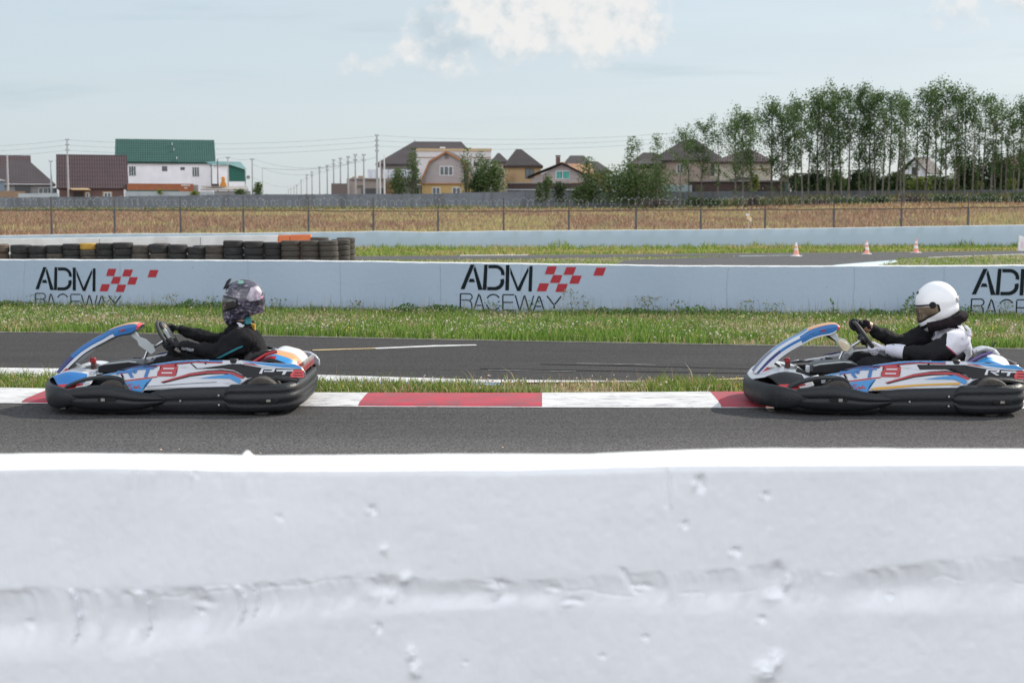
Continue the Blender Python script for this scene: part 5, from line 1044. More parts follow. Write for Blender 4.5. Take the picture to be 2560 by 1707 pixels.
def trees():
    protos = []
    for s, (w, dn, lo) in enumerate([(1.25, 1.25, .30), (1.05, .95, .36), (.85, .75, .30), (1.45, 1.35, .26), (.7, .55, .32), (1.15, .80, .38)]):
        st, P0, S = poplar_mesh(100+s*7, 16, w, dn, lo); r = empty('poplar_tree'); tr = st.build('trunk', M_BARK, r, recalc=False); n = len(P0)
        cr = dots('crown', P0, S, pick(n, LEAFC, [4, 4, 3, 2], .22), None, M_CROWN, r, elong=1.3); protos.append((r, tr, cr))
    T = [(1752, 305, 0, 'tree with a tall pale trunk standing alone before the large beige house'), (1700, 320, 5, None), (1718, 330, 2, None), (1640, 338, 4, None), (1592, 350, 4, None), (1790, 330, 4, None), (1835, 296, 3, None), (1853, 278, 0, None), (1874, 290, 2, None),
         (1925, 256, 3, None), (1983, 257, 0, None), (1950, 276, 3, None), (2060, 246, 0, None), (2168, 238, 3, None), (2236, 246, 1, None), (2002, 250, 1, None), (2022, 268, 2, None), (2038, 233, 3, None), (2080, 240, 2, None), (2094, 223, 0, None), (2116, 232, 5, None), (2142, 224, 3, None), (2180, 228, 0, None),
         (2200, 262, 4, None), (2216, 232, 1, None), (2258, 248, 2, None), (2288, 246, 4, None), (2311, 219, 0, None), (2330, 224, 5, None), (2357, 217, 3, None), (2378, 236, 1, None), (2404, 232, 5, None), (2424, 244, 2, None), (2447, 237, 1, None), (2470, 262, 4, None), (2493, 252, 5, None), (2512, 268, 2, None), (2537, 253, 1, None), (2560, 250, 5, None), (2583, 240, 0, None), (2612, 232, 1, None), (2650, 240, 5, None), (2690, 235, 0, None), (2740, 250, 3, None)]
    extra = [(1964, 335, 4), (2068, 305, 4), (2158, 310, 2), (2248, 310, 4), (2342, 290, 4), (2390, 300, 4), (2436, 290, 4), (2482, 300, 4), (2524, 300, 4), (2550, 300, 4)]
    rg = random.Random(3); K = 0; Tn = [(x, y, k, l) for x, y, k, l in T]+[(x, y, k, None) for x, y, k in extra]; Tn.sort(key=lambda t: t[0])
    desc = {0: 'dense full crowned poplar', 1: 'slim poplar with a medium crown', 2: 'narrow sparse poplar', 3: 'broad dark crowned poplar', 4: 'thin spindly young poplar', 5: 'loose crowned poplar'}
    used = set()
    for i, (px, yt, k, lab) in enumerate(Tn):
        d = rg.uniform(209, 221) if i % 3 else rg.uniform(216, 223); X = (px-1280)/FPX*d; z0 = float(terr(X, d)); top = P(px, yt, d).z; s = (top-z0)/16.6
        r0, t0, c0 = protos[k]
        if k not in used: r, used_ = r0, used.add(k)
        else:
            r = r0.copy(); COL.objects.link(r)
            for ch in (t0, c0): c = ch.copy(); COL.objects.link(c); c.parent = r
        r.location = (X, d, z0-.1); r.rotation_euler = (0, 0, rg.random()*6.28); w = rg.uniform(.95, 1.2)*max(.9, min(1.2, 1/s))*s; r.scale = (w, w, s)
        n = i+1; lab = lab or '%s, number %s from the left in the tree row' % (desc[k], ORDN(n)); tag(r, lab, 'tree', 'row of poplars before the concrete wall')
def ORDN(n):
    t = ORD+['twenty-fifth', 'twenty-sixth', 'twenty-seventh', 'twenty-eighth', 'twenty-ninth', 'thirtieth']+['thirty-'+a for a in ORD[:9]]+['fortieth']+['forty-'+a for a in ORD[:9]]+['fiftieth']+['fifty-'+a for a in ORD[:9]]+['sixtieth']
    return t[n-1]
trees()
def bush(px, yb, yt, wpx, d, lab, cols=None, n=1200, group='bushes by the concrete wall', spiky=0.0, name='bush', cat='bush'):
    X = (px-1280)/FPX*d; z0 = P(px, yb, d).z; H = P(px, yt, d).z-z0; Wd = wpx/FPX*d/2; r = empty(name, (X, d, z0)); rg = np.random.default_rng(int(px*7+yt)); st = MB()
    nl = 7; cs = []
    for k in range(nl*2):
        a = rg.random()*6.28; q = Vector((math.cos(a)*Wd*.75*rg.random()**.5, math.sin(a)*Wd*.5*rg.random(), H*(.35+.58*rg.random()))); q.z *= (1-.18*abs(q.x)/Wd); st.tube([(q.x*.15, q.y*.15, -.2), (q.x*.6, q.y*.6, q.z*.55), q], [.06, .04, .01], 4, cap=False); cs.append(q)
    st.build('stems', M_BARK, r, recalc=False); cs += [Vector((0, 0, H*.93))]; cs = np.array([tuple(c) for c in cs]); i = rg.integers(0, len(cs), n); sg = np.array([Wd*.30, Wd*.25, H*.14])
    P0 = cs[i]+rg.normal(size=(n, 3))*sg; m2 = n//3; low = np.stack([rg.normal(size=m2)*Wd*.5, rg.normal(size=m2)*Wd*.35, rg.random(m2)*H*.45], 1); P0 = np.concatenate([P0, low]); P0[:, 2] = np.clip(P0[:, 2], 0, H*1.06)
    C = pick(len(P0), cols or [(0.05, 0.085, 0.03), (0.075, 0.12, 0.04), (0.035, 0.06, 0.026)], [3, 3, 2], .2)
    dots('foliage', P0, .14+.16*RNG.random(len(P0)), C, None, M_CROWN, r, elong=1.35); tag(r, lab, cat, group); return r
LG = [(0.085, 0.135, 0.04), (0.11, 0.165, 0.055), (0.06, 0.10, 0.035)]; YG = [(0.18, 0.22, 0.05), (0.22, 0.26, 0.07), (0.12, 0.17, 0.04)]; DG = [(0.035, 0.06, 0.022), (0.05, 0.08, 0.03), (0.028, 0.048, 0.02)]; SG = [(0.10, 0.14, 0.07), (0.13, 0.17, 0.08), (0.08, 0.11, 0.05)]
def bushes():
    B = [(1585, 508, 418, 190, 219, 'large round green bush growing over the wall below the brown roofs', LG, 6500), (1575, 500, 352, 40, 220, 'tall loose sapling rising from the large round bush', LG, 700), (1640, 500, 345, 42, 221, 'thin sapling left of the beige house', LG, 420),
         (1215, 486, 405, 70, 229, 'dense green bush between the gambrel house and the tan house', LG, 2000), (1242, 486, 410, 50, 230, 'bush right beside the tan house wall', LG, 1100), (1166, 486, 378, 34, 232, 'slim sapling at the right side of the gambrel roof', LG, 520), (1203, 482, 385, 40, 231, 'upright sapling before the white block wing', LG, 700), (1192, 486, 440, 40, 229, 'low dark bush at the corner of the gambrel house', DG, 800),
         (1035, 484, 378, 38, 236, 'tall birch-like sapling left of the gambrel roof', LG, 900), (1000, 486, 425, 55, 236, 'leafy bush between the tall pole and the gambrel house', LG, 1100), (1350, 506, 460, 24, 221, 'small bush by the wall, left of the low pair', SG, 420), (1367, 500, 440, 28, 222, 'upright small bush before the brown fence', LG, 420), (1400, 505, 458, 36, 221, 'dark small bush against the concrete wall', DG, 500), (1465, 505, 400, 44, 220, 'tall loose green shrub in front of the orange roof slope', LG, 800), (1452, 510, 468, 50, 220, 'low green bush at the foot of the loose shrub', LG, 700), (1480, 505, 440, 50, 221, 'dark leafy bush left of the large round one', DG, 800),
         (648, 489, 458, 22, 238, 'small pointed bush beside the lone pole', LG, 400), (490, 490, 479, 22, 230, 'small yellow green weed tuft on the wall', YG, 200), (405, 484, 474, 14, 232, 'tiny tuft behind the pale fence', YG, 90), (605, 488, 474, 30, 232, 'low green weeds beside the annex', LG, 260), (1880, 482, 440, 26, 228, 'small bright yellow green bush before the brown sheet fence', YG, 500)]
    for b in B: bush(b[0], b[1], b[2], b[3], b[4], b[5], b[6], b[7])
    rg = random.Random(11); xs = list(range(1990, 2260, 24))+list(range(2235, 2400, 30))+list(range(2395, 2640, 22))
    for i, x in enumerate(xs):
        yt = 436+rg.uniform(-10, 14) if x < 2260 else (445+rg.uniform(-6, 8) if x < 2395 else 402+rg.uniform(-14, 16)); c = DG if rg.random() < .65 else (LG if rg.random() < .8 else YG)
        bush(x, 484, yt, 46 if x < 2395 else 50, rg.uniform(229, 236), 'dark undergrowth shrub behind the concrete wall, %s from the left in the thicket' % ORDN(i+1), c, 1500, 'undergrowth shrubs behind the poplars', name='shrub', cat='shrub')
    for px, yt, c, lab in [(2372, 438, YG, 'bright yellow green shrub below the tallest poplars'), (2520, 448, YG, 'yellow green shrub near the right edge behind the wall'), (2440, 455, YG, 'small yellowish shrub among the right trunks')]: bush(px, 484, yt, 26, 226.8, lab, c, 420, 'undergrowth shrubs behind the poplars', name='shrub', cat='shrub')
    for px, yb, yt, w, lab in [(1775, 514, 498, 44, 'low grey green weed clump left of the first wood pile'), (1735, 512, 494, 40, 'yellowish weed clump right of the large bush'), (2110, 512, 497, 60, 'sage green weed clump between the brushwood piles'), (2190, 512, 492, 60, 'sage weed clump left of the tallest brushwood pile'), (2370, 510, 488, 80, 'wide sage weed clump right of the brushwood pile'), (2460, 508, 485, 70, 'tall sage weed clump below the right trunks'), (2545, 508, 484, 60, 'tall sage weed clump at the right edge')]: bush(px, yb, yt, w, 208, lab, SG, 900, 'weed clumps along the field edge', name='weed_clump', cat='weeds')
bushes()
def brush(px, py, w, h, d, lab):
    X = (px-1280)/FPX*d; z0 = float(terr(X, d)); z0 = P(px, py, d).z; mb = MB(); rg = random.Random(int(px))
    Wd = w/FPX*d; H = h/FPX*d
    for k in range(150):
        a = Vector((rg.gauss(0, Wd*.22), rg.gauss(0, Wd*.15), rg.random()*H*.55)); e = a+Vector((rg.gauss(0, Wd*.2), rg.gauss(0, .4), rg.gauss(.05, H*.28))); mb.tube([a, a.lerp(e, .5)+Vector((0, 0, rg.gauss(0, .06))), e], [.07*rg.random()+.025, .03, .012], 4, cap=False)
    r = empty('brushwood_pile', (X, d, z0)); mb.build('branches', mat('dead_wood', (0.13, 0.10, 0.085), (0.07, 0.055, 0.05), 2, 0.9), r, recalc=False); tag(r, lab, 'wood pile', 'piles of dead branches at the field edge')
brush(1640, 513, 80, 22, 214, 'wide low pile of dead branches right of the large round bush'); brush(2055, 514, 64, 20, 212, 'dark pile of dead branches under the middle poplars'); brush(2275, 512, 78, 34, 212, 'tallest pile of dead branches with sticks pointing up'); brush(1880, 512, 22, 26, 212, 'small upright stump with twigs in the weeds')
brush(2150, 513, 40, 14, 212, 'small low pile of dead branches between the two big ones')

# ------------------------------------------------------------------ karts
from mathutils.bvhtree import BVHTree
M_PL = mat('black_plastic', (0.014, 0.016, 0.019), (0.010, 0.011, 0.013), 5, 0.46, 0.14, 60, spec=0.34, dirt=((0.05, 0.048, 0.046), 6, 0.52, 0.8, 0.5, (1, 3, 6)))
M_BODYW = mat('white_bodywork', (0.54, 0.56, 0.60), (0.48, 0.50, 0.54), 3, 0.32, coat=0.3, dirt=((0.20, 0.19, 0.18), 10, 0.52, 0.72, 0.55, (.5, 1, 2.5)))
def flatm(n, c, rough=0.35): return mat(n, c, tuple(v*.92 for v in c), 3, rough, coat=0.2 if max(c) > .05 else 0, spec=.5 if max(c) > .05 else .2)
K_BLUE = flatm('livery_blue', (0.008, 0.125, 0.37)); K_LBLUE = flatm('livery_light_blue', (0.018, 0.22, 0.52)); K_NAVY = flatm('livery_navy', (0.014, 0.028, 0.14)); K_RED = flatm('livery_red', (0.36, 0.010, 0.020))
K_BLACK = flatm('livery_black', (0.016, 0.017, 0.020)); K_WHITE = flatm('livery_white', (0.58, 0.60, 0.64)); K_GREY = flatm('livery_grey', (0.30, 0.32, 0.36)); K_YEL = flatm('livery_yellow', (0.58, 0.29, 0.015)); K_TAN = flatm('livery_orange_tan', (0.60, 0.30, 0.12)); K_PINK = flatm('livery_bright_red', (0.58, 0.04, 0.05)); K_PURP = flatm('livery_purple', (0.10, 0.06, 0.20))
M_RUB = mat('kart_tyre_rubber', (0.075, 0.066, 0.058), (0.045, 0.04, 0.036), 9, 0.85, 0.3, 50); M_ALU = mat('aluminium', (0.5, 0.51, 0.52), (0.4, 0.4, 0.41), 6, 0.3, metal=0.9); M_LGREY = mat('light_grey_plastic', (0.42, 0.46, 0.47), (0.36, 0.39, 0.40), 6, 0.5)
KX, KY = -3.44, 10.9
def kp(x, y, t):
    q = P(x, y, KY+t); return (q.x-KX, q.z)
def Az(x, y, t=-.48): return kp(90+x/5.6, 780+y/5.6, t)
def Bz(x, y, t=-.48): return kp(430+x/5.6, 680+y/5.6, t)
def Ez(x, y, t=-.48): return kp(80+x/3.178, 660+y/3.178, t)
def surf(s, z):
    return -(0.445+0.085*min(1, max(0, (0.40-z)/0.22)))+0.30*max(0, .42-s)**1.5+0.45*max(0, s-1.55)**2*1.5
def planar(polys, step=0.035):
    """triangulated and diced flat mesh from 2-D polygons"""
    bm = bmesh.new()
    for pl in polys:
        vs = [bm.verts.new((p[0], 0, p[1])) for p in pl]
        try: bm.faces.new(vs)
        except ValueError: pass
    bmesh.ops.triangulate(bm, faces=bm.faces)
    xs = [v.co.x for v in bm.verts]; zs = [v.co.z for v in bm.verts]
    for ax, lo, hi in ((0, min(xs), max(xs)), (2, min(zs), max(zs))):
        k = math.ceil(lo/step)*step
        while k < hi:
            no = Vector((1, 0, 0)) if ax == 0 else Vector((0, 0, 1)); co = no*k
            bmesh.ops.bisect_plane(bm, geom=bm.verts[:]+bm.edges[:]+bm.faces[:], plane_co=co, plane_no=no); k += step
    return bm
def on_surf(name, polys, m, parent, off=0.003, side=-1, th=0.0, step=0.035, label=None):
    bm = planar(polys, step)
    for v in bm.verts:
        s, z = v.co.x, v.co.z; v.co = Vector((s, (surf(s, z)-off)*(1 if side < 0 else -1), z))
    bmesh.ops.recalc_face_normals(bm, faces=bm.faces)
    bmesh.ops.dissolve_degenerate(bm, edges=bm.edges, dist=1e-5)
    me = bpy.data.meshes.new(name); bm.to_mesh(me); bm.free()
    o = newobj(name, me, m, parent); smooth_mesh(me)
    if (sum(p.normal.y for p in me.polygons) > 0) == (side < 0): me.flip_normals()
    if th: md = o.modifiers.new('solid', 'SOLIDIFY'); md.thickness = th; md.offset = -1
    if label: o['label'] = label
    return o
def stroke2(pts, w):
    out = []
    for (x0, y0), (x1, y1) in zip(pts[:-1], pts[1:]):
        d = math.hypot(x1-x0, y1-y0) or 1; nx, ny = -(y1-y0)/d*w/2, (x1-x0)/d*w/2; out.append([(x0+nx, y0+ny), (x1+nx, y1+ny), (x1-nx, y1-ny), (x0-nx, y0-ny)])
    return out
def band(up, lo): return [list(up)+list(lo)[::-1]]
def catmull(pts, n):
    pts = [np.array(p, float) for p in pts]; out = []
    for i in range(len(pts)-1):
        p0 = pts[max(i-1, 0)]; p1 = pts[i]; p2 = pts[i+1]; p3 = pts[min(i+2, len(pts)-1)]
        for k in range(n):
            t = k/n; out.append(.5*((2*p1)+(-p0+p2)*t+(2*p0-5*p1+4*p2-p3)*t*t+(-p0+3*p1-3*p2+p3)*t**3))
    out.append(pts[-1]); return out
def bumper(name, ctrl, parent, ribs=1, bulge=0.02, ribd=0.008, th=0.05, n=6, m=None):
    """ctrl: (s,t,zbot,ztop) path; outward is to the right-hand side of travel when going front to back on the near side"""
    c = catmull(ctrl, n); V = []; nv = 0
    for i, p in enumerate(c):
        a = c[max(i-1, 0)]; b = c[min(i+1, len(c)-1)]; d = np.array([b[0]-a[0], b[1]-a[1]]); d /= (np.hypot(*d) or 1); out = np.array([d[1], -d[0]])
        prof = []
        for k in range(17):
            v = k/16; o = bulge*math.sin(math.pi*v)**.55-ribd*(1-abs(math.sin(math.pi*v*ribs)))**2; prof.append((o, v))
        prof += [(-th*.5, 1.0), (-th, .97), (-th, .03), (-th*.5, 0.0), prof[0]]
        e = min(1.0, min(i, len(c)-1-i)/2.5)**.5 if len(c) > 6 else 1; e = max(e, .55)
        for o, v in prof: V.append((p[0]+out[0]*o*e, p[1]+out[1]*o*e, p[2]+(p[3]-p[2])*(.5+(v-.5)*e)))
        nv = len(prof)
    o = grid_mesh(name, V, len(c), nv, m or M_PL, parent, ang=60)
    # close both ends
    bm = bmesh.new(); bm.from_mesh(o.data); bmesh.ops.remove_doubles(bm, verts=bm.verts, dist=1e-6); bmesh.ops.holes_fill(bm, edges=bm.edges, sides=0); bmesh.ops.recalc_face_normals(bm, faces=bm.faces); bm.to_mesh(o.data); bm.free(); smooth_mesh(o.data, 55)
    return o
def wheel(root, s, t, r, w, side):
    M = Matrix.Rotation(R(90), 3, 'X')
    mb = MB(); h = w/2; mb.lathe([(r*.55, -h*.9), (r*.8, -h), (r*.93, -h*.95), (r, -h*.75), (r*1.005, -h*.2), (r*1.005, h*.2), (r, h*.75), (r*.93, h*.95), (r*.8, h), (r*.55, h*.9)], n=36, M=M)
    o = mb.build('wheel', M_RUB, root, smooth=True, ang=40); o.location = (s, t, r); me = o.data
    mb = MB(); mb.lathe([(r*.56, -h*.88), (r*.53, -h*.86), (r*.5, -h*.5), (r*.2, -h*.35*1), (.001, -h*.35)], n=30, M=M); mb.lathe([(r*.56, h*.88), (r*.53, h*.86), (r*.5, h*.5), (r*.2, h*.35), (.001, h*.35)], n=30, M=M)
    rim = mb.build('rim', mat('dusty_rim', (0.20, 0.18, 0.155), (0.14, 0.125, 0.11), 12, 0.55, metal=0.4), o, smooth=True, ang=40)
    mb = MB(); 
    for k in range(5):
        a = k*1.2566; mb.lathe([(.001, -h*.42), (.008, -h*.42), (.008, -h*.3)], c=(math.cos(a)*r*.24, 0, math.sin(a)*r*.24), n=6, M=M)
    mb.lathe([(.001, -h*.55), (.018, -h*.55), (.02, -h*.3)], n=14, M=M); mb.build('hub', M_ALU, o, smooth=True)
    return o

def make_kart(loc, label, var):
    root = empty('racing_kart', loc); root.rotation_euler = (R(1.0), 0, R(-3.0) if var == 'right' else 0); tag(root, label, 'kart', 'racing karts on the near track')
    for side in (-1, 1):
        wheel(root, .515, side*.50, .130, .13, side); wheel(root, 1.61, side*.49, .142, .20, side)
    # chassis
    mb = MB(); mb.box((.85, 0, .045), (1.4, .62, .012)); mb.build('floor_tray', M_PL, root, bevel=.004)
    mb = MB()
    for t in (-.32, .32): mb.tube([(.12, t*.7, .07), (.35, t, .06), (1.2, t*1.1, .06), (1.75, t, .07)], .016, 8)
    mb.tube([(1.61, -.5, .142), (1.61, .5, .142)], .018, 10); mb.tube([(.515, -.46, .13), (.515, .46, .13)], .014, 8); mb.tube([(.45, -.2, .07), (.45, .2, .07)], .014, 8); mb.tube([(1.2, -.35, .06), (1.2, .35, .06)], .014, 8)
    mb.tube([(.36, -.28, .07), (.30, -.32, .20), (.24, -.2, .27), (.24, .2, .27), (.30, .32, .20), (.36, .28, .07)], .012, 8); mb.build('chassis_frame', mat('frame_black', (.04, .04, .042), rough=.4), root, smooth=True)
    # lower bumpers
    near = [(-.095, 0, .05, .215), (-.078, -.18, .05, .216), (-.025, -.35, .05, .216), (.040, -.490, .05, .214), (.135, -.580, .055, .205), (.24, -.605, .08, .182), (.34, -.60, .11, .15)]
    far = [(s, -t, a, b) for s, t, a, b in near[1:]][::-1]
    bumper('front_bumper', far+near, root, ribs=1, bulge=.018)
    for side in (-1, 1):
        c = [(.16, -.565, .085, .19), (.28, -.605, .055, .212), (.44, -.62, .045, .228), (.56, -.625, .045, .215), (.70, -.62, .05, .182), (.82, -.60, .07, .160), (.90, -.575, .09, .145)]
        if side > 0: c = [(s, -t, a, b) for s, t, a, b in c][::-1]
        bumper('side_bumper', c, root, ribs=2, bulge=.028, ribd=.012)
        c = [(.74, -.555, .022, .165), (.95, -.565, .018, .195), (1.15, -.57, .018, .205), (1.40, -.565, .018, .21), (1.47, -.56, .022, .20)]
        if side > 0: c = [(s, -t, a, b) for s, t, a, b in c][::-1]
        bumper('side_skirt', c, root, ribs=2, bulge=.02)
        # under-tray curve at the front
        c = [(.16, -.52, .018, .09), (.45, -.565, .012, .10), (.7, -.57, .012, .10), (.82, -.56, .018, .09)]
        if side > 0: c = [(s, -t, a, b) for s, t, a, b in c][::-1]
        bumper('under_skirt', c, root, ribs=1, bulge=.02)
    near = [(1.34, -.575, .03, .225), (1.45, -.60, .022, .232), (1.62, -.605, .022, .236), (1.75, -.59, .03, .236), (1.82, -.54, .04, .240), (1.856, -.43, .045, .245), (1.872, -.2, .045, .245), (1.872, 0, .045, .245)]
    bumper('rear_bumper', near+[(s, -t, a, b) for s, t, a, b in near[:-1]][::-1], root, ribs=3, bulge=.03, ribd=.016)
    # slots with pale inner plate in the side bumpers
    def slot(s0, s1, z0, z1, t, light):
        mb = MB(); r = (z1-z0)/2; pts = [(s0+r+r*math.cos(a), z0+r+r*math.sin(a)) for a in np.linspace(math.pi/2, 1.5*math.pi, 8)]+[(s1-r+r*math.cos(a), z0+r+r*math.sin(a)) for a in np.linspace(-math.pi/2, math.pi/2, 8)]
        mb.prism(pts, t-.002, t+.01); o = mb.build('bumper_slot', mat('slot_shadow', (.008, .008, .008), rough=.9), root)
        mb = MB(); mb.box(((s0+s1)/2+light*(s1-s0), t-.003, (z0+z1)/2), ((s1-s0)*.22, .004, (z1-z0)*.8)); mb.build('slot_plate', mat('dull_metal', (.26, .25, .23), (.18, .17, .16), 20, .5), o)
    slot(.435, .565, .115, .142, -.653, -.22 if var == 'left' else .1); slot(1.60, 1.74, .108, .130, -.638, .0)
    # nose fairing
    V = []; mi = []; nu, nw = 22, 41; topc = [(-.09, .195), (-.04, .232), (.04, .268), (.13, .292), (.21, .288), (.30, .268), (.36, .25)]
    us = np.linspace(0, 1, nu); ws = np.linspace(-1, 1, nw); tcs = catmull(topc, 6)
    sa = np.array([p[0] for p in tcs]); za = np.array([p[1] for p in tcs])
    def nose_pt(u, w):
        sf = -.085+.22*abs(w)**2.4; s = sf+(.34-sf)*u; z = float(np.interp(s, sa, za)); k = float(sstep(.70, 1.0, np.array(abs(w)))); zl = .190-.01*u*(1-u)*4+.035*u
        return Vector((s, w*.50+(.035*w*k), z+(zl-z)*k+.006*(1-w*w)))
    for u in us:
        for w in ws: V.append(nose_pt(u, w))
    for i in range(nu-1):
        for j in range(nw-1):
            w = (ws[j]+ws[j+1])/2; u = (us[i]+us[i+1])/2; a = abs(w)
            if a > .94: k = 1 if u > .5 else (2 if u > .1 else 3)
            elif a > .89: k = 2 if u < .75 else 1
            elif a > .70: k = (0 if var == 'left' else 3) if u < .8 else 1
            elif a > .62: k = 1
            else: k = 1 if u < .6 or a > .3 else 3
            mi.append(k)
    o = grid_mesh('nose_fairing', V, nu, nw, [K_BLUE, K_WHITE, K_RED, K_BLACK, K_NAVY], root, mi=mi); md = o.modifiers.new('solid', 'SOLIDIFY'); md.thickness = .006; md.offset = -1
    # front bow with livery
    U = [(280, 850), (340, 770), (450, 640), (600, 510), (770, 400), (920, 322), (1010, 262), (1150, 208), (1290, 176), (1390, 172), (1446, 204)]
    Lo = [(400, 850), (470, 790), (560, 708), (680, 602), (820, 510), (970, 430), (1080, 372), (1200, 336), (1310, 318), (1385, 275), (1438, 232)]
    T = -.095; u3 = catmull([Az(x, y, T) for x, y in U], 4); l3 = catmull([Az(x, y, T) for x, y in Lo], 4); ns = len(u3); V = []; mi = []
    fr = [0, .14, .30, .46, .62, .80, .95, 1.0]; ntop = 5
    for i in range(ns):
        hw = .112-.03*min(1, i/(ns*.75)); u = u3[i]; l = l3[i]; row = []
        for f in fr: row.append((l+(u-l)*f, -hw+.012*max(0, f-.85)*6))
        for k in range(1, ntop): w = -1+2*k/ntop; row.append((u+np.array([0, .008*(1-w*w)]), w*hw*.94))
        for f in fr[::-1]: row.append((l+(u-l)*f, hw-.012*max(0, f-.85)*6))
        for k in range(1, 4): w = 1-2*k/4; row.append((l+(u-l)*.10, w*hw*.9))
        row.append(row[0])
        for (sz, t) in row: V.append((sz[0], t, sz[1]-.008))
    nr = len(fr)*2+ntop-1+3+1
    for i in range(ns-1):
        g = i/(ns-1)
        for j in range(nr-1):
            side_f = None
            if j < 7: side_f = (fr[j]+fr[j+1])/2
            elif 7+ntop <= j < 7+ntop+7: side_f = (fr[::-1][j-7-ntop]+fr[::-1][j-6-ntop])/2
            if g > .90: k = 5 if (side_f is None and j < 7+ntop) or (side_f or 0) > .2 else 3
            elif side_f is not None:
                if var == 'left': k = 3 if side_f < .14 else (1 if side_f < .52 and g < .62 else 0); k = 4 if (k == 0 and g < .22) else k; k = 6 if (side_f < .3 and g < .10) else k
                else: k = (3 if side_f < .07 else 1 if side_f < .40 else (4 if g < .3 else 0) if side_f < .86 else 1) if g < .46 else (0 if side_f > .14 else 1); k = 6 if (side_f < .3 and g < .12) else k
            elif j < 7+ntop: k = (7 if g > .58 else (0 if var == 'left' else (1 if j in (7, 6+ntop) else (4 if g < .25 else 0))))
            else: k = 3
            mi.append(k)
    o = grid_mesh('front_bow', V, ns, nr, [K_BLUE, K_WHITE, K_GREY, K_BLACK, K_NAVY, K_PINK, K_RED, K_TAN], root, mi=mi, ang=35)
    bm = bmesh.new(); bm.from_mesh(o.data); bmesh.ops.remove_doubles(bm, verts=bm.verts, dist=1e-6); bmesh.ops.holes_fill(bm, edges=bm.edges, sides=0); bmesh.ops.recalc_face_normals(bm, faces=bm.faces); bm.to_mesh(o.data); bm.free(); smooth_mesh(o.data, 40)
    # small marks on the bow
    for pl, m in (([[Az(1180, 268, T), Az(1240, 255, T), Az(1235, 280, T), Az(1185, 288, T)]], K_RED), ([[Az(1085, 310, T), Az(1150, 280, T), Az(1155, 300, T), Az(1100, 322, T)]], K_LBLUE)):
        mb = MB(); mb.prism(pl[0], -.089, -.07); mb.build('bow_mark', m, o)
    # side pods
    for side in (-1, 1):
        top = [(330, 945), (430, 915), (520, 888), (620, 868), (700, 855), (850, 818), (1000, 792), (1150, 773), (1300, 766), (1400, 766)]
        E_ = [Ez(x, y) for x, y in top]+[Bz(x, y) for x, y in [(500, 1243), (700, 1244), (960, 1243), (1150, 1262), (1400, 1282), (1700, 1302), (1790, 1350), (1845, 1420), (1845, 1505)]]
        low = [Bz(x, y) for x, y in [(1700, 1482), (1450, 1458), (1200, 1472), (1080, 1505), (1000, 1550), (960, 1590)]]+[Ez(x, y) for x, y in [(1640, 972), (1400, 980), (1100, 988), (900, 996), (892, 1022)]]+[Az(x, y) for x, y in [(1500, 1125), (1300, 1115), (1275, 1060), (1262, 960), (1150, 902), (1000, 884), (880, 892), (700, 940), (520, 1000)]]
        base = on_surf('side_pod', [E_+low], M_BODYW, root, off=0.0, side=side, th=.014)
        def dec(nm, polys, m, off=.003, lab=None): return on_surf(nm, polys, m, base, off=off, side=side, label=lab)
        topE = [Ez(x, y) for x, y in top]+[Bz(x, y) for x, y in [(500, 1243), (700, 1244)]]
        def shift(pts, d): return [(a, b-d) for a, b in pts]
        dec('livery_stripe', band(shift(topE[2:], .001), shift(topE[2:], .010)), K_LBLUE if side < 0 else K_BLUE, lab='light blue stripe')
        dec('livery_stripe', band(shift(topE[4:], .0115), shift(topE[4:], .020)), K_RED, lab='thin red stripe')
        dec('livery_patch', [[Az(x, y) for x, y in [(1190, 803), (1440, 752), (1702, 738), (1690, 782), (1430, 782), (1300, 800)]]], K_NAVY, lab='navy wedge')
        dec('livery_stripe', band([Az(x, y) for x, y in [(1262, 948), (1500, 918), (1720, 893)]], [Az(x, y) for x, y in [(1266, 966), (1500, 938), (1700, 912)]]), K_RED, lab='red line under the lettering')
        dec('livery_patch', [[Az(x, y) for x, y in [(1268, 972), (1480, 945), (1640, 925), (1560, 985), (1520, 1050), (1498, 1118), (1305, 1108), (1285, 1050)]]], K_LBLUE, lab='blue panel behind the front wheel')
        # curved black / red / blue swoosh
        dec('livery_patch', band([Bz(x, y) for x, y in [(-130, 1535), (0, 1490), (250, 1415), (500, 1378), (700, 1368), (860, 1385), (1030, 1460)]], [Bz(x, y) for x, y in [(-110, 1552), (20, 1520), (260, 1462), (500, 1432), (700, 1426), (860, 1440), (1000, 1490)]]), K_BLACK, .003, 'black edge of the swoosh')
        dec('livery_patch', band([Bz(x, y) for x, y in [(-140, 1530), (0, 1486), (250, 1418), (500, 1388), (720, 1386), (860, 1402), (1032, 1472)]], [Bz(x, y) for x, y in [(-140, 1540), (0, 1508), (250, 1445), (500, 1414), (700, 1416), (830, 1424), (975, 1486)]]), K_RED, .006, 'red swoosh')
        dec('livery_patch', [[Bz(x, y) for x, y in [(380, 1484), (560, 1456), (720, 1438), (820, 1424), (960, 1488), (984, 1512), (950, 1552), (820, 1486), (640, 1480)]]], K_LBLUE, .007, 'blue arrow before the rear wheel')
        if var == 'right': dec('livery_stripe', [[Az(x, y) for x, y in [(1580, 1048), (1640, 1032)]]+[Bz(x, y) for x, y in [(300, 1548), (700, 1530), (880, 1524), (880, 1552), (700, 1556), (300, 1572)]]+[Az(1590, 1072)]], K_YEL, .008, 'yellow stripe along the bottom')
        else: dec('livery_stripe', band([Az(1560, 1030), Bz(300, 1545), Bz(640, 1530)], [Az(1560, 1036), Bz(300, 1551), Bz(640, 1536)]), K_BLACK, .008)
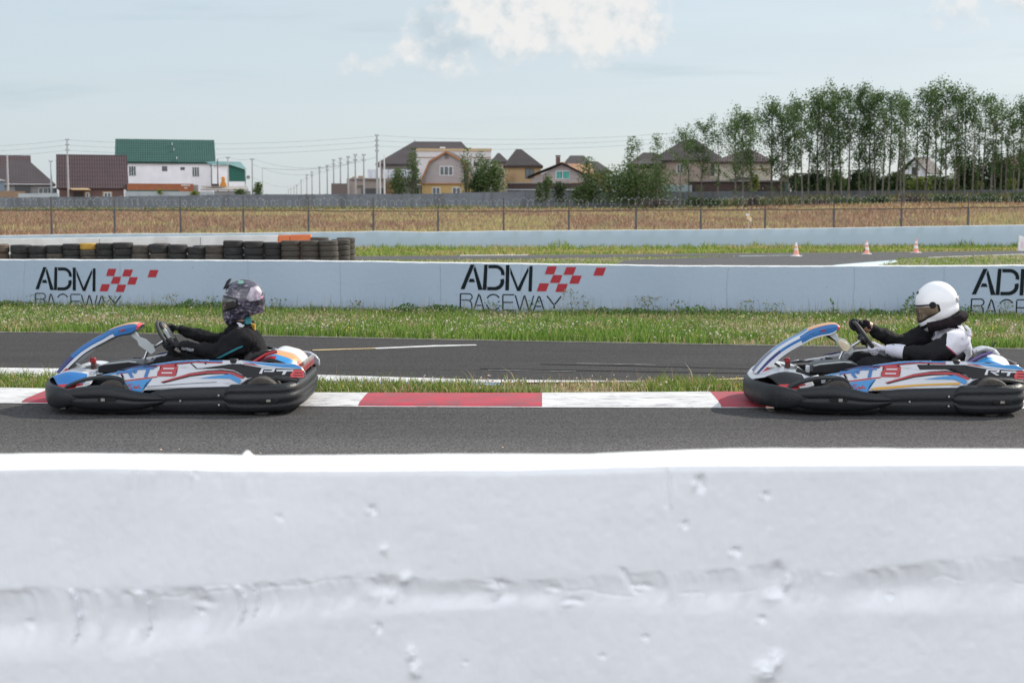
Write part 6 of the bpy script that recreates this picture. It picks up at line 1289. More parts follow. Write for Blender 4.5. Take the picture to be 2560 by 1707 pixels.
        # black rear quarter with its lettering
        dec('livery_patch', [[Bz(x, y) for x, y in [(840 if var == 'left' else 300, 1290), (960, 1292), (1150, 1325), (1240, 1340), (1650, 1372), (1790, 1376), (1843, 1425), (1843, 1500), (1700, 1478), (1450, 1453), (1200, 1467), (1060, 1480), (960, 1420), (860, 1374), (700, 1352), (340, 1357)]]], K_BLACK, .003, 'black rear quarter')
        if var == 'left': dec('livery_stripe', [[Bz(x, y) for x, y in [(250, 1285), (275, 1285), (350, 1348), (700, 1344), (700, 1352), (340, 1357)]]], K_BLACK, .0045)
        dec('livery_stripe', [[Bz(x, y) for x, y in [(960, 1246), (1150, 1264), (1400, 1284), (1700, 1304), (1790, 1352), (1795, 1370), (1550, 1352), (1300, 1318), (1120, 1284)]]], K_LBLUE, .0045, 'blue stripe over the rear wheel')
        dec('livery_stripe', [[Bz(x, y) for x, y in [(990, 1275), (1150, 1292), (1430, 1332), (1150, 1308), (1000, 1286)]]], K_RED, .006)
        dec('livery_stripe', [[Bz(x, y) for x, y in [(1120, 1282), (1320, 1316), (1560, 1348), (1790, 1368), (1650, 1366), (1430, 1345), (1250, 1322)]]], K_WHITE, .007)
        # wheel arch lips
        def arch(ctrl, t0=.03):
            c = catmull([Az(x, y) if k == 'a' else Bz(x, y) for k, x, y in ctrl], 6); V = []
            for s, z in c:
                tt = surf(s, z)
                for (o, dz) in ((.012, -.002), (-.025, .0), (-.055, -.012), (-.055, -.028), (-.02, -.022), (.012, -.014), (.012, -.002)): V.append((s, (tt+o)*(1 if side < 0 else -1), z+dz))
            oo = grid_mesh('wheel_arch', V, len(c), 7, M_PL, root, ang=50); bm = bmesh.new(); bm.from_mesh(oo.data); bmesh.ops.remove_doubles(bm, verts=bm.verts, dist=1e-6); bmesh.ops.recalc_face_normals(bm, faces=bm.faces); bm.to_mesh(oo.data); bm.free(); smooth_mesh(oo.data, 50)
        arch([('a', 430, 1020), ('a', 560, 960), ('a', 720, 908), ('a', 900, 880), ('a', 1100, 884), ('a', 1230, 925), ('a', 1270, 1000), ('a', 1290, 1110)])
        arch([('b', 900, 1620), ('b', 980, 1560), ('b', 1060, 1500), ('b', 1200, 1462), ('b', 1400, 1452), ('b', 1600, 1470), ('b', 1760, 1500)])
        # inner black liners
        mb = MB(); mb.box2((.26, side*.30, .05), (.78, side*.33, .27)); mb.box2((.78, side*.30, .05), (1.42, side*.34, .33)); mb.box2((1.42, side*.30, .05), (1.80, side*.33, .34)); mb.build('inner_liner', M_PL, root)
        mb = MB(); z = .385; mb.lathe([(.001, .03), (.028, .03), (.036, .022), (.036, 0.0)], c=(Bz(850, 1240)[0], side*.425, .372), n=24); mb.build('filler_cap', M_PL, root, smooth=True)
        if side > 0: continue
        # lettering on the near side
        q = lambda L_, f=Az: [[f(x, y) for x, y in pl] for pl in L_]
        g = [[(1142, 822), (1385, 812), (1380, 846), (1250, 854), (1140, 856)], [(1376, 796), (1425, 780), (1416, 838), (1404, 856), (1372, 858)], [(1292, 852), (1340, 850), (1384, 912), (1336, 914)], [(1138, 854), (1172, 852), (1160, 878), (1132, 878)]]
        dec('livery_letter', q(g), K_BLUE, .0055, 'blue stylised letter R')
        dec('livery_letter', q([[(1436, 782), (1655, 776), (1652, 802), (1432, 808)], [(1548, 802), (1596, 800), (1568, 905), (1520, 908)]]), K_BLUE, .0058, 'blue stylised letter T')
        dec('livery_letter', q([[(1740, 752), (1765, 740), (1960, 740), (1985, 755), (1982, 812), (1965, 822), (1975, 835), (1968, 885), (1945, 896), (1715, 896), (1702, 882), (1708, 832), (1722, 820), (1728, 812)]]), K_RED, .0055, 'red figure 8')
        dec('livery_letter', q([[(1785, 784), (1935, 784), (1930, 800), (1782, 800)], [(1765, 842), (1915, 842), (1910, 858), (1762, 858)]]), K_WHITE, .0075)
        wd = 11
        scr = [[(1372, 1005), (1330, 1000), (1312, 1020), (1345, 1035), (1368, 1050), (1340, 1075), (1308, 1068)], [(1385, 1040), (1400, 1022), (1420, 1040), (1402, 1060), (1385, 1040)], [(1455, 1005), (1448, 1050), (1428, 1055), (1432, 1032), (1450, 1028)], [(1470, 1025), (1472, 1052), (1492, 1045)]]
        dec('livery_script', sum([q(stroke2(p, wd)) for p in scr], []), K_RED, .0065, 'small red script')
        P1 = [[(1255, 1345), (1445, 1352), (1425, 1400), (1290, 1396), (1294, 1380), (1402, 1384), (1408, 1366), (1250, 1360)], [(1250, 1362), (1282, 1364), (1262, 1422), (1222, 1418)]] if var == 'left' else [[(1255, 1345), (1445, 1352), (1425, 1392), (1310, 1388), (1312, 1374), (1400, 1378), (1404, 1366), (1250, 1360)], [(1250, 1362), (1280, 1364), (1260, 1422), (1222, 1418)], [(1320, 1388), (1360, 1390), (1430, 1428), (1390, 1428)]]
        dec('livery_letter', q(P1, Bz), K_WHITE, .0055, 'white letter %s on the black rear quarter' % ('P' if var == 'left' else 'R'))
        dec('livery_letter', q([[(1462, 1372), (1690, 1382), (1682, 1402), (1458, 1392)], [(1555, 1396), (1600, 1398), (1575, 1440), (1535, 1438)]], Bz), K_WHITE, .0055, 'white letter T on the black rear quarter')
        dec('livery_letter', q([[(1695, 1382), (1800, 1388), (1832, 1430), (1838, 1492), (1655, 1480), (1650, 1440)]], Bz), K_PINK, .0055, 'red 8 at the tail'); dec('livery_letter', q([[(1705, 1415), (1805, 1420), (1808, 1430), (1705, 1426)], [(1690, 1450), (1815, 1456), (1815, 1466), (1690, 1460)]], Bz), K_BLACK, .0075)
    # engine cover hump
    prof = [(1.535, .355), (1.60, .405), (1.66, .435), (1.73, .425), (1.80, .402), (1.85, .345), (1.872, .29)]; c = catmull(prof, 4); ws = np.linspace(-1, 1, 25); V = []; mi = []
    for s, z in c:
        for w in ws: k = abs(w)**4; V.append((s-.03*k, w*.36, z-.11*k*min(1, (s-1.4)*2)))
    for i in range(len(c)-1):
        g = i/(len(c)-1)
        for j in range(24):
            a = abs((ws[j]+ws[j+1])/2)
            if var == 'left': k = 3 if a > .93 else (2 if a > .84 and g < .4 else (0 if a > .76 else (5 if a > .72 else (4 if a > .45 and g > .12 else (1 if g > .2 else 3)))))
            else: k = 0 if a > .80 else (1 if a > .60 and g > .3 else 3)
            if a > .55 and g > .72 and a < .8: k = 5
            mi.append(k)
    o = grid_mesh('engine_cover', V, len(c), 25, [K_LBLUE, K_WHITE, K_RED, K_BLACK, K_TAN, K_PINK], root, mi=mi); md = o.modifiers.new('solid', 'SOLIDIFY'); md.thickness = .008; md.offset = -1
    mb = MB(); mb.box((1.86, 0, .30), (.03, .62, .05)); mb.build('tail_light', mat('red_lens', (.30, .05, .045), (.2, .04, .04), 20, .25), root, bevel=.008)
    mb = MB(); mb.box((1.872, 0, .345), (.012, .5, .03)); mb.build('rear_plate', mat('clear_grey_plastic', (.32, .30, .30), rough=.3), root, bevel=.004)
    mb = MB(); mb.tube([(1.50, -.30, .36), (1.60, -.31, .42), (1.68, -.29, .44)], .012, 8); mb.build('cover_strap', K_RED if var == 'left' else K_PURP, root, smooth=True)
    # engine and seat
    mb = MB(); mb.box((1.36, .26, .17), (.24, .2, .22)); mb.box((1.36, .26, .31), (.14, .15, .06)); mb.build('engine', mat('engine_dark', (.05, .05, .05), metal=.5, rough=.45), root, bevel=.012)
    prof = [(1.02, .10), (1.15, .075), (1.32, .075), (1.45, .12), (1.53, .24), (1.58, .37), (1.60, .43)]; c = catmull(prof, 4); ws = np.linspace(-1, 1, 17); V = []
    for i, (s, z) in enumerate(c):
        g = i/(len(c)-1)
        for w in ws: k = abs(w)**3; V.append((s-.20*k*g, w*(.16+.05*math.sin(g*3)), z+.11*k*(1-g)+.0*k))
    o = grid_mesh('seat', V, len(c), 17, mat('seat_black', (.012, .012, .014), rough=.35, spec=.3), root); md = o.modifiers.new('solid', 'SOLIDIFY'); md.thickness = .012
    if var == 'right':
        mb = MB(); c2 = [(1.58, .43), (1.64, .455), (1.72, .44), (1.76, .40)]; 
        for t in (-.16,): mb.tube([(s, t, z) for s, z in catmull(c2, 5)], .022, 10)
        mb.tube([(1.60, -.19, .44), (1.66, -.20, .465), (1.73, -.19, .45)], .010, 6); mb.build('seat_reflection', K_WHITE, root, smooth=True)  # white tubes stand for the bright reflection on the black seat back
        mb = MB(); mb.tube([(1.70, -.1, .43), (1.745, -.1, .475), (1.76, -.1, .50)], .006, 6); mb.build('cable', M_PL, root)
    # tank, pedals, reservoir
    mb = MB(); mb.prism([Az(x, y, -.36) for x, y in [(868, 860), (872, 765), (960, 742), (1300, 706), (1400, 716), (1510, 745), (1500, 860)]], -.36, -.10); mb.build('tank_cover', K_BLACK, root, bevel=.008)
    mb = MB(); mb.tube([(*Az(x, y, -.36)[:1], -.352, Az(x, y, -.36)[1]) for x, y in [(880, 758), (960, 736), (1300, 700), (1400, 712)]], .005, 6); mb.build('cover_edge', M_LGREY, root)
    mb = MB(); a = Az(765, 655, 0); b = Az(842, 725, 0); mb.box2((a[0], -.02, b[1]), (b[0], .02, a[1])); mb.build('reservoir_cap', K_RED, root, bevel=.006)
    mb = MB(); a = Az(780, 725, 0); b = Az(850, 860, 0); mb.box2((a[0], -.018, b[1]), (b[0], .018, a[1])); mb.build('brake_reservoir', mat('dark_red_plastic', (.10, .03, .03), rough=.4), root, bevel=.004)
    a = Az(800, 815, -.2) if var == 'left' else Az(845, 770, -.3); b = Az(866, 850, -.2) if var == 'left' else Az(905, 870, -.3); mb = MB(); mb.box2((a[0], -.24, b[1]), (b[0], -.19, a[1])); mb.build('white_bottle', K_WHITE, root, bevel=.006)
    mb = MB(); a = Az(1375, 645, .05); b = Az(1475, 700, .05); mb.box2((a[0], .02, b[1]), (b[0], .08, a[1])); mb.build('switch_box', M_PL, root, bevel=.006)
    for t in (-.13, .13): mb = MB(); mb.tube([(.22, t, .08), (.25, t, .2), (.30, t, .26)], .010, 6); mb.box((.30, t, .265), (.012, .08, .05)); mb.build('pedal', M_ALU, root)
    if var == 'right':
        mb = MB(); mb.box((.30, -.26, .275), (.10, .06, .035), M=Matrix.Rotation(R(28), 3, 'Y')); mb.tube([(.25, -.26, .29), (.31, -.27, .27), (.33, -.25, .22), (.36, -.26, .2)], .012, 6); mb.build('pedal_linkage', M_PL, root)
        mb = MB(); mb.tube([(.27, -.28, .285), (.30, -.28, .272)], .008, 6); mb.tube([(.33, -.30, .235), (.31, -.30, .222)], .009, 6); mb.build('linkage_bolt', M_ALU, root)
        mb = MB(); mb.box((.435, -.36, .225), (.03, .02, .03)); mb.build('white_bracket', K_WHITE, root, bevel=.004)
    # fastenings, cables and hoses
    for side in (-1, 1):
        for i, (s_, z_) in enumerate([(.80, .075), (.80, .135), (1.30, .08), (1.30, .15), (1.02, .11)]):
            mb = MB(); mb.lathe([(.001, .006), (.008, .005), (.009, 0)], c=(s_, side*.592, z_), n=8, M=Matrix.Rotation(R(90*-side), 3, 'X')); mb.build('bolt', M_ALU, root, smooth=True)
        for s_, z_ in ((.96, .355), (1.18, .372), (1.46, .352)):
            q_ = surf(s_, z_); mb = MB(); mb.lathe([(.001, .004), (.007, .003), (.008, 0)], c=(s_, (q_-.004)*(-side), z_), n=8, M=Matrix.Rotation(R(90*-side), 3, 'X')); mb.build('bolt', M_PL, root, smooth=True)
    mb = MB(); mb.tube([tuple(p) for p in catmull([(.30, -.05, .24), (.42, -.12, .20), (.55, -.05, .28), (.60, .0, .34), (.66, .02, .30)], 6)], .005, 6); mb.build('cable', M_PL, root, smooth=True)
    mb = MB(); mb.tube([tuple(p) for p in catmull([(.36, -.02, .26), (.44, .04, .30), (.54, .02, .27), (.62, .1, .22)], 6)], .006, 6); mb.build('brake_hose', M_LGREY, root, smooth=True)
    mb = MB(); mb.tube([(1.20, .36, .2), (1.45, .38, .24), (1.68, .32, .20), (1.80, .28, .20)], .035, 12); mb.build('exhaust_pipe', mat('exhaust_steel', (.22, .18, .15), (.12, .1, .09), 12, .4, metal=.8), root, smooth=True)
    mb = MB(); mb.box((1.42, -.20, .21), (.30, .03, .06)); mb.build('chain_guard', M_ALU, root, bevel=.01)
    # steering
    C = Vector((.80, 0, .515)); e1 = Vector((-.555, 0, .832)).normalized(); e2 = Vector((0, 1, 0)); n = Vector((e1.z, 0, -e1.x)); RW = .142
    mb = MB(); ring = [C+e1*math.cos(a)*RW*(1 if math.cos(a) > -.8 else .93)+e2*math.sin(a)*RW for a in np.linspace(0, 2*math.pi, 41)]; mb.tube(ring, .0145, 10, cap=False); sw = mb.build('steering_wheel', mat('wheel_grip', (.022, .022, .024), rough=.6), root, smooth=True)
    mb = MB(); mb.lathe([(.001, .02), (.045, .018), (.05, 0), (.04, -.02)], c=C-n*.02, n=20, M=Matrix((e1, e2, n)).transposed())
    for a in (R(90), R(-90), R(180)): mb.tube([C-n*.015, C+(e1*math.cos(a)+e2*math.sin(a))*RW], .010, 6, flat=.5)
    mb.build('spokes', mat('spoke_dark', (.05, .05, .055), rough=.35, metal=.6), sw, smooth=True)
    if var == 'left':
        mb = MB(); Mx = Matrix((e1, e2, n)).transposed(); mb.box(C+e1*.045+n*.018, (.15, .12, .03), M=Mx); mb.build('wheel_display', mat('display_grey', (.05, .055, .062), rough=.3), sw, bevel=.008)
        mb = MB(); mb.box(C+e1*.085+n*.036-e2*.02, (.02, .03, .004), M=Mx); mb.build('display_mark', K_TAN, sw); mb = MB(); mb.box(C+e1*.03-e2*.062+n*.02, (.08, .004, .018), M=Mx); mb.build('display_mark', M_LGREY, sw)
    mb = MB(); mb.tube([C-n*.02, C-n*.2, (.56, 0, .22), (.50, 0, .10)], .011, 8); mb.build('steering_column', M_ALU, root, smooth=True)
    mb = MB(); pl = [(1310, 300), (1400, 292), (1460, 368), (1540, 392), (1640, 480), (1682, 560), (1620, 612), (1560, 570), (1440, 480), (1420, 420), (1335, 352)]; mb.prism([Az(x, y, -.06) for x, y in pl], -.06, -.045); mb.build('column_support', M_LGREY, root, bevel=.004)
    mb = MB(); a, b = Az(1330, 330, 0), Az(1640, 500, 0); mb.tube([(a[0], 0, a[1]), (b[0], 0, b[1])], .014, 8); mb.build('support_rod', M_LGREY if var == 'left' else M_PL, root, smooth=True); mb = MB(); a, b = Az(560, 725, -.08), Az(690, 805, -.08); mb.tube([(a[0], -.08, a[1]), (b[0], -.08, b[1])], .009, 8); mb.build('tie_rod', M_LGREY if var == 'left' else M_PL, root, smooth=True)
    if var == 'right':
        mb = MB(); pl = [(1415, 410), (1450, 395), (1540, 440), (1600, 500), (1560, 560), (1500, 558), (1430, 480)]; mb.prism([Az(x, y, -.10) for x, y in pl], -.10, -.088); mb.build('cream_shield', mat('cream_plastic', (.62, .56, .42), (.5, .42, .28), 12, .4), root, bevel=.004)
    return root, C, e1, e2, n, RW

# ------------------------------------------------------------------ drivers
def skinned(name, J, E, m, parent, level=2, matf=None, root=0):
    """J: list of (co, radius or (rx,ry)); E: edges"""
    me = bpy.data.meshes.new(name); me.from_pydata([j[0] for j in J], E, []); o = bpy.data.objects.new(name, me); COL.objects.link(o)
    sk = o.modifiers.new('skin', 'SKIN'); sk.use_smooth_shade = True; sk.branch_smoothing = 0.6
    for i, j in enumerate(J):
        r = j[1] if isinstance(j[1], tuple) else (j[1], j[1]); d = me.skin_vertices[0].data[i]; d.radius = r; d.use_root = (i == root)
    sb = o.modifiers.new('sub', 'SUBSURF'); sb.levels = level; sb.render_levels = level
    dg = bpy.context.evaluated_depsgraph_get(); new = bpy.data.meshes.new_from_object(o.evaluated_get(dg)); bpy.data.objects.remove(o)
    new.name = name; new.materials.clear(); o = newobj(name, new, m, parent)
    if matf: new.polygons.foreach_set('material_index', [matf(p.center) for p in new.polygons])
    smooth_mesh(new); return o
def hand(parent, C, e1, e2, n, RW, phi, side, m, name='glove', elbow=None):
    """gloved hand closed round the rim at angle phi from the side (side -1 = near)"""
    out = (e2*side)*math.cos(phi)+e1*math.sin(phi); tan = e1*math.cos(phi)-(e2*side)*math.sin(phi); c = C+out*RW
    palm = c+out*.022+n*.034; wrist = palm+(Vector(elbow)-palm).normalized()*.075
    J = [(wrist, (.033, .026)), (palm+(wrist-palm)*.45, (.036, .024)), (palm, (.036, .020))]; E = [(0, 1), (1, 2)]
    for k in range(4):
        off = tan*(.033-.022*k); l = [1.0, 1.08, 1.0, .82][k]; a = len(J)
        J += [(c+off+out*.034*l+n*.014, .0112), (c+off*1.02+out*.026*l-n*.020*l, .0104), (c+off*1.03-out*.002-n*.032*l, .0096), (c+off*1.0-out*.026*l-n*.016, .0086)]; E += [(2, a), (a, a+1), (a+1, a+2), (a+2, a+3)]
    a = len(J); J += [(palm+tan*.030-out*.012+n*.004, .0135), (c+tan*.044-out*.020+n*.020, .0115), (c+tan*.040-out*.034-n*.004, .0095)]; E += [(1, a), (a, a+1), (a+1, a+2)]
    return skinned(name, J, E, m, parent, 2), wrist
def helmet(parent, c, tilt, m_shell, yaw=0.0):
    """full face helmet: front is -s. c = centre of the head"""
    nu, nv = 64, 44; V = []
    blobs = [((0.006, 0, .008), (.160, .128, .158)), ((-.072, 0, -.100), (.096, .088, .108)), ((.02, 0, -.07), (.135, .118, .09)), ((-.03, 0, -.03), (.128, .118, .13))]
    def rad(d):
        rs = []
        for (o, r) in blobs:
            ox, oy, oz = o; a = (d[0]/r[0])**2+(d[1]/r[1])**2+(d[2]/r[2])**2; b = -2*(d[0]*ox/r[0]**2+d[1]*oy/r[1]**2+d[2]*oz/r[2]**2); cc = (ox/r[0])**2+(oy/r[1])**2+(oz/r[2])**2-1
            D = b*b-4*a*cc
            if D >= 0: rs.append((-b+math.sqrt(D))/(2*a))
        rs = [x for x in rs if x > 0] or [.05]; return sum(x**24 for x in rs)**(1/24)
    Rm = Matrix.Rotation(tilt, 3, 'Y') @ Matrix.Rotation(yaw, 3, 'Z')
    def pt(az, el, k=0.0):
        d = Vector((-math.cos(az)*math.cos(el), math.sin(az)*math.cos(el), math.sin(el))); r = rad(d)+k; return d*r
    els = np.linspace(R(90), R(-58), nv)
    for i in range(nu):
        az = 2*math.pi*i/nu
        for e in els:
            p = pt(az, float(e)); fr = (1+math.cos(az))/2     # 1 at the front
            zcut = -.150+(-.058)*fr**2+.050*(1-fr)
            if p.z < zcut: p = p*(zcut/p.z)*1.0; 
            V.append(Vector(c)+Rm @ p)
    sh = grid_mesh('helmet', V, nu, nv, m_shell, parent, closed_u=True); md = sh.modifiers.new('solid', 'SOLIDIFY'); md.thickness = .012; md.offset = -1
    def patch(nm, a0, a1, e0, e1_, k, m, round_=0.35, par=None):
        n1, n2 = 29, 13; V = []
        for i in range(n1):
            u = -1+2*i/(n1-1)
            for j in range(n2):
                v = -1+2*j/(n2-1); sh_ = 1-round_*abs(u)**3; az = (a0+a1)/2+(a1-a0)/2*u*1.0; el = (e0+e1_)/2+(e1_-e0)/2*v*sh_
                kk = k-(.004 if abs(u) == 1 or abs(v) == 1 else 0); V.append(Vector(c)+Rm @ pt(az, el, kk))
        o = grid_mesh(nm, V, n1, n2, m, par or sh); return o
    return sh, patch, pt, Rm
def decal_on(obj, name, poly, m, parent, off=0.004, step=0.02, t0=-.9):
    """paint-thin patch projected sideways onto a part (seen from the near side)"""
    vs = [v.co.copy() for v in obj.data.vertices]; fs = [tuple(p.vertices) for p in obj.data.polygons]; bvh = BVHTree.FromPolygons(vs, fs); bm = planar([poly], step); dead = []
    for v in bm.verts:
        hit = bvh.ray_cast(Vector((v.co.x, t0, v.co.z)), Vector((0, 1, 0)))
        if hit[0] is None: dead.append(v)
        else: v.co = hit[0]-Vector((0, off, 0))
    bmesh.ops.delete(bm, geom=dead, context='VERTS'); me = bpy.data.meshes.new(name); bm.to_mesh(me); bm.free()
    if not len(me.polygons): return None
    o = newobj(name, me, m, parent); smooth_mesh(me)
    if sum(p.normal.y for p in me.polygons) > 0: me.flip_normals()
    return o
M_SUIT = mat('black_race_suit', (0.016, 0.016, 0.018), (0.009, 0.009, 0.010), 9, 0.9, 0.7, 14, spec=.12); M_SUITW = mat('white_suit_cloth', (0.66, 0.65, 0.70), (0.58, 0.57, 0.63), 7, 0.8, 0.4, 12); M_TEAL = mat('teal_piping', (0.03, 0.24, 0.30)); M_SKIN = mat('skin', (0.36, 0.20, 0.14), (0.30, 0.16, 0.11), 20, 0.5)
M_BALA = mat('black_hood', (0.020, 0.015, 0.018), (0.010, 0.008, 0.010), 8, 0.9, 0.7, 16, spec=.1); M_GLOVE = mat('dark_glove', (0.028, 0.031, 0.035), (0.014, 0.014, 0.017), 14, 0.75, spec=.2); M_GLOVEW = mat('white_glove', (0.60, 0.60, 0.68), (0.5, 0.5, 0.58), 14, 0.7)
M_VISOR = mat('smoked_visor', (0.02, 0.018, 0.02), (0.03, 0.026, 0.024), 6, 0.10, spec=0.8, coat=.5)
def two_tone():
    m = bpy.data.materials.new('black_and_white_suit'); m.use_nodes = True; N, L = nodes_of(m); b = N['Principled BSDF']; b.inputs['Roughness'].default_value = .85; b.inputs['Specular IOR Level'].default_value = .12
    tc = N.new('ShaderNodeTexCoord'); sp = N.new('ShaderNodeSeparateXYZ'); L.new(tc.outputs['Object'], sp.inputs[0])
    def mt(op, a, b_=0.0, c=0.0):
        n = N.new('ShaderNodeMath'); n.operation = op
        for i, v in enumerate((a, b_, c)):
            if isinstance(v, (int, float)): n.inputs[i].default_value = v
            else: L.new(v, n.inputs[i])
        return n.outputs[0]
    X, Y, Z = sp.outputs
    m1 = mt('GREATER_THAN', mt('SUBTRACT', X, mt('MULTIPLY_ADD', Z, .30, 1.335-.30*.495)), 0)
    m2 = mt('GREATER_THAN', mt('MULTIPLY_ADD', X, .80, mt('ADD', Z, -.495-.80*1.336)), 0)
    seam = mt('LESS_THAN', mt('ABSOLUTE', mt('MULTIPLY_ADD', X, .80, mt('ADD', Z, -.490-.80*1.336))), .006)
    mk = mt('MULTIPLY', mt('MULTIPLY', m1, m2), mt('LESS_THAN', Z, .63))
    n = N.new('ShaderNodeTexNoise'); n.inputs['Scale'].default_value = 9; L.new(tc.outputs['Object'], n.inputs['Vector'])
    w = N.new('ShaderNodeValToRGB'); w.color_ramp.elements[0].color = (.56, .55, .61, 1); w.color_ramp.elements[1].color = (.70, .69, .74, 1); L.new(n.outputs[0], w.inputs[0])
    mx = N.new('ShaderNodeMix'); mx.data_type = 'RGBA'; L.new(mk, mx.inputs[0]); mx.inputs[6].default_value = (.016, .016, .018, 1); L.new(w.outputs[0], mx.inputs[7])
    mx2 = N.new('ShaderNodeMix'); mx2.data_type = 'RGBA'; L.new(mt('MULTIPLY', seam, mt('GREATER_THAN', X, 1.34)), mx2.inputs[0]); L.new(mx.outputs[2], mx2.inputs[6]); mx2.inputs[7].default_value = (.30, .03, .08, 1)
    L.new(mx2.outputs[2], b.inputs['Base Color']); bp = N.new('ShaderNodeBump'); bp.inputs['Strength'].default_value = .5; bp.inputs['Distance'].default_value = .02; L.new(n.outputs[0], bp.inputs['Height']); L.new(bp.outputs[0], b.inputs['Normal'])
    return m
def driver(loc, label, var, steer):
    C, e1, e2, n, RW = steer; root = empty('person', loc); root.rotation_euler = (R(1.0), 0, 0 if var == 'left' else R(-3.0)); tag(root, label, 'person', 'kart drivers')
    L = var == 'left'
    if L:
        el_n = (1.235, -.265, .425); el_f = (1.16, .26, .45); sh_n = (1.415, -.205, .535); sh_f = (1.34, .20, .55); ph = (R(-25), R(20))
        spine = [((1.40, 0, .14), (.18, .17)), ((1.435, 0, .26), (.215, .20)), ((1.43, 0, .38), (.225, .20)), ((1.41, 0, .49), (.22, .185)), ((1.385, 0, .59), (.145, .120)), ((1.375, 0, .635), (.066, .066)), ((1.372, 0, .69), (.060, .062)), ((1.372, 0, .78), (.085, .09)), ((1.37, 0, .86), (.08, .085))]
        rs = .112
    else:
        el_n = (1.225, -.285, .415); el_f = (1.13, .25, .44); sh_n = (1.475, -.205, .53); sh_f = (1.39, .19, .55); ph = (R(-38), R(48))
        spine = [((1.43, 0, .14), (.15, .13)), ((1.49, 0, .26), (.175, .16)), ((1.515, 0, .38), (.185, .16)), ((1.50, 0, .49), (.185, .15)), ((1.465, 0, .575), (.125, .105)), ((1.435, 0, .63), (.080, .080)), ((1.395, 0, .68), (.075, .075)), ((1.345, 0, .755), (.085, .09)), ((1.335, 0, .84), (.08, .085))]
        rs = .105
    gm = M_GLOVE if L else M_GLOVEW
    hn, wn = hand(root, C, e1, e2, n, RW, ph[0], -1, gm, elbow=el_n); hf, wf = hand(root, C, e1, e2, n, RW, ph[1], 1, gm if L else M_GLOVE, elbow=el_f)
    hn['label'] = 'near gloved hand'; hf['label'] = 'far gloved hand'
    J = list(spine); E = [(i, i+1) for i in range(len(spine)-1)]
    def chain(start, pts):
        a = start
        for p, r in pts: J.append((p, r)); E.append((a, len(J)-1)); a = len(J)-1
    mid = lambda a, b, f: tuple(Vector(a).lerp(Vector(b), f))
    for sh_, el, w in ((sh_n, el_n, wn), (sh_f, el_f, wf)):
        sg = -1 if sh_[1] < 0 else 1
        chain(3, [((sh_[0]-(0 if L else .02), sg*.13, sh_[2]+.0), .085), (sh_, rs), (mid(sh_, el, .5), .094 if L else .092), (el, .076), (mid(el, w, .45), .060), (mid(el, w, .85), .046), (mid(el, w, 1.12), .040)])
    for sg in (-1, 1):
        chain(0, [((1.30, sg*.12, .135), (.10, .095)), ((1.05, sg*.17, .26), .088), ((.82, sg*.185, .345), .070), ((.70, sg*.17, .26), .058), ((.50, sg*.15, .165), .046), ((.41, sg*.15, .12), .038), ((.36, sg*.15, .17), .036), ((.33, sg*.15, .215), .028)])
    if L:
        def mf(c): return 1 if (c.z > .628 and abs(c.y) < .11) else 0
        mats = [M_SUIT, M_SKIN]
    else:
        def mf(c):
            if c.z > .60 and abs(c.y) < .12 and c.x < 1.50: return 1
            return 0
        mats = [two_tone(), M_BALA]
    body = skinned('body', J, E, mats, root, 3, mf)
    # wrinkles in the cloth
    tx = bpy.data.textures.new('cloth_folds', 'CLOUDS'); tx.noise_scale = .06; tx.noise_depth = 3; dm = body.modifiers.new('folds', 'DISPLACE'); dm.texture = tx; dm.strength = .040; dm.mid_level = .5
    hc = (1.382, 0, .80) if L else (1.333, 0, .785); tilt = R(-3) if L else R(-17)
    if L:
        m = bpy.data.materials.new('patterned_helmet_paint'); m.use_nodes = True; N, LK = nodes_of(m); b = N['Principled BSDF']; b.inputs['Roughness'].default_value = .25; b.inputs['Coat Weight'].default_value = .6
        tc = N.new('ShaderNodeTexCoord'); mp = N.new('ShaderNodeMapping'); mp.inputs['Scale'].default_value = (18, 18, 40); LK.new(tc.outputs['Object'], mp.inputs[0]); v = N.new('ShaderNodeTexNoise'); v.inputs['Scale'].default_value = 1; v.inputs['Detail'].default_value = 4; v.inputs['Distortion'].default_value = 1.2; LK.new(mp.outputs[0], v.inputs['Vector'])
        r = N.new('ShaderNodeValToRGB'); cr = r.color_ramp; cr.interpolation = 'LINEAR'; cr.elements[0].position = .40; cr.elements[0].color = (.012, .012, .016, 1); cr.elements[1].position = .66; cr.elements[1].color = (.30, .28, .33, 1)
        for p_, c_ in ((.47, (.03, .03, .045, 1)), (.53, (.085, .075, .12, 1)), (.57, (.04, .035, .05, 1)), (.62, (.14, .11, .15, 1))): e = cr.elements.new(p_); e.color = c_
        LK.new(v.outputs[0], r.inputs[0]); LK.new(r.outputs[0], b.inputs['Base Color']); shell = m
    else: shell = mat('glossy_white_helmet', (0.80, 0.80, 0.81), (0.76, 0.76, 0.77), 3, 0.16, coat=.7)
    hm, patch, pt, Rm = helmet(root, hc, tilt, shell)
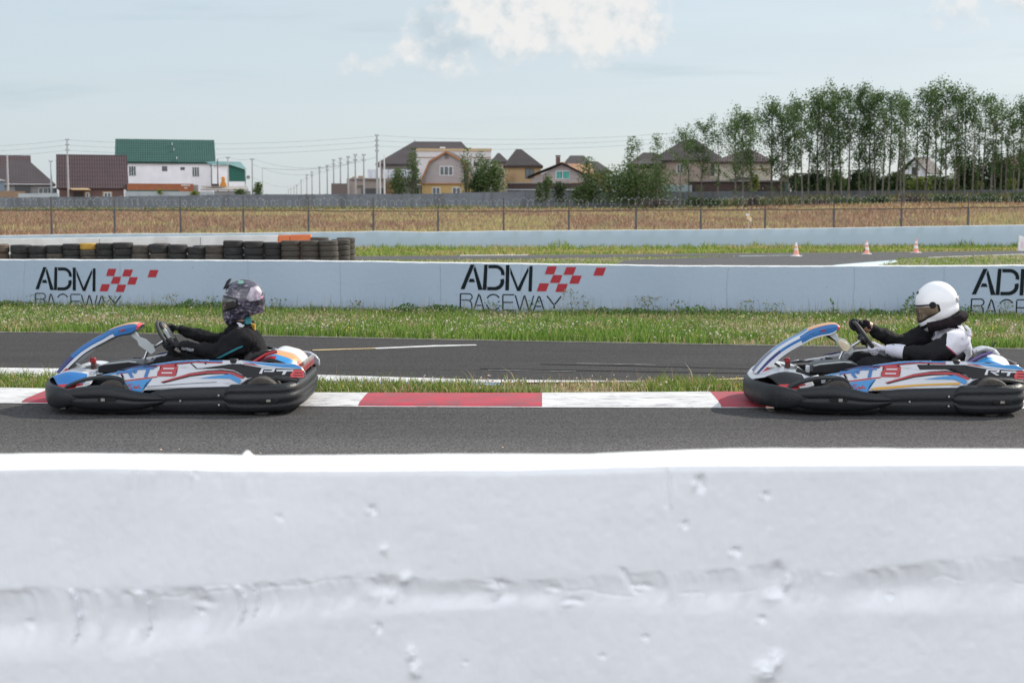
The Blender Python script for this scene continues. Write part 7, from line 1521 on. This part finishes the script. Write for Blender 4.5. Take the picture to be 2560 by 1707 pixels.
    if L:
        patch('visor', R(-78), R(78), R(-24), R(16), .005, M_VISOR, .45)
        patch('visor_frame', R(-84), R(84), R(-28), R(20), .003, K_BLACK, .45)
        hp = lambda x, y: kp(430+x/5.6, 680+y/5.6, -.08)
        hb = hm
        for nm, pl, mm in [('helmet_patch', [(1110, 230), (1190, 215), (1250, 290), (1240, 400), (1110, 420), (1060, 380), (1090, 300)], mat('helmet_pale', (.42, .38, .43), (.20, .16, .22), 34, .3)), ('helmet_patch', [(1090, 115), (1150, 110), (1195, 140), (1140, 158), (1095, 140)], mat('helmet_green', (.02, .30, .13), rough=.3)), ('helmet_patch', [(1190, 305), (1275, 315), (1265, 385), (1195, 380)], mat('helmet_magenta', (.50, .10, .30), (.55, .3, .42), 40, .3)),
                           ('helmet_patch', [(960, 75), (1040, 72), (1055, 95), (985, 105)], mat('helmet_blue_white', (.5, .55, .62), rough=.3)), ('helmet_patch', [(920, 135), (1000, 140), (1000, 175), (935, 180)], mat('helmet_mint', (.16, .36, .28), rough=.3)), ('helmet_patch', [(1195, 200), (1250, 190), (1285, 260), (1240, 275)], mat('helmet_lilac', (.32, .30, .38), rough=.3))]:
            decal_on(hb, nm, [hp(x, y) for x, y in pl], mm, hb, .004)
        mb = MB(); 
        for k in range(5): mb.box((hc[0]-.128+k*.004, -.02+.01*k, hc[2]+.105+.012*k), (.04, .05, .012), M=Matrix.Rotation(R(-40), 3, 'Y'))
        mb.build('helmet_vent', K_BLACK, hm, bevel=.003)
        q = lambda x, y: kp(430+x/5.6, 680+y/5.6, -.2)
        decal_on(body, 'suit_patch', [q(x, y) for x, y in [(150, 1055), (345, 1070), (335, 1112), (140, 1092)]], mat('pale_label', (.30, .30, .34), (.05, .05, .06), 60, .6), body, .012)
        decal_on(body, 'suit_patch', [kp(430+x/5.6, 680+y/5.6, -.12) for x, y in [(885, 732), (930, 728), (1015, 765), (1010, 780), (960, 778)]], K_WHITE, body, .014)
        decal_on(body, 'suit_patch', [kp(430+x/5.6, 680+y/5.6, -.08) for x, y in [(1195, 735), (1290, 735), (1315, 870), (1240, 872)]], mat('light_blue_print', (.10, .42, .60), (.35, .6, .7), 50, .7), body, .014)
        decal_on(body, 'suit_piping', [q(x, y) for x, y in [(960, 1040), (1025, 1022), (1030, 1036), (720, 1190), (660, 1192)]], M_TEAL, body, .013)
        decal_on(body, 'suit_piping', [kp(430+x/5.6, 680+y/5.6, -.1) for x, y in [(1000, 738), (1105, 695), (1112, 706), (1040, 738)]], M_TEAL, body, .016)
        mb = MB(); mb.lathe([(.074, 0), (.082, .012), (.078, .035), (.070, .038), (.068, .0)], c=(1.382, 0, .607), n=28); mb.build('collar', M_SUIT, root, smooth=True)
        mb = MB(); mb.tube([(1.402, -.02, .70), (1.42, -.05, .655), (1.425, -.05, .625)], .028, 10); mb.build('scarf', mat('teal_scarf', (.04, .22, .24), (.03, .15, .18), 14, .9), root, smooth=True)
        mb = MB(); 
        for k in range(4): mb.box((1.462, -.04, .622-.012*k), (.035, .04, .005), M=Matrix.Rotation(R(20), 3, 'Y'))
        mb.build('neck_print', mat('amber_print', (.55, .32, .03)), root)
    else:
        patch('visor', R(-80), R(80), R(-30), R(8), .006, mat('amber_clear_visor', (.20, .15, .09), (.06, .045, .035), 9, .10, spec=.8, coat=.6), .45)
        patch('visor_frame', R(-88), R(88), R(-34), R(13), .003, K_BLACK, .5)
        for sg in (-1, 1):
            V = []
            cc = Vector(hc)+Rm @ pt(sg*R(-66), R(4), .004); mb = MB(); nrm = (cc-Vector(hc)).normalized(); qd = nrm.to_track_quat('Z', 'Y').to_matrix(); mb.lathe([(.001, .008), (.02, .008), (.026, .002), (.026, -.006)], c=cc, n=22, M=qd); mb.build('visor_pivot', K_BLACK, hm, smooth=True)
        patch('brow_vent', R(-9), R(9), R(42), R(50), .007, K_BLACK, .2); patch('chin_vent', R(-42), R(42), R(-47), R(-40), .005, K_BLACK, .3)
        patch('rear_spoiler', R(150), R(210), R(-12), R(4), .007, mat('grey_spoiler', (.35, .36, .38), rough=.3), .3)
        # hood collar rolling behind the neck
        c = catmull([(1.26, -.075, .605), (1.36, -.105, .63), (1.46, -.10, .665), (1.525, -.04, .685), (1.53, .03, .685), (1.46, .10, .665), (1.36, .105, .63)], 5); mb = MB(); mb.tube([tuple(p) for p in c], .040, 10); mb.build('hood', M_BALA, root, smooth=True)
        mb = MB()
        for x0, w in ((1.465, .03), (1.515, .04)): pts = [(x0, -.165, .625), (x0+.015, -.215, .60), (x0+.01, -.245, .56)]; mb.tube(pts, w*.42, 8, flat=.4)
        mb.build('shoulder_strap', mat('pale_grey_tape', (.50, .49, .55), (.4, .39, .45), 20, .6), root)
        # white cuff and bare wrist on the far arm
        pn = Vector(wn); d = (Vector(el_n)-pn).normalized(); mb = MB(); mb.tube([pn-d*.02, pn+d*.03, pn+d*.08, pn+d*.115], [.036, .050, .055, .054], 14); mb.build('cuff', M_GLOVEW, root, smooth=True)
        pf = Vector(wf); d = (Vector(el_f)-pf).normalized(); mb = MB(); mb.tube([pf-d*.004, pf+d*.045], [.043, .046], 12); mb.build('wrist_skin', M_SKIN, root, smooth=True)
        decal_on(body, 'suit_patch', [kp(430+x/5.6, 680+y/5.6, -.2) for x, y in [(1090, 900), (1120, 870)]+[(1140, 900), (1120, 930)]], M_SUITW, body, .012)
    return root
def karts():
    ll = (KX, KY, .01); lr = (1.90, KY, .01)
    k, *st = make_kart(ll, 'blue, white and red kart with a blue nose, driven by the patterned helmet driver', 'left'); driver(ll, 'driver in a black race suit with teal piping and a dark patterned helmet sitting upright', 'left', st)
    k, *st = make_kart(lr, 'kart with a yellow lower stripe and black nose, driven by the white helmet driver', 'right'); driver(lr, 'driver in a black and white suit and plain white helmet leaning forward', 'right', st)
karts()
